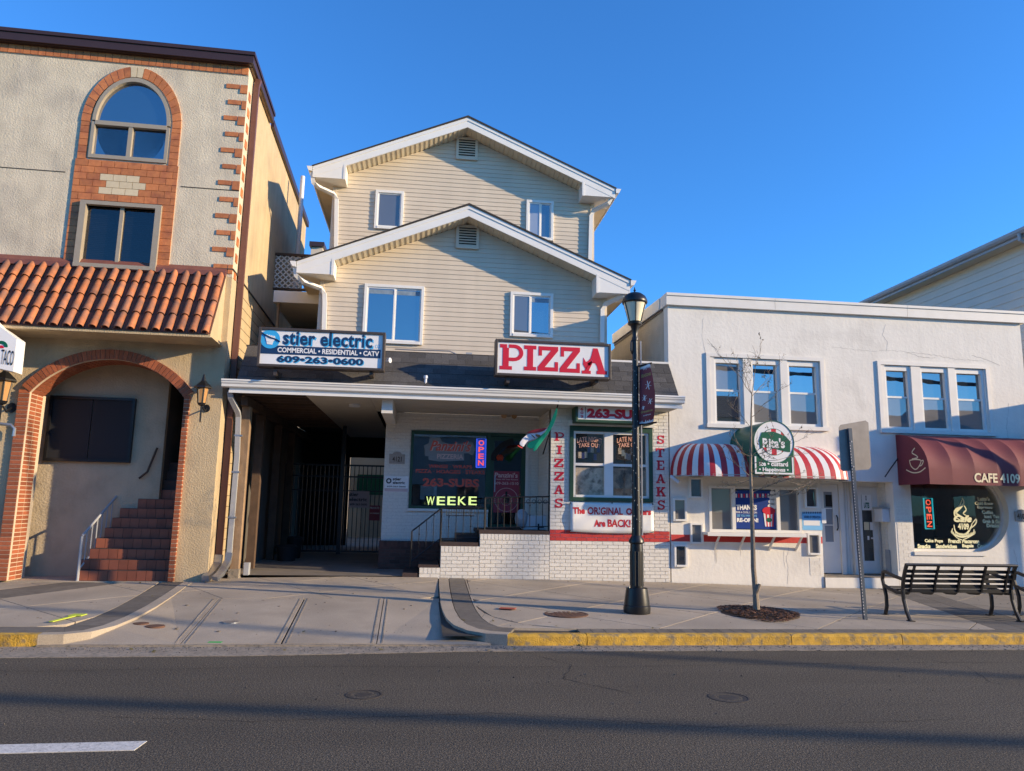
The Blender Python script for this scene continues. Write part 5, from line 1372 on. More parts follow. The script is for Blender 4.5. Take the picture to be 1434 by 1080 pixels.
# grey downspout by the timber post
pts = []
for (px,py,Y) in ((322,549,13.45),(323,557,13.5),(333,577,13.72),(334,584,13.78),(332,640,13.8),(321,778,13.8)):
    x, z = P(px,py,Y); pts.append((x,Y,z))
xe, ze_ = pts[-1][0], pts[-1][2]
x2, z2_ = P(300,812,13.3)
downspout('downspout', 'grey downspout strapped to the timber post with its spout turned to the pavement', pts, .085, .06, K['gsteel'],
    [(xe,13.8,ze_+.05),(xe-.01,13.78,ze_-.1),(x2+.08,13.4,z2_+.1),(x2+.02,13.25,z2_+.02)], (1.3, 2.1, 2.75))
# gate and clutter in the passage
Yg = 18.8
gx0_, gx1_ = -3.35, -.85; gz0, gz1 = .42, P(450,668,Yg)[1]
t = thing('iron_gate', 'black iron bar gate closing the far end of the passage', 'gate', (-2.2,Yg,.36))
for (za_, zb_g) in ((gz0,gz0+.04),(gz1,gz1+.04),(gz1+.28,gz1+.32),(gz1-.34,gz1-.31)): MB().box(gx0_,gx1_,Yg-.02,Yg+.02,za_,zb_g).build('gate_rail', K['black'], t)
for k in range(25):
    x = gx0_+(gx1_-gx0_)*k/24; MB().box(x-.01,x+.01,Yg-.01,Yg+.01,gz0,gz1+.3).build('bar', K['black'], t)
for x in (-1.98,): MB().box(x-.05,x+.05,Yg-.05,Yg+.05,.33,EZ).build('gate_post', K['black'], t)
def gsign(px, label, lines, face, ink, Y=Yg-.04):
    x0,x1,z0,z1 = box4(*px, Y); t = thing('gate_sign', label, 'sign', ((x0+x1)/2,Y,z0)); MB().box(x0,x1,Y,Y+.01,z0,z1).build('plate', K[face], t)
    for (s, a, y0, c, y1) in lines: textpx(s, a,y0,c,y1, Y-.004, K[ink], t, bold=.02)
gsign((488,688,517,711), 'large pale electrician sign on the gate', [('stier',489,690,502,695),('electric',489,697,514,702),('609-263-0600',490,705,514,708)], 'wpink', 'blackmatte')
gsign((517,708,532,729), 'small red and white warning notice on the right of the gate', [('PRIVATE',518,710,531,713),('NO PARKING',518,718,531,720)], 'poster', 'swhite')
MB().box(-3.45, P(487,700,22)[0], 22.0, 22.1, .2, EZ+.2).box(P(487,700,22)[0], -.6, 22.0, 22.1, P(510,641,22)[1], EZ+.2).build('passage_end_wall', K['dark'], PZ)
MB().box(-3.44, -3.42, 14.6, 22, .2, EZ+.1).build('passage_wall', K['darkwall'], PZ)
rb = thing('added_rear_building', 'building added behind the yard to hide sky and darken the passage', 'building', (0,32,0))
MB().box(-12, 8, 32, 36, 0, 7.5).build('wall', K['siding'], rb)  # added block: shuts out sky light so yard and passage stay dark
# yard behind the gate
yd = thing('yard_shed', 'pale yard building with a green panel seen beyond the passage gate', 'shed', (-1.2,26,.5))
x0,x1,z0,z1 = box4(488,641,536,760,26); MB().box(x0,x1+.5,26,28,.3,z1+.2).build('wall', K['siding'], yd)
x0,x1,z0,z1 = box4(500,665,536,693,25.9); MB().box(x0,x1+.4,25.85,25.98,z0,z1).build('green_panel', K['sgreen'], yd)
x0,x1,z0,z1 = box4(506,694,534,752,24); 
fe = thing('board_fence', 'pale board fence standing in the yard beyond the gate', 'fence', (x0,24,.5))
for k in range(7): MB().box(x0+(x1-x0)*k/7+.01,x0+(x1-x0)*(k+1)/7-.005,23.97,24.0,z0,z1).build('board', K['wooddk'] if False else mat('fence_board',(.6,.52,.42),.8,.1,5), fe)
# bins in the dark
for (px, py, r, h_, lb) in ((399,772,.17,.5,'dark rubbish bin against the passage wall'),(388,777,.22,.35,'black rubbish bag beside the bin in the passage')):
    y = 17.6 if r < .2 else 16.9; x, z = P(px,py,y)
    tag(MB().lathe([(r*.8,.33),(r,.33+h_*.9),(r*1.05,.33+h_*.92),(r*.9,.33+h_),(.001,.33+h_)],x+.2,y,14).build('rubbish_bin', K['blackmatte'], smooth=True), lb, 'bin')
x, z = P(341,792,14.1); tag(MB().box(x+.02,x+.12,14.0,14.12,.3,.52).build('meter_box', K['gsteel'], bevel=.01), 'small grey meter box at the foot of the timber post', 'meter')
# balcony with lattice between the houses, vent pipe, far roof
bx0 = -3.4; bx1 = gl_['WL']
Yb = 17.4; _, zb_t = P(400,357,Yb); _, zb_b = P(400,404,Yb); x0 = P(385,380,Yb)[0]; x1 = P(432,380,Yb)[0]
bal = MB().box(x0-.05,x1+1.2,Yb-.04,Yb+.04,zb_t-.03,zb_t+.03).box(x0-.05,x1+1.2,Yb-.04,Yb+.04,zb_b-.04,zb_b).build('balcony_rail', K['wooddk'], PZ)
z0 = zb_b; h_ = zb_t-.03-zb_b; st_ = .135; n = int((x1+1.2-x0)/st_)
for k in range(-8, n):
    for s in (0, 1):
        a = x0+k*st_; c = a+h_
        pa, pc = (a, z0), (c, z0+h_)
        if s: pa, pc = (a, z0+h_), (c, z0)
        # clip in x
        def cl(p, q, X):
            u = (X-p[0])/(q[0]-p[0]); return (X, p[1]+(q[1]-p[1])*u)
        if pc[0] <= x0 or pa[0] >= x1+1.2: continue
        if pa[0] < x0: pa = cl(pa, pc, x0)
        if pc[0] > x1+1.2: pc = cl(pa, pc, x1+1.2)
        MB().tube([(pa[0],Yb-.008+s*.012,pa[1]),(pc[0],Yb-.008+s*.012,pc[1])],.016,4).build('lattice_slat', K['wtrim'], bal)
_, zq0 = P(410,408,16.0); _, zq1 = P(410,424,16.0); x0 = P(383,415,16)[0]
MB().box(x0,bx1-.0,16.0,18.5,zq1,zq0).build('balcony_floor', K['wtrim'], PZ)
MB().box(-3.4,bx1,18.4,18.5,3.6,zq1).build('balcony_back', K['dark'], PZ)
MB().box(P(387,440,16.1)[0],P(390,440,16.1)[0],16.1,16.2,3.9,zq1).build('balcony_post', K['wood'], PZ)
MB().box(-3.4,bx1,16,22,4.40,4.44).build('balcony_deck', K['dark'], PZ)
x, zt_ = P(421,247,18.3); x, zb2 = P(417,352,18.3)
tag(MB().tube([(x,18.3,zb2-1.5),(x,18.3,zt_)],.055,10).build('vent_pipe', K['plastic'], smooth=True), 'tall white vent pipe beside the stucco side wall', 'pipe')
x0,x1,z0,z1 = box4(440,340,452,356,24); fb_ = thing('far_house', 'bit of a brown topped house between the two buildings', 'building', (x0,24,0))
MB().box(x0-.1,x1,24,27,0,z1-.15).build('wall', K['siding'], fb_); MB().box(x0-.15,x1+.05,23.9,27.1,z1-.15,z1).build('roof', K['brown'], fb_)
# ================================================================== RIGHT: white stucco building with ice stand and cafe
WB = thing('white_building', 'low white stucco building holding an ice stand and a corner cafe', 'building', (8.6, 14, .2))
X0, X1, YW = 4.76, 12.52, 14.0
ZTOP = 5.66
rec = (P(1151,740,14)[0], P(1254,740,14)[0], .0, P(1200,674,14)[1])       # door recess
bank = box4(992.6, 681.5, 1121, 746.5, 14.0)                                 # ice stand windows
sm = [(964.4,669,983.5,698),(942,698,961,729.7),(966,732.6,984,761.6),(943.7,762.4,962,793.7),(1125.7,682.5,1144.3,712),(1130,747,1148.3,777)]
smw = [box4(*q, 14.0) for q in sm]
g1 = box4(994, 503, 1150, 596, 14.0); g2 = box4(1235, 514, 1383, 603.5, 14.0)
cf0, _ = P(1276, 700, 14.0); cfz0 = P(1330,773,14.0)[1]; cfz1 = P(1330,671,14.0)[1]; cfx1 = P(1413.5,728,14.0)[0]
cr = (cfz1+.12-cfz0)/2; ccz = cfz0+cr; ccx = cfx1-cr*1.0
cafeh = (cf0, cfx1, cfz0, cfz0+2*cr)
b = MB(); wall_holes(b, X0, X1, .05, ZTOP, YW, YW+.25, [rec, bank, g1, g2, cafeh]+smw)
b.build('front_wall', K['wstucco'], WB)
# round right end of the cafe opening
b = MB(); n = 20
for sgn in (1, -1):
    for k in range(n):
        t0 = math.pi/2*k/n; t1 = math.pi/2*(k+1)/n
        p0 = (ccx+cr*math.cos(t0), ccz+sgn*cr*math.sin(t0)); p1 = (ccx+cr*math.cos(t1), ccz+sgn*cr*math.sin(t1))
        edge = ccz+sgn*(cr+.001)
        b.prism([p0, (p0[0], edge), (p1[0], edge), p1], YW+.0005, YW+.24)
b.build('arched_corner', K['wstucco'], WB)
MB().box(X0, X0+.2, YW+.251, 24, .05, ZTOP).build('side_wall', K['stucco_low'] if False else mat('side_stucco', (.50,.44,.34), .9, .1, 3, .8, 30, streak=.1), WB)
MB().box(X1-.2, X1, YW+.251, 24, .05, ZTOP).build('side_wall', K['wstucco'], WB)
MB().box(X0+.2, X1-.2, YW+.251, 24, ZTOP-.4, ZTOP-.3).build('roof', K['roofdark'], WB)
MB().box(X0+.2, X1-.2, 19, 24, .05, ZTOP-.41).build('rear_body', K['wstucco'], WB)
zc0, zc1, zc2 = ZTOP, P(1180,424,13.9)[1], P(1180,418.5,13.9)[1]
xs_ = [X0-.05, 7.0, 9.9, X1+.10]
for a, c in zip(xs_, xs_[1:]):
    MB().box(a+.003, c-.003, YW-.075, YW+.32, ZTOP+.001, ZTOP+.19).build('coping', K['wtrim'], WB)
    MB().box(a+.003, c-.003, YW-.095, YW+.34, ZTOP+.191, ZTOP+.245).build('coping', K['wtrim'], WB)
MB().prismx([(YW+.35,ZTOP+.001),(YW+.35,ZTOP+.24),(18.2,ZTOP+.36),(18.2,ZTOP+.12)], X0-.06, X0+.25).build('coping', K['wtrim'], WB)
MB().prismx([(YW+.36,ZTOP-.1),(YW+.36,ZTOP+.0),(18.2,ZTOP+.12),(18.2,ZTOP-.1)], X0+.001, X0+.2).build('side_parapet', bpy.data.materials['side_stucco'], WB)
MB().prismx([(YW+.3,ZTOP-.045),(YW+.3,ZTOP-.0),(18.2,ZTOP+.11),(18.2,ZTOP+.065)], X0-.02, X0-.0).build('side_trim', K['brown'], WB)
# upstairs window groups
def trio(g, sash, labels, panes):
    x0,x1,z0,z1 = g; f = .07
    b = MB().box(x0-f,x0+.01,YW-.03,YW+.1,z0,z1).box(x1-.01,x1+f,YW-.03,YW+.1,z0,z1).box(x0-f,x1+f,YW-.03,YW+.1,z1,z1+.075).box(x0-f-.02,x1+f+.04,YW-.06,YW+.1,z0-.075,z0)
    grp = b.build('window', K['wtrim'], WB, labels)
    for (a_, c_), pn in zip(sash, panes):
        xa = P(a_, 550, YW+.05)[0]; xc = P(c_, 550, YW+.05)[0]; fw_ = .05; zm = (z0+z1)/2+.01
        MB().box(xa,xa+fw_,YW+.02,YW+.14,z0,z1-.05).box(xc-fw_*1.3,xc,YW+.02,YW+.14,z0,z1-.05).box(xa,xc,YW+.02,YW+.14,z1-.05,z1+.0).box(xa+fw_,xc-fw_*1.3,YW+.02,YW+.14,z1-.11,z1-.05).box(xa+fw_,xc-fw_*1.3,YW+.02,YW+.14,z0,z0+.06).build('sash_frame', K['vinyl'], grp)
        MB().box(xa+fw_,xc-fw_*1.3,YW+.06,YW+.12,zm-.02,zm+.02).build('meeting_rail', K['vinyl'], grp)
        MB().box(xa+fw_,xc-fw_*1.3,YW+.095,YW+.10,zm+.02,z1-.11).build('pane', K[pn[0]], grp)
        MB().box(xa+fw_,xc-fw_*1.3,YW+.075,YW+.08,z0+.06,zm-.02).build('pane', K[pn[1]], grp)
    prev = x0
    for (a_, c_) in sash + [(None, None)]:
        xa = P(a_, 550, YW+.05)[0] if a_ else x1
        if xa-prev > .02: MB().box(prev,xa,YW-.01,YW+.13,z0,z1).build('mullion', K['wtrim'], grp)
        if c_: prev = P(c_, 550, YW+.05)[0]
    MB().box(x0,x1,YW+.2,YW+.24,z0,z1).build('inner_dark', K['dark'], grp)
K['glassgrey'] = glass('glass_with_grey_blind', refl=.15, body=(.19,.185,.18))
trio(g1, [(999,1040),(1051,1092),(1102,1147)], 'triple window left of the street sign, above the ice stand', [('glassgrey','glassup'),('glassblue','glassgrey'),('glassblue','glassgrey')])
trio(g2, [(1238,1275),(1288,1327),(1336.5,1377.5)], 'triple window above the cafe awning', [('glassup','glassgrey')]*3)
# small fixed windows scattered round the stand
for i, (x0,x1,z0,z1) in enumerate(smw):
    f = .035
    w = MB().box(x0,x0+f,YW-.045,YW+.1,z0,z1).box(x1-f,x1,YW-.045,YW+.1,z0,z1).box(x0+f,x1-f,YW-.045,YW+.1,z1-f,z1).box(x0+f,x1-f,YW-.05,YW+.1,z0,z0+f).build('small_window', K['vinyl'], WB)
    MB().box(x0+f,x1-f,YW+.0,YW+.01,z0+f,z1-f).build('pane', K['glassgrey' if i in (1,2,5) else 'glassup'], w)
# stand window bank
x0,x1,z0,z1 = bank; f = .05
b = MB().box(x0,x0+f,YW-.03,YW+.12,z0,z1).box(x1-f,x1,YW-.03,YW+.12,z0,z1).box(x0+f,x1-f,YW-.03,YW+.12,z1-f,z1).box(x0+f,x1-f,YW-.03,YW+.12,z0,z0+.06)
e1, e2 = P(1026,715,14.05)[0], P(1088,715,14.05)[0]
b.box(e1-.04,e1+.03,YW-.025,YW+.11,z0+.06,z1-f).box(e2-.04,e2+.03,YW-.025,YW+.11,z0+.06,z1-f)
bw = b.build('serving_window', K['wtrim'], WB, 'serving window bank of the ice stand')
MB().box(x0+f,e1-.04,YW+.04,YW+.05,z0+.06,z1-f).build('pane', K['glassgrey'], bw)
MB().box(e1+.03,e2-.04,YW+.04,YW+.05,z0+.06,z1-f).build('pane', K['glassd'], bw)
MB().box(e2+.03,x1-f,YW+.04,YW+.05,z0+.06,z1-f).build('pane', K['glassgrey'], bw)
K['grey_int'] = mat('grey_interior', (.55,.52,.48), .8, .25, 2)
MB().box(X0+.3, rec[0]-.05, 14.8, 14.85, .3, 3.2).build('interior_wall', K['grey_int'], WB)
MB().box(x0+.05, e1-.1, 14.5, 14.7, z0+.2, z0+.32).build('counter', K['gsteel'], WB)
MB().box(X0+.3, rec[0]-.05, YW+.26, 16, 3.2, 3.25).build('ceiling', K['dark'], WB)
# poster in the middle window
x0,x1,z0,z1 = box4(1028,687,1086.5,741,YW+.02)
t = thing('window_poster', 'blue poster reading THANKS and RE-OPEN! in the serving window', 'poster', ((x0+x1)/2,YW+.02,z0))
MB().box(x0,x1,YW+.024,YW+.03,z0,z1).build('sheet', mat('poster_blue', (.005,.035,.22), .4), t)
textpx('THANKS', 1031,707,1060,714.5, YW+.02, K['swhite'], t, bold=.06)
textpx('FOR A COOL SEASON', 1031,716.3,1060,719, YW+.02, K['swhite'], t, bold=.02)
K['lblue'] = mat('light_blue_print', (.20,.50,.80), .5)
textpx('SEE YOU WHEN WE', 1032,720.7,1060,724, YW+.02, K['lblue'], t, bold=.02)
textpx('RE-OPEN!', 1032,725.5,1062,731.5, YW+.02, K['swhite'], t, bold=.06)
for k in range(15):
    a,c,d,e = box4(1030+k*3.75,691.5,1032+k*3.75,697,YW+.02); MB().box(a,c,YW+.02,YW+.0235,d,e).build('scallop', K['sred'] if k%2 else K['swhite'], t)
# cup of ice with a swirl on the poster
cx, cz = P(1076.5, 722, YW+.02); ax = P(1069,715,YW+.02)[0]; bx = P(1084,715,YW+.02)[0]; zt_ = P(1076,719,YW+.02)[1]; zb = P(1076,737.5,YW+.02)[1]
for k in range(6):
    u0, u1 = k/6, (k+1)/6; tw = bx-ax
    MB().prism([(ax+tw*(.12+.76*u0),zb),(ax+tw*(.12+.76*u1),zb),(ax+tw*u1,zt_),(ax+tw*u0,zt_)],YW+.018,YW+.0235).build('cup_stripe', K['sred'] if k%2 else K['swhite'], t)
MB().disc((ax+bx)/2,zt_+.05,tw*.6,.075,YW+.0165,YW+.0178,20).build('ice', K['sred'], t)
MB().disc((ax+bx)/2,(zt_+zb)/2,tw*.27,tw*.2,YW+.016,YW+.0178,16).build('cup_emblem', K['sgreen'], t)
b = MB()
for k in range(5): b.disc((ax+bx)/2+.09-.0*k,zt_+.14+k*.085,(.11-k*.02),.055,YW+.0195,YW+.0235,14)
b.prism([(cx+.04,zt_+.5),(cx+.13,zt_+.5),(cx+.10,zt_+.66)],YW+.0195,YW+.0235); b.build('custard_swirl', K['canvasw'], t)
# counter shelf with brackets
x0,_ = P(990,748,13.7); x1,_ = P(1128,750,13.7); zsh = P(1060,750,13.7)[1]
sh = MB().box(x0,x1,13.66,13.998,zsh-.0,zsh+.045).build('counter_shelf', K['wtrim'], WB)
MB().box(x0,x1,13.655,13.6595,zsh-.02,zsh+.03).build('shelf_edge', K['wtrim'], sh)
for px in (1006,1041,1083,1121):
    x = P(px,760,13.8)[0]
    MB().prismx([(13.70,zsh-.002),(13.74,zsh-.002),(13.998,zsh-.24),(13.998,zsh-.30)],x-.015,x+.015).build('shelf_bracket', K['wtrim'], sh)
# painted red line
zr0, zr1 = P(1000,759,14)[1], P(1000,749.5,14)[1]
segs = [(X0+.005, smw[2][0]-.002),(smw[2][1]+.002, smw[5][0]-.002),(smw[5][1]+.002, rec[0]-.002)]
for a, c in segs: MB().box(a, c, YW-.004, YW+.001, zr0, zr1).build('painted_line', K['rbrickpaint'], WB)
# sheets taped beside the window
x0,x1,z0,z1 = box4(1123.5,718,1151.5,742.5,YW-.01)
t = thing('notice_sheet', 'light blue hours of operation notice right of the serving window', 'notice', ((x0+x1)/2,YW-.01,z0))
MB().box(x0,x1,YW-.01,YW-.004,z0,z1).build('sheet', K['lblue'], t)
for k in range(11): 
    a,c,d,e = box4(1124+k*2.5,716.8,1125.3+k*2.5,719.5,YW-.012); MB().box(a,c,YW-.012,YW-.0101,d,e).build('scallop', K['snavy'], t)
textpx('HOURS OF OPERATION', 1126,722.5,1149,726, YW-.013, K['snavy'], t, bold=.03)
a,c,d,e = box4(1125.5,729,1148,736,YW-.012); MB().box(a,c,YW-.012,YW-.0101,d,e).build('blank_panel', K['pink'] if False else K['swhite'], t)
x0,x1,z0,z1 = box4(1151,712.7,1157,733,YW-.02); tag(MB().box(x0,x1,YW-.016,YW-.010,z0,z1).build('paper_sheet', K['swhite']), 'white paper sheet hanging at the edge of the door recess', 'notice')
# security camera under the awning
x, z = P(945,671.5,13.8); t = thing('security_camera', 'small white security camera under the left end of the striped awning', 'camera', (x,13.8,z))
MB().tube([(x-.06,13.86,z+.06),(x+.07,13.74,z-.06)],.035,8).build('camera_body', K['plastic'], t); MB().tube([(x,13.8,z),(x-.02,13.99,z+.08)],.01,5).build('arm', K['plastic'], t)
# string lights swag above the window
# ---- striped dome awning
ya_ = 13.12; zb_ = P(1000,664.5,ya_)[1]; zt_ = P(1000,622,14.0)[1]
xl_ = P(937.5,664,13.95)[0]+.03; xr_ = P(1177,671,13.95)[0]
aw = thing('striped_awning', 'red and white striped dome awning over the ice stand', 'awning', ((xl_+xr_)/2,13.9,zb_))
dep = YW-ya_; rc = .62
def rim(s):                       # outline in plan, s in 0..1
    L1 = math.pi/2*rc*1.15; L2 = (xr_-xl_)-2*rc; tot = 2*L1+L2; d = s*tot
    if d < L1: t = d/L1*math.pi/2; return xl_+rc*(1-math.cos(t)), YW-dep*math.sin(t)
    if d < L1+L2: return xl_+rc+(d-L1), ya_
    t = (d-L1-L2)/L1*math.pi/2; return xr_-rc*(1-math.sin(t)), YW-dep*math.cos(t)
tl, tr = xl_+.42, xr_-.42
def tp(s): 
    L1 = math.pi/2*rc*1.15; L2 = (xr_-xl_)-2*rc; tot = 2*L1+L2; d = s*tot
    if d < L1: u = d/L1*.14
    elif d < L1+L2: u = .14+(d-L1)/L2*.72
    else: u = .86+(d-L1-L2)/L1*.14
    return tl+(tr-tl)*u
def dome(s, v):                   # v 0 top .. 1 rim
    rx, ry = rim(s); tx = tp(s); a = v*math.pi/2; k = math.sin(a); h = math.cos(a)
    return (tx+(rx-tx)*k, YW-.002+(ry-YW)*k, zb_+(zt_-zb_)*h)
ns = 38
for k in range(ns):
    b = MB(); m_ = 8; vs = []
    for j in range(m_+1):
        for i in range(3): vs.append(dome((k+i/2)/ns, j/m_))
    b.add(vs, [(j*3+i, j*3+i+1, (j+1)*3+i+1, (j+1)*3+i) for j in range(m_) for i in range(2)])
    p = [dome((k+i/2)/ns, 1) for i in range(3)]
    b.add([p[0],p[1],p[2],(p[0][0],p[0][1],p[0][2]-.03),(p[1][0],p[1][1],p[1][2]-.03),(p[2][0],p[2][1],p[2][2]-.03)],[(0,1,4,3),(1,2,5,4)])
    b.build('stripe', K['canvasr'] if k%2==0 else K['canvasw'], aw, smooth=True)
MB().tube([tuple(Vector(dome(k/40,1))-Vector((0,-.01,.02))) for k in range(41)], .012, 6).build('awning_frame', K['gsteel'], aw)
MB().prismz([dome(k/40,1)[:2] for k in range(1,40)]+[(xr_-.02,YW-.01),(xl_+.02,YW-.01)], zb_+.0, zb_+.012).build('awning_soffit', K['ply'], aw)
# ---- round topped marquee sign
ysg = 12.93; cx, cz = P(1083.5,619,ysg); rr = P(1111.3,619,ysg)[0]-cx; zsb = P(1083,665,ysg)[1]
sg = thing('marquee_sign', 'round topped green marquee sign reading ice custard happiness above the awning', 'sign', (cx,YW,zsb))
pts = [(cx-rr,zsb),(cx+rr,zsb)]+[(cx+rr*math.cos(math.pi*k/24),cz+rr*math.sin(math.pi*k/24)) for k in range(25)]
MB().prism(pts, ysg, YW-.001).build('sign_body', K['sgreen'], sg, bevel=.008)
MB().disc(cx,cz,rr*.985,rr*.985,ysg-.004,ysg-.0003,48).build('face_disc', K['swhite'], sg)
MB().ring(cx,cz,rr*.985,rr*1.02,ysg-.012,ysg-.0005,48,-.9,math.pi+.9).build('rim', K['sgreen'], sg)
r2 = rr*.62; 
for k in range(5):
    xa, xb = cx-r2+2*r2*k/5, cx-r2+2*r2*(k+1)/5; pts=[]; 
    up = [(x, cz+math.sqrt(max(0,r2*r2-(x-cx)**2))) for x in [xa+(xb-xa)*i/5 for i in range(6)]]
    dn = [(x, 2*cz-z) for x, z in reversed(up)]
    MB().prism(up+dn, ysg-.007, ysg-.0042).build('roundel_stripe', K['sred'] if k%2==0 else K['swhite'], sg)
MB().ring(cx,cz,r2,r2*1.04,ysg-.008,ysg-.0042,40).build('roundel_rim', K['sgreen'], sg)
bd = [(cx-rr*.74,cz+.02),(cx-rr*.6,cz+.17),(cx,cz+.19),(cx+rr*.6,cz+.11),(cx+rr*.82,cz+.02),(cx+rr*.8,cz-.18),(cx+rr*.55,cz-.17),(cx+rr*.05,cz-.13),(cx-rr*.55,cz-.10),(cx-rr*.68,cz-.14)]
MB().prism(bd, ysg-.011, ysg-.0082).build('word_band', K['sgreen'], sg)
textpx("Rita's", 1068,613.5,1099,627.5, ysg-.0125, K['swhite'], sg, bold=.035)
b = MB(); x0,x1,z0,z1 = box4(1057,640,1111.2,664.2,ysg)
b.box(x0,x0+.03,ysg-.005,ysg-.0005,z0,z1).box(x1-.03,x1,ysg-.005,ysg-.0005,z0,z1).box(x0+.03,x1-.03,ysg-.005,ysg-.0005,z0,z0+.03).build('border', K['swhite'], sg)
textpx("ice • custard", 1063.5,646.5,1103.5,653, ysg-.006, K['swhite'], sg, bold=.04)
textpx("• Happiness •", 1063,655,1104.5,662, ysg-.006, K['swhite'], sg, bold=.04)
# ---- door recess
yd_ = 14.52; rx0, rx1, _, rz1 = rec
zfl = .375
MB().box(rx0, rx1+.0, YW-.02, yd_+.1, .05, zfl).build('door_step', K['concrete_old'], WB)
MB().box(rx0+.01, rx1-.01, YW-.026, YW-.021, .12, zfl-.02).build('step_face', K['wstucco'], WB)
MB().box(rx0-.12, rx0, YW+.251, yd_+.1, .05, rz1).build('recess_wall', K['wtrim'], WB)
MB().box(rx0-.1, rx1+.1, YW+.251, yd_+.3, rz1, rz1+.1).build('recess_ceiling', K['wtrim'], WB)
MB().box(rx0-.6, rx1+.4, yd_+.08, yd_+.2, .05, rz1+.01).build('recess_back', K['wtrim'], WB)
MB().box(rx1, rx1+.1, YW+.251, yd_+.08, .05, rz1).build('recess_wall', K['wmortar'], WB)
bq = MB(); z = zfl; r = 0
while z < rz1-.05:
    y = YW+.27-(.1 if r%2 else 0)
    while y < yd_:
        a, c = max(y, YW+.255), min(y+.2, yd_+.07)
        if c-a>.03: bq.box(rx1-.012, rx1, a+.004, c-.004, z+.004, z+CH-.004)
        y += .203
    z += CH; r += 1
bq.build('brick_field', K['wbrick'], WB, kind='stuff')
# brick facing on the pier and beside the doors
def facing(px0, py0, px1, py1, m=K['wbrick']):
    x0,x1,z0,z1 = box4(px0,py0,px1,py1,YW); z = z0; r = 0
    while z < z1-.03:
        x = x0-(.1 if r%2 else 0)
        while x < x1-.02:
            a, c = max(x,x0), min(x+.203,x1)
            if c-a>.03: inst(ubw, 'brick', WB, TS((a+c)/2, YW-.005, z+CH/2, c-a-.008, .008, CH-.008))
            x += .203
        z += CH; r += 1
facing(1257,702,1276,800); facing(1134,783,1150,806)
def doorleaf(px0, px1, pytop, pybot, label, glassm, extra=None, y=yd_):
    x0,x1 = P(px0,740,y)[0], P(px1,740,y)[0]; z0, z1 = zfl+.02, P((px0+px1)/2,pytop,y)[1]
    b = MB(); f = .13
    b.box(x0-.09,x0,y-.03,y+.08,z0-.02,z1+.09).box(x1,x1+.09,y-.03,y+.08,z0-.02,z1+.09).box(x0,x1,y-.03,y+.08,z1,z1+.09)
    b.build('door_frame', K['wtrim'], WB)
    d = MB().box(x0+.004,x0+f,y,y+.05,z0,z1-.004).box(x1-f,x1-.004,y,y+.05,z0,z1-.004).box(x0+f,x1-f,y,y+.05,z1-.16,z1-.004).box(x0+f,x1-f,y,y+.05,z0,z0+(.62 if glassm == 'lace' else .25))
    d = d.build('door', K['doorw'], WB, label)
    zz = z0+(.62 if glassm == 'lace' else .25)
    MB().box(x0+f,x1-f,y+.02,y+.03,zz,z1-.16).build('pane', K['glasscurt' if glassm=='lace' else 'glassd'], d)
    return d, (x0+f,x1-f,zz,z1-.16), (x0,x1,z0,z1)
d1, gq, full = doorleaf(1147,1176,678,797, 'white door with a curtained glass light', 'lace')
x = full[1]-.07; MB().tube([(x,yd_-.02,1.25),(x,yd_-.06,1.3),(x,yd_-.06,1.5),(x,yd_-.02,1.55)],.014,6).build('handle', K['black'], d1)
MB().box(gq[0]+.05,gq[0]+.28,yd_+.012,yd_+.019,gq[3]-.3,gq[3]-.06).build('notice', K['blackmatte'], d1)
b = MB()
for k in range(1,3): b.box(gq[0],gq[1],yd_+.012,yd_+.019,gq[2]+(gq[3]-gq[2])*k/3-.01,gq[2]+(gq[3]-gq[2])*k/3+.01)
for q_ in b.f[::6]: pass
b.build('glazing_bar', K['vinyl'], d1, kind='stuff')
d2, gq, full = doorleaf(1200,1231,682,803, 'white cafe door with dark glass and a menu card', 'dark')
x0,x1,z0,z1 = gq
MB().box(x0+.02,x1,yd_+.012,yd_+.018,z0+1.02,z0+1.42).build('menu_card', K['swhite'], d2)
text('ICED', x0+.1,x1-.1,z0+1.22,z0+1.32,yd_+.011,K['blackmatte'],d2,bold=.05); text('LATTES', x0+.06,x1-.05,z0+1.06,z0+1.18,yd_+.011,K['sgreen'],d2,bold=.05)
for k in range(3): MB().box(x0+.04+k*.13,x0+.15+k*.13,yd_+.012,yd_+.018,z0+.62,z0+.78).build('sticker', K[('cream','swhite','pink')[k]], d2)
MB().box(x0+.1,x0+.14,yd_+.012,yd_+.018,z0+.42,z0+.50).box(x0+.18,x0+.26,yd_+.012,yd_+.018,z0+.44,z0+.47).box(x0+.3,x0+.33,yd_+.012,yd_+.018,z0+.42,z0+.52).build('sticker', K['swhite'], d2, kind='stuff')
# vertical boards between the doors
xa, xb = P(1179,740,yd_)[0], P(1197,740,yd_)[0]; n = 5
for k in range(n):
    MB().box(xa+(xb-xa)*k/n+.008,xa+(xb-xa)*(k+1)/n,yd_+.04,yd_+.079,zfl,rz1-.01).build('wall_board', K['wtrim'], WB)
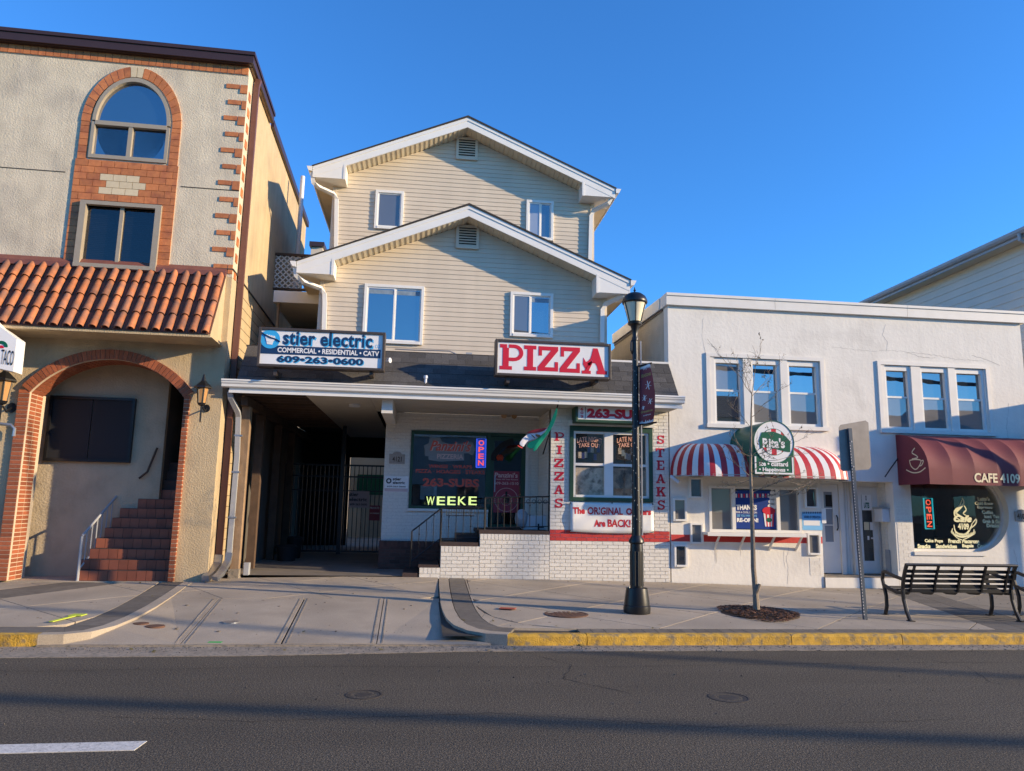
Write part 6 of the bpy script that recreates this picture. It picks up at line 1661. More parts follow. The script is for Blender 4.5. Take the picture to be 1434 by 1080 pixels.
# mailbox, meter cover and pipe on the right recess wall
ymb = 14.28; _, zm0 = P(1237,731,14.3); _, zm1 = P(1237,713,14.3)
t = thing('mailbox', 'white wall mailbox beside the cafe door', 'mailbox', (rx1-.1,ymb,zm0))
MB().box(rx1-.17,rx1-.012,14.14,14.42,zm0,zm1).build('box', K['plastic'], t, bevel=.008); MB().prismx([(14.12,zm1+.001),(14.44,zm1+.001),(14.44,zm1+.04),(14.12,zm1+.02)],rx1-.19,rx1-.012).build('lid', K['gsteel'], t)
MB().box(rx1-.03,rx1-.013,14.2,14.34,zfl,zm0-.55).build('cover_strip', K['gsteel'], WB)
MB().tube([(rx1-.04,14.46,zfl),(rx1-.04,14.46,zm0)],.015,6).build('pipe', K['gsteel'], WB)
text('6', rx1-.15,rx1-.07,2.62,2.76,yd_-.06,K['gsteel'],WB,name='door_number') if False else None
# ---- cafe window
f = .035; yg_ = YW+.17
pts = [(cf0+.05,cfz0+.05),(ccx,cfz0+.05)]+[(ccx+(cr-.05)*math.cos(a),ccz+(cr-.05)*math.sin(a)) for a in [(-math.pi/2+math.pi*k/24) for k in range(1,24)]]+[(ccx,cfz0+2*cr-.05),(cf0+.05,cfz0+2*cr-.05)]
cw = MB()
outer = [(cf0,cfz0),(ccx,cfz0)]+[(ccx+cr*math.cos(a),ccz+cr*math.sin(a)) for a in [(-math.pi/2+math.pi*k/24) for k in range(1,24)]]+[(ccx,cfz0+2*cr),(cf0,cfz0+2*cr)]
for i in range(len(pts)): j = (i+1)%len(pts); cw.prism([pts[i],outer[i],outer[j],pts[j]], yg_-.03, yg_+.04)
cwo = cw.build('cafe_window', K['wtrim'], WB, 'D shaped cafe window with cream lettering')
MB().prism(pts, yg_, yg_+.008).build('pane', K['glass'], cwo)
MB().box(cf0-.02,ccx+.2,YW-.03,YW+.0,cfz0-.07,cfz0-.0).build('sill', K['wtrim'], cwo)
MB().box(cf0-.3,X1-.3,17.0,17.05,.3,3.2).build('interior_wall', mat('cafe_wall', (.12,.11,.10), .9, .3, 2.5), WB)
MB().box(cf0-.3,X1-.3,YW+.26,17,3.1,3.15).build('ceiling', K['dark'], WB)
for (px,py,w,h_) in ((1300,720,.3,.5),(1350,705,.4,.3),(1330,745,.8,.25),(1385,735,.2,.7),(1295,745,.3,.4)):
    x, z = P(px,py,15.8); MB().box(x-w/2,x+w/2,15.7,15.9,z-h_/2,z+h_/2).build('shop_fitting', K['darkwall'], WB)
yt = yg_-.006
K['cprint'] = mat('cream_window_print', (.88,.85,.52), .5)
for (s, a, y0, c, y1) in (("Latte's",1369,696,1386,701.5),('Cold Brew',1365,702.5,1391,707.5),('Espresso',1368.5,708.5,1390,713.5),('Coffee',1375,715,1391,720),('Iced Tea',1378.5,721,1399.5,726),('Grab & Go',1376,727.5,1401,733),('Drinks',1381.5,733.5,1399,739),
        ('Cake Pops',1295,755,1320.5,761),('French Macarons',1328,755,1371.5,761),('Snacks',1285,762,1303,768),('Sandwiches',1310.5,762,1340,768),('Bagels',1347.5,762,1363.5,768),('Cookies',1368.5,762,1388.5,768)):
    textpx(s, a,y0,c,y1, yt, K['cprint'], cwo, bold=.05)
# steaming cup drawing on the window
def ink(pxs, r, Y, m, parent, name='line_art'):
    pts = [(P(a,c,Y)[0],Y,P(a,c,Y)[1]) for a,c in pxs]
    # smooth with Catmull-Rom
    out = []
    for i in range(len(pts)-1):
        p0 = Vector(pts[max(i-1,0)]); p1 = Vector(pts[i]); p2 = Vector(pts[i+1]); p3 = Vector(pts[min(i+2,len(pts)-1)])
        for k in range(5):
            u = k/5; out.append(.5*((2*p1)+(p2-p0)*u+(2*p0-5*p1+4*p2-p3)*u*u+(-p0+3*p1-3*p2+p3)*u**3))
    out.append(Vector(pts[-1])); n = len(out)
    rs = [r*(.35+.65*math.sin(math.pi*min(1,max(.06,k/(n-1))))) for k in range(n)]
    b = MB(); 
    for k in range(n-1):
        a, c = out[k], out[k+1]; d = c-a
        if d.length < 1e-6: continue
        nn_ = Vector((-d.z,0,d.x)).normalized()
        q = [a+nn_*rs[k], a-nn_*rs[k], c-nn_*rs[k+1], c+nn_*rs[k+1]]
        b.add([tuple(v) for v in q], [(0,1,2,3)])
    return b.build(name, m, parent)
for l, r in (([(1347,697),(1350,704),(1345,711),(1339,718),(1345,723),(1352,726)],.022),([(1347,700),(1344,708),(1337,716),(1338,724),(1344,728)],.018),([(1349,706),(1353,714),(1349,719),(1355,723)],.014),
        ([(1336,735),(1338,744),(1346,749),(1354,747),(1360,738),(1361,733)],.02),([(1361,734),(1367,727),(1366,734),(1357,742)],.014),
        ([(1334,740),(1334,747),(1347,752),(1362,748),(1364,741)],.018),([(1335,749),(1347,756),(1365,748)],.010)): ink(l, r, yt, K['cprint'], cwo)
textpx('Cafe', 1335.5,721.5,1361,731.5, yt-.002, K['cprint'], cwo, bold=.06, shear=.3)
textpx('4109', 1341.5,733,1357,742, yt-.002, K['cprint'], cwo, bold=.05)
textpx('SEA ISLE CITY • NEW JERSEY', 1332,747,1367,751.5, yt-.003, K['cprint'], cwo, bold=.03, arc=-.05)
n2 = neon((1294,697,1307.5,741.5), yg_+.03, 'cyan bordered neon sign reading OPEN in the cafe window', 'neonc', 'neonr', rot=True)
# ---- cafe awning
yc = 13.06; xc0 = P(1256.5,640,13.99)[0]; xc1 = 12.35
zt_ = P(1256,609,13.99)[1]; zb_ = P(1308,678,yc)[1]; zv = P(1308,657,yc)[1]
ca = thing('cafe_awning', 'maroon quarter round awning reading CAFE 4109 with a coffee cup on its side', 'awning', (xc0,YW,zb_))
prof = [(YW-.002,zt_)]+[(YW-(YW-yc)*math.sin(a), zv+(zt_-zv)*math.cos(a)) for a in [math.pi/2*k/10 for k in range(1,11)]]+[(yc,zb_)]
nr = 6
for k in range(nr):
    a = xc0+(xc1-xc0)*k/nr; c = xc0+(xc1-xc0)*(k+1)/nr; b = MB(); vs = []; m_ = 6
    for i in range(m_+1):
        u = i/m_; sag = .022*math.sin(math.pi*u)
        for (y, z) in prof:
            h_ = (z-zv)/(zt_-zv) if z > zv else 0
            s_ = sag*math.sin(math.pi*max(0,min(1,h_*.9+.05)))*1.6 if z > zv else sag*.2
            vs.append((a+(c-a)*u, y+s_*.7 if y > yc+.001 or True else y, z-s_*.7))
    n_ = len(prof); b.add(vs, [(i*n_+j, i*n_+j+1, (i+1)*n_+j+1, (i+1)*n_+j) for i in range(m_) for j in range(n_-1)])
    b.build('awning_panel', K['maroon'], ca, smooth=True)
side = prof+[(YW-.002,zb_)]
MB().prismx(side, xc0-.004, xc0+.001).build('side_panel', K['maroon'], ca)
MB().prismx(side, xc1-.001, xc1+.004).build('side_panel', K['maroon'], ca)
x0,_,z0,z1 = box4(1364.5,663,1428,676.5,yc-.03)
text('CAFE 4109', P(1364.5,669,yc-.004)[0], P(1428.5,672,yc-.004)[0], z0+.0, z1-.0, yc-.006, K['cream'], ca, bold=.03)
# cup on the side panel (plane x = const)
def inkx(pxs, r, X, m, parent):
    pts = [PX(a,c,X) for a,c in pxs]; out = []
    for i in range(len(pts)-1):
        p0,p1,p2,p3 = [Vector(pts[max(0,min(len(pts)-1,q))]) for q in (i-1,i,i+1,i+2)]
        for k in range(5): u=k/5; out.append(.5*((2*p1)+(p2-p0)*u+(2*p0-5*p1+4*p2-p3)*u*u+(-p0+3*p1-3*p2+p3)*u**3))
    out.append(Vector(pts[-1])); b = MB(); n = len(out)
    for k in range(n-1):
        d = out[k+1]-out[k]
        if d.length<1e-6: continue
        w = Vector((-d.y,d.x)).normalized()*r; q=[out[k]+w,out[k]-w,out[k+1]-w,out[k+1]+w]
        b.add([(X,v.x,v.y) for v in q],[(0,1,2,3)])
    b.build('cup_drawing', m, parent)
XP = xc0-.007
for l in ([(1281,627.5),(1277,634),(1283,638),(1285,641),(1277,643)],[(1273.5,645),(1276,653),(1282,657.5),(1287,653),(1289.5,645),(1281,643.5),(1273.5,645)],[(1289,646),(1293,645),(1291,651),(1287,653)],[(1269,658),(1278,662),(1288,661),(1296,655)]):
    inkx(l, .011, XP, K['cream'], ca)
x, z = P(1248,655,13.9); tag(MB().tube([(P(1259,640,13.98)[0],13.98,P(1259,640,13.98)[1]),(x,13.9,z),(P(1246,668,13.6)[0],13.75,P(1246,668,13.75)[1])],.012,5).build('awning_lamp', K['black']), 'thin black lamp arm at the left end of the cafe awning', 'lamp')
# address plaque
x0,x1,z0,z1 = box4(1422,717,1440,730,YW-.02); t = thing('number_plaque', 'house number plaque on the wall right of the cafe window', 'plaque', ((x0+x1)/2,YW-.02,z0))
b = MB().box(x0,x1,YW-.025,YW-.001,z0,z1); b.disc((x0+x1)/2,z1,(x1-x0)*.28,.05,YW-.026,YW-.001,16); b.build('plate', K['plaque'], t)
text('4109', x0+.03,x1-.03,z0+.04,z1-.03,YW-.029,K['wooddk'],t,bold=.03)
# ---- sided building behind on the right
XB = 13.6
BB = thing('sided_building', 'grey cream clapboard building rising behind the white building at the right edge', 'building', (XB,18,0))
ze_ = 7.84; fy = 11.5
MB().box(XB+.02, XB+7, 14.6, 20.6, .0, ze_).build('building_core', K['siding'], BB)
K['siding_b'] = mat('grey_cream_siding', (.58,.54,.45), .6, .05, 1.5, .08, 200, rnd=.02)
z = 3.0
while z < ze_-.02:
    MB().add([(XB-.016,14.6,z),(XB-.016,20.6,z),(XB-.001,20.6,z+.2),(XB-.001,14.6,z+.2),(XB+.02,14.6,z),(XB+.02,20.6,z),(XB+.02,20.6,z+.2),(XB+.02,14.6,z+.2)],[(3,2,1,0),(4,5,6,7),(0,1,5,4),(2,3,7,6),(0,4,7,3),(1,2,6,5)]).build('siding_board', K['siding_b'], BB); z += .2
MB().box(XB-.35, XB+.0, 13.9, 20.8, ze_+.0, ze_+.02).build('soffit', K['soffit'], BB)
MB().box(XB-.012, XB+.0, 14.6, 20.6, ze_-.14, ze_-.0).build('frieze_board', K['soffit'], BB)
MB().box(XB-.38, XB-.35, 13.9, 20.8, ze_-.02, ze_+.16).build('fascia', K['gsteel'], BB)
MB().prism([(XB-.38,ze_+.16),(XB-.50,ze_+.16),(XB-.49,ze_+.10),(XB-.45,ze_+.05),(XB-.38,ze_+.04)], 13.9, 20.8).build('gutter', K['gsteel'], BB)
MB().prism([(XB-.45,ze_+.17),(XB+3.5,ze_+1.6),(XB+7,ze_+.17),(XB+7,ze_+.05),(XB-.4,ze_+.12)], 13.9, 20.9).build('roof', K['roofdark'], BB)
yy, zz = PX(1428,333,XB-.44)
MB().tube([(XB-.44,yy,ze_+.06),(XB-.44,yy,ze_-.08),(XB-.1,yy-.1,ze_-.3),(XB-.06,yy-.1,ze_-1.2)],.045,8).build('downspout', K['gsteel'], BB)

# hairline cracks and run-off marks in the painted stucco
K['hair'] = mat('hairline_crack', (.56,.53,.47), .9); K['runoff'] = mat('run_off_stain', (.60,.565,.50), .9, .1, 8)
def wcrack(pxs, w, m=K['hair'], name='hairline_crack'):
    pts = [P(a,c,YW-.0015) for a,c in pxs]; out = []
    for (a, c) in zip(pts, pts[1:]):
        a = Vector(a); c = Vector(c); n = max(2, int((c-a).length/.06))
        for k in range(n): out.append(a.lerp(c,k/n)+Vector((random.uniform(-1,1),random.uniform(-1,1)))*.012)
    out.append(Vector(pts[-1])); b = MB()
    for (a, c) in zip(out, out[1:]):
        d = (c-a).normalized(); nn = Vector((-d.y,d.x))*w*random.uniform(.4,1)/2
        b.prism([tuple(a+nn),tuple(a-nn),tuple(c-nn),tuple(c+nn)],YW-.002,YW+.001)
    b.build(name, m, WB)
wcrack([(1105,767),(1101,780),(1104,795),(1103,818)],.012); wcrack([(1098,770),(1097,785),(1100,796)],.008)
wcrack([(1240,455),(1236,468),(1243,480),(1241,492)],.010); wcrack([(1232,490),(1262,492),(1300,496),(1340,503),(1378,506)],.012)
wcrack([(1270,494),(1290,500),(1310,501)],.018); wcrack([(1360,497),(1385,505),(1400,512)],.016)
wcrack([(1165,486),(1200,490),(1230,493)],.008); wcrack([(1420,770),(1425,790),(1428,805)],.010)
wcrack([(985,445),(983,470),(988,495)],.008); wcrack([(1412,565),(1410,600),(1414,640)],.006)
for (px, py, l, w) in ((1001,760,26,.02),(1003,770,20,.03),(1037,757,22,.02),(1281,610,14,.03),(1060,600,10,.03)):
    x,_ = P(px,py,YW); z0 = P(px,py+l,YW)[1]; z1 = P(px,py,YW)[1]; MB().prism([(x-w/3,z0),(x+w/4,z0+.05),(x+w/2,z1),(x-w/2,z1)],YW-.0018,YW+.001).build('run_off_stain', K['runoff'], WB)
# ================================================================== STREET FURNITURE
lx, ly = 3.057, 10.49; lz = zs(lx, ly)
def LZ(py): return P(893, py, ly)[1]
def LR(w): return w/2*ly*1.02/F
LP = thing('street_lamp', 'tall black lamp post with a frosted acorn lantern and a maroon banner arm', 'street lamp', (lx,ly,lz))
prof = [(LR(36),lz),(LR(37),lz+.05),(LR(36.5),lz+.10),(LR(34.5),lz+.11),(LR(34),lz+.16),(LR(29),lz+.34),(LR(24),LZ(832)),(LR(27),LZ(830)),(LR(27),LZ(827)),(LR(22),LZ(825)),(LR(18),LZ(823)),(LR(18),LZ(770)),(LR(17),LZ(762)),(LR(21),LZ(760)),(LR(21),LZ(757)),(LR(13),LZ(750))]
MB().lathe(prof, lx, ly, 28).build('base', K['black'], LP, smooth=True)
b = MB()
for k in range(12): a = 2*math.pi*k/12; b.tube([(lx+LR(17)*math.cos(a),ly+LR(17)*math.sin(a),LZ(820)),(lx+LR(17)*math.cos(a),ly+LR(17)*math.sin(a),LZ(772))],.012,5)
b.build('fluting', K['black'], LP, kind='stuff')
MB().lathe([(LR(13),LZ(751)),(LR(11.5),LZ(700)),(LR(9.5),LZ(560)),(LR(8),LZ(478))], lx, ly, 20).build('shaft', K['black'], LP, smooth=True)
MB().lathe([(LR(7.5),LZ(478)),(LR(9.5),LZ(477)),(LR(9.5),LZ(474)),(LR(7),LZ(471)),(LR(9),LZ(464)),(LR(12),LZ(459)),(LR(14),LZ(456.5)),(LR(20),LZ(455)),(LR(21),LZ(452.5)),(LR(17),LZ(451)),(.001,LZ(451))], lx, ly, 24).build('capital', K['black'], LP, smooth=True)
MB().lathe([(LR(18.5),LZ(451)),(LR(22),LZ(444)),(LR(29),LZ(432)),(LR(33),LZ(425))], lx, ly, 28).build('lantern_glass', K['lampglass'], LP, smooth=True)
MB().lathe([(LR(35),LZ(426)),(LR(37),LZ(424.5)),(LR(36.5),LZ(421.5)),(LR(31),LZ(416)),(LR(20),LZ(412)),(LR(7),LZ(410)),(LR(3),LZ(409.7)),(LR(2),LZ(408)),(LR(4.5),LZ(407)),(LR(2),LZ(406)),(LR(1.2),LZ(403)),(.001,LZ(402.5))], lx, ly, 28).build('lantern_cap', K['black'], LP, smooth=True)
for k in range(6):
    a = 2*math.pi*k/6+.35; MB().tube([(lx+LR(w)*math.cos(a),ly+LR(w)*math.sin(a),LZ(p)) for w, p in ((19.5,451),(23,444),(30,432),(34.3,425))],.008,5).build('lantern_rib', K['black'], LP)
MB().box(lx+.075,lx+.092,ly-.02,ly+.02,LZ(478),LZ(750)).build('conduit', K['gsteel'], LP)
x, z = P(885.5,486,ly); MB().tube([(lx-.04,ly,z-.1),(x-.02,ly-.02,z-.06),(x-.02,ly-.02,z+.06),(lx-.04,ly,z+.1)],.018,6).build('socket', K['black'], LP)
# fairy lights wound round the pole
b = MB(); n = 130
for k in range(n):
    u = k/n; z = LZ(745)+(LZ(500)-LZ(745))*u; r = LR(13-5*u)+.008; a = k*1.9; z += random.uniform(-.03,.03); x, y = lx+r*math.cos(a), ly+r*math.sin(a)
    b.add([(x,y,z-.009),(x+.006,y,z),(x,y+.006,z),(x-.006,y,z),(x,y-.006,z),(x,y,z+.009)],[(0,2,1),(0,3,2),(0,4,3),(0,1,4),(5,1,2),(5,2,3),(5,3,4),(5,4,1)])
tag(b.build('fairy_lights', K['bulb'], LP), kind='stuff')
# banner
bn = thing('pole_banner', 'maroon winter banner with snowflakes curving off the lamp post', 'banner', (lx+.1,ly,LZ(600)))
Lp = [(896,514),(895.5,535),(895.2,560),(895,580),(895,595.5)]; Rp = [(910,509.5),(914.5,530),(917.5,553),(917,575),(915,590.5)]
def bpt(u, v):
    i = min(3, int(v*4)); w = v*4-i; px0 = Lp[i][0]+(Lp[i+1][0]-Lp[i][0])*w; py0 = Lp[i][1]+(Lp[i+1][1]-Lp[i][1])*w
    px1 = Rp[i][0]+(Rp[i+1][0]-Rp[i][0])*w; py1 = Rp[i][1]+(Rp[i+1][1]-Rp[i][1])*w
    Y = ly-.02-.16*u-.10*math.sin(math.pi*v)*u; x, z = P(px0+(px1-px0)*u, py0+(py1-py0)*u, Y); return (x, Y, z)
nu, nv = 8, 24
vs = [bpt(i/nu, j/nv) for j in range(nv+1) for i in range(nu+1)]
o = MB().add(vs, [(j*(nu+1)+i, j*(nu+1)+i+1, (j+1)*(nu+1)+i+1, (j+1)*(nu+1)+i) for j in range(nv) for i in range(nu)]).build('cloth', mat('banner_maroon', (.24,.03,.04), .6, .1, 6), bn, smooth=True)
def onb(u, v, d=.006): p = bpt(u, v); return (p[0], p[1]-d, p[2])
def bquad(u0,v0,u1,v1,m,name,d=.006): 
    return MB().add([onb(u0,v0,d),onb(u1,v0,d),onb(u1,v1,d),onb(u0,v1,d)],[(0,1,2,3)]).build(name,m,bn)
for (vv, s) in ((0, 1), (1, -1)):
    for k in range(8): MB().add([onb(k/8,vv),onb((k+1)/8,vv),onb((k+.5)/8,vv+s*random.uniform(.05,.09)),onb((k+1)/8,vv+s*.03),onb(k/8,vv+s*.03)],[(0,1,3,4),(4,3,2)]).build('icicle', K['swhite'], bn)
for (u, v, r) in ((.60,.33,.075),(.32,.50,.055),(.68,.58,.055),(.25,.66,.035)):
    for k in range(3):
        a = math.pi*k/3+.3; du, dv = math.cos(a)*r*2.9, math.sin(a)*r*.9; w = .025
        MB().add([onb(u-du-w,v-dv,.008),onb(u-du+w,v-dv,.008),onb(u+du+w,v+dv,.008),onb(u+du-w,v+dv,.008)],[(0,1,2,3)]).build('snowflake_arm', K['swhite'], bn)
def btext(s, u0, u1, v0, v1, m, bold=.02, shear=0):
    vs, fs = glyphs(s, bold, shear); ax=min(v[0] for v in vs);bx=max(v[0] for v in vs);ay=min(v[1] for v in vs);by_=max(v[1] for v in vs)
    MB().add([onb(u0+(u1-u0)*(x-ax)/(bx-ax), v1-(v1-v0)*(y-ay)/(by_-ay),.008) for x,y in vs], fs).build('lettering', m, bn)
btext('SEASONS', .12,.9,.14,.19,K['gold']); btext('Greetings', .1,.85,.71,.76,K['gold'],.02,.3); btext('AVENUE', .25,.75,.80,.825,K['swhite'])
p0, p1 = bpt(0,0), bpt(1,0); MB().tube([(lx,ly,p0[2]+.0),(p1[0]+.03,p1[1],p1[2]+.01)],.014,6).build('banner_arm', K['black'], bn)
p0, p1 = bpt(0,1), bpt(1,1); MB().tube([(lx,ly,p0[2]-.0),(p1[0]+.05,p1[1],p1[2]-.01)],.014,6).build('banner_arm', K['black'], bn)
# ---- road sign seen from the back
sx, sy = 6.22, 10.08; sz = zs(sx, sy)
RS = thing('road_sign', 'back of a blank metal road sign on a leaning perforated post left of the bench', 'road sign', (sx,sy,sz))
pt = P(1189.5,600,sy); top = Vector((pt[0],sy,pt[1])); bot = Vector((sx,sy,sz-.1))
pb_ = MB(); d = top-bot
MB().rtube([tuple(bot), tuple(top)], .052, .04).build('post', K['signpost'], RS)
b = MB()
for k in range(58):
    q = bot+d*((k+4)/66); b.box(q.x-.0262,q.x-.0195,q.y-.0225,q.y-.0202,q.z-.008,q.z+.008)
b.build('post_hole', K['plastic'] if False else K['swhite'], RS, kind='stuff')
c = [(1174.5,599),(1177,595),(1212,589),(1216,592),(1220,653),(1217,657.5),(1181,660),(1177,657)]
pts = [P(a,e_,sy+.03) for a,e_ in c]
MB().prism(pts, sy+.028, sy+.033).build('plate', mat('sign_back', (.30,.27,.24), .45, .12, 8, metal=.5, streak=.1), RS)
for k in (.93, .80): q = bot+d*k; MB().tube([(q.x,q.y-.03,q.z),(q.x,q.y+.04,q.z)],.012,6).build('bolt', K['steel'], RS)
# ---- bench
def bench(x0, x1, yb0, yf0, label):
    zb = zs((x0+x1)/2, 10.2); t = thing('bench', label, 'bench', ((x0+x1)/2, 10.25, zb), 'black slatted benches')
    H = .80; ys_, yfr = yb0, yf0            # back at the street side
    # two cast end frames
    for xx in (x0+.02, x1-.02):
        b = MB(); w = .038
        def bar2(pts, ww=.045): MB().rtube([(xx, y, z) for y, z in pts], w, ww)
        for nm, pts in (('leg', [(ys_-.05,zb),(ys_+.02,zb+.12),(ys_+.07,zb+.28),(ys_+.08,zb+.42)]),
                        ('back_frame', [(ys_+.08,zb+.42),(ys_+.05,zb+.55),(ys_+.0,zb+.68),(ys_-.05,zb+.78)]),
                        ('leg', [(yfr+.0,zb),(yfr-.05,zb+.14),(yfr-.05,zb+.28),(yfr-.01,zb+.42)]),
                        ('seat_frame', [(ys_+.08,zb+.37),(ys_+.2,zb+.36),(yfr-.12,zb+.40),(yfr-.02,zb+.43)]),
                        ('arm_rest', [(yfr-.01,zb+.42),(yfr+.02,zb+.52),(yfr-.01,zb+.62),(yfr-.06,zb+.635),(ys_+.25,zb+.585),(ys_+.05,zb+.56)])):
            MB().rtube([(xx, y, z) for y, z in pts], w, .045).build(nm, K['black'], t, bevel=.006)
        for y in (ys_-.06, yfr+.01): MB().box(xx-.035,xx+.035,y-.05,y+.05,zb-.002,zb+.015).build('foot', K['black'], t)
    # back slats
    n = 6
    for k in range(n):
        u = k/(n-1); z = zb+.40+u*.345; y = ys_+.075-.12*u*u
        if k == n-1: MB().tube([(x0,y-.005,z+.025),(x1,y-.005,z+.025)],.022,8).build('top_rail', K['black'], t)
        else: MB().box(x0+.04,x1-.04,y-.006,y+.006,z-.022,z+.024).build('back_slat', K['black'], t)
    for k in range(6):
        z = zb+.385+.012*abs(k-2.5); y = ys_+.13+k*.075; MB().box(x0+.04,x1-.04,y-.028,y+.028,z-.005,z+.006).build('seat_slat', K['black'], t)
    for k in range(5):
        xx = x0+.13+(x1-x0-.26)*k/4
        pts = [(ys_-.055,zb+.77),(ys_-.0,zb+.65),(ys_+.05,zb+.52),(ys_+.085,zb+.40),(ys_+.14,zb+.355),(ys_+.3,zb+.345),(yfr-.08,zb+.37)]
        MB().rtube([(xx,y-.012 if i < 4 else y,z) for i,(y,z) in enumerate(pts)], .026, .03).build('strap', K['black'], t)
    return t
bn0 = bench(6.80, 8.52, 10.02, 10.54, 'long black slatted metal bench seen from behind, right of the leaning sign post')
b2 = copy_tree(bn0); b2.location = bn0.location + Vector((2.13, 0, 0)); b2['label'] = 'second black bench cut by the right edge of the photo'
# ---- young tree with mulch
tx, ty = 4.858, 10.53; tz = zs(tx, ty)
mu = MB(); 
for k in range(2600):
    a = random.uniform(0,6.283); r = math.sqrt(random.random())*.52*(1+.12*math.sin(a*3+1)); x, y = tx+r*math.cos(a), ty-.05+r*math.sin(a)*1.25; z = zs(x,y)+.012+.035*(1-(r/.58)**2)
    l = random.uniform(.012,.03); an = random.uniform(0,3.14); w = l*.35; ca_, sa = math.cos(an)*l, math.sin(an)*l
    h1, h2 = random.uniform(-.008,.012), random.uniform(-.008,.012)
    mu.add([(x-ca_-sa*.3,y-sa+ca_*.3,z+h1),(x+ca_-sa*.3,y+sa+ca_*.3,z+h2),(x+ca_+sa*.3,y+sa-ca_*.3,z+h2+.004),(x-ca_+sa*.3,y-sa-ca_*.3,z+h1+.006)],[(0,1,2,3)])
tag(mu.build('mulch', K['mulch']), 'brown bark mulch round the foot of the young tree', 'mulch', kind='stuff')
mb_ = MB().lathe([(.57,tz-.06),(.55,tz+.004),(.3,tz+.02),(.001,tz+.03)],tx,ty-.02,30).build('mulch_bed', mat('soil',(.05,.03,.02),.95,.3,30)); tag(mb_, kind='structure')
TR = thing('street_tree', 'bare young street tree with thin twigs and a few dry leaves', 'tree', (tx,ty,tz))
def tp_(px, py, dy=0): x, z = P(px, py, ty+dy); return (x, ty+dy, z)
trunk = [tp_(1060,864),tp_(1058,830),tp_(1055,795),tp_(1054,755,.02),tp_(1052.5,700,.0),tp_(1051,660,.0),tp_(1051.5,620),tp_(1052,580),tp_(1053,551)]
MB().tube(trunk, [.055,.040,.037,.032,.026,.022,.016,.012,.008], 9).build('trunk', K['bark'], TR, smooth=True)
MB().tube([tp_(1056,836),tp_(1061,826,-.03),tp_(1064,818,-.04)],[.03,.026,.024],7).build('cut_stub', K['bark'], TR)
leafme = MB(); brs = []
def branch(p, q, r0, r1, depth, b):
    p = Vector(p); q = Vector(q); n = 5; pts = [p]; 
    for k in range(1, n+1):
        u = k/n; pts.append(p.lerp(q, u)+Vector((random.uniform(-1,1),random.uniform(-1,1),random.uniform(-.6,1)))*(q-p).length*.035)
    b.tube([tuple(v) for v in pts], [r0+(r1-r0)*k/n for k in range(n+1)], 5, cap=False)
    if depth > 0:
        for k in range(1, n+1):
            if random.random() < .95:
                d = (q-p).normalized(); s = random.choice((-1,1)); L = (q-p).length*random.uniform(.25,.5)
                e = pts[k]+(d*.7+Vector((random.uniform(-.8,.8),random.uniform(-.8,.8),random.uniform(-.1,.6)))).normalized()*L
                branch(pts[k], e, r1*.9+.0006, .0016, depth-1, b)
    for k in range(2, n+1):
        if random.random() < .2 and depth < 2:
            c = pts[k]; a = random.uniform(0,6.28); l = random.uniform(.018,.034); ax_ = Vector((math.cos(a),math.sin(a),random.uniform(-1,.3))).normalized(); sd = ax_.cross(Vector((0,0,1))).normalized()*l*.35
            leafme.add([tuple(c),tuple(c+ax_*l+sd),tuple(c+ax_*l*2),tuple(c+ax_*l-sd)],[(0,1,2,3)])
limbs = [((1053,551),(1065,481),0,.010),((1053,552),(1012,498),-.1,.010),((1053,552),(1035,510),.15,.009),((1053,555),(1085,520),.1,.008),((1052,585),(1092,548),-.15,.009),((1052,600),(1020,565),.1,.007),
    ((1051,640),(1086,606),-.2,.009),((1051,650),(1110,640),.1,.010),((1051,640),(1118,618),-.2,.009),((1051,668),(1020,640),-.15,.010),((1051,662),(1030,612),.12,.009),((1052,664),(1072,640),-.25,.008),
    ((1052,690),(1106,668),-.1,.011),((1052,672),(1015,683),.1,.008),((1051,668),(1128,678),.2,.009),((1052,640),(1018,628),-.2,.007),((1051,700),(1125,690),-.15,.006)]
for (a, c, dy, r) in limbs:
    b = MB(); branch(tp_(*a), tp_(*c, dy), r*.62, .0022, 2, b); b.build('limb', K['bark'], TR)
leafme.build('leaves', K['leaf'], TR, kind='stuff')
# ================================================================== BEHIND THE CAMERA: what the sun and the windows see
OP = [(-34,-19,7.5,'brick'),(-18,-7,6.2,'cream'),(-6,6,5.2,'grey'),(6.5,19,6.4,'cream'),(19.5,30.5,5.6,'brick'),(31,47,6.0,'cream'),(48,60,5.5,'grey')]
K['obrick'] = mat('opposite_brick', (.25,.12,.08), .9, .15, 4); K['ocream'] = mat('opposite_cream', (.5,.45,.35), .9, .1, 3); K['ogrey'] = mat('opposite_grey', (.28,.29,.3), .9, .1, 3)
lab = ['long brick shop across the street behind the camera','cream flat roofed shop across the street behind the camera','low grey shop across the street behind the camera','cream gabled house across the street behind the camera','small brick house across the street at the far right behind the camera','long cream house row across the street, far right behind the camera','grey house across the street, farthest right behind the camera']
for i, (a, c, h, m_) in enumerate(OP):
    t = thing('opposite_building', lab[i], 'building', ((a+c)/2,-10,0))
    MB().box(a,c,-22,-9,0,h).build('wall', K['o'+m_], t)
    if i >= 3: MB().prismx([(-22.3,h),(-8.7,h),(-15.5,h+2.2)], a-.3, c+.3).build('roof', K['roofdark'], t)
    else: MB().box(a-.1,c+.1,-22.1,-8.9,h,h+.3).build('parapet', K['wtrim'], t)
    n = int((c-a)/2.4)
    for k in range(n):
        x = a+(c-a)*(k+.5)/n
        MB().box(x-.6,x+.6,-9.0,-8.96,1.0,2.6).build('window', K['glassup'], t)
        if h > 6: MB().box(x-.5,x+.5,-9.0,-8.96,4.0,5.4).build('window', K['glassup'], t)
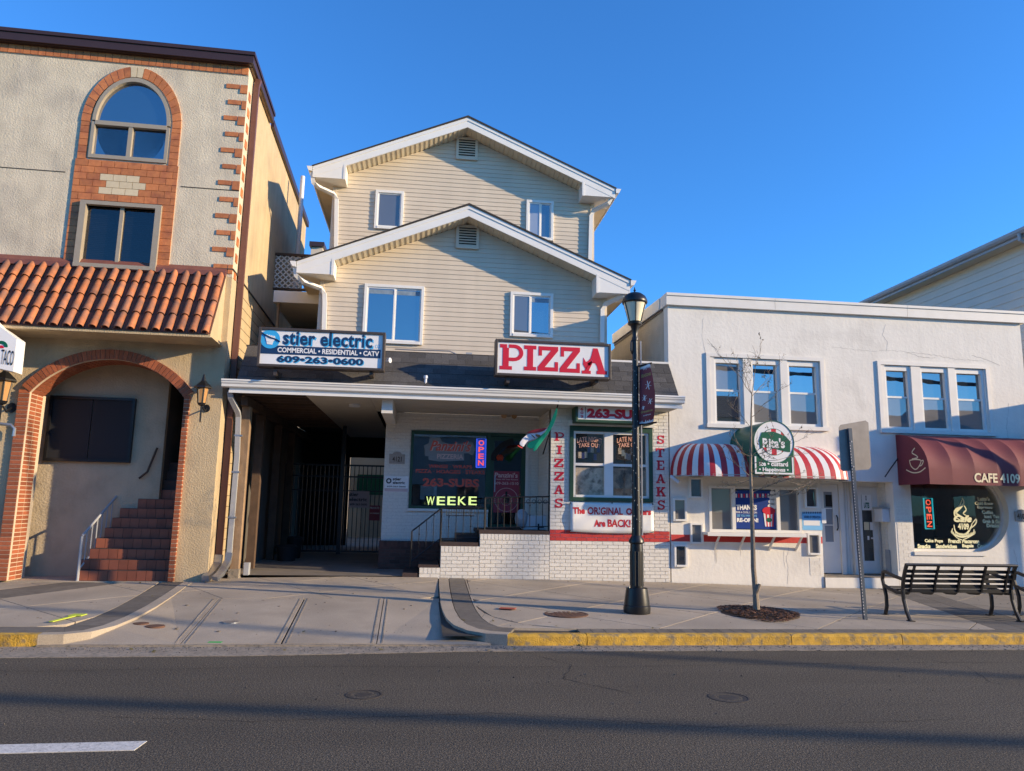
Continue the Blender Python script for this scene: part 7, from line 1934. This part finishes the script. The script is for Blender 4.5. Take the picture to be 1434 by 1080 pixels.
ow = MB().box(-160,160,-8.9,-3.2,-.05,.13).build('opposite_sidewalk', K['concrete'], kind='structure')
# wires and poles whose shadows stripe the road and pavement: wire i runs along a line at height h
def wire(p0, p1, h, r, label, zsurf=0.0, ext=26):
    k = (h-zsurf)/math.tan(SEL); off = Vector((math.sin(SAZ), -math.cos(SAZ)))*k
    a = Vector(p0)+off; c = Vector(p1)+off; d = (c-a).normalized()
    a2 = a-d*ext; c2 = c+d*ext*.7
    return tag(MB().tube([(a2.x,a2.y,h),(c2.x,c2.y,h)], r, 8).build('overhead_cable', K['blackmatte']), label, 'cable')
wire((-3.33,6.76),(4.39,5.21),8.6,.105,'thick bundled cable over the street behind the camera, nearest of the cables')
wire((.876,8.9),(6.15,7.23),9.4,.075,'cable bundle over the street behind the camera, middle of the cables')
wire((-5.4,4.75),(-1.8,4.4),8.2,.10,'cable bundle over the street behind the camera, casting the lowest road shadow')
wire(G(360,821.5,.22),G(860,843.5,.2),10.0,.055,'single drop wire high over the street behind the camera', .2, 14)
wire(G(820,820.5,.22),G(1020,833.7,.18),10.4,.055,'second drop wire high over the street behind the camera', .2, 12)
for (x, y) in ((22,-9.2),(46,-9.6)):
    t = thing('utility_pole', 'wooden utility pole across the street behind the camera' if x < 30 else 'farther wooden utility pole across the street behind the camera', 'utility pole', (x,y,0))
    MB().tube([(x,y,0),(x,y,10.9)],[.15,.11],10).build('mast', K['wooddk'], t); MB().box(x-.06,x+.06,y-1.1,y+1.1,9.2,9.32).build('cross_arm', K['wooddk'], t)
# unseen canopy added on the right, shaped to shade the wall above the cafe awning
t = thing('added_canopy', 'unseen canopy added beyond the right edge to shade the cafe wall', 'canopy', (14.6,12,4.2))
MB().prismx([(11.95,4.72),(13.98,4.20),(13.98,3.9),(11.95,4.42)], 13.84, 17.5).build('added_canopy_roof', K['brown'], t)
MB().box(13.85,17.4,13.98,14.59,0,4.4).build('shop_front', K['siding'], t)
for x in (13.95, 17.3): MB().box(x-.05,x+.05,12.0,12.1,.1,4.4).build('added_canopy_post', K['wtrim'], t)
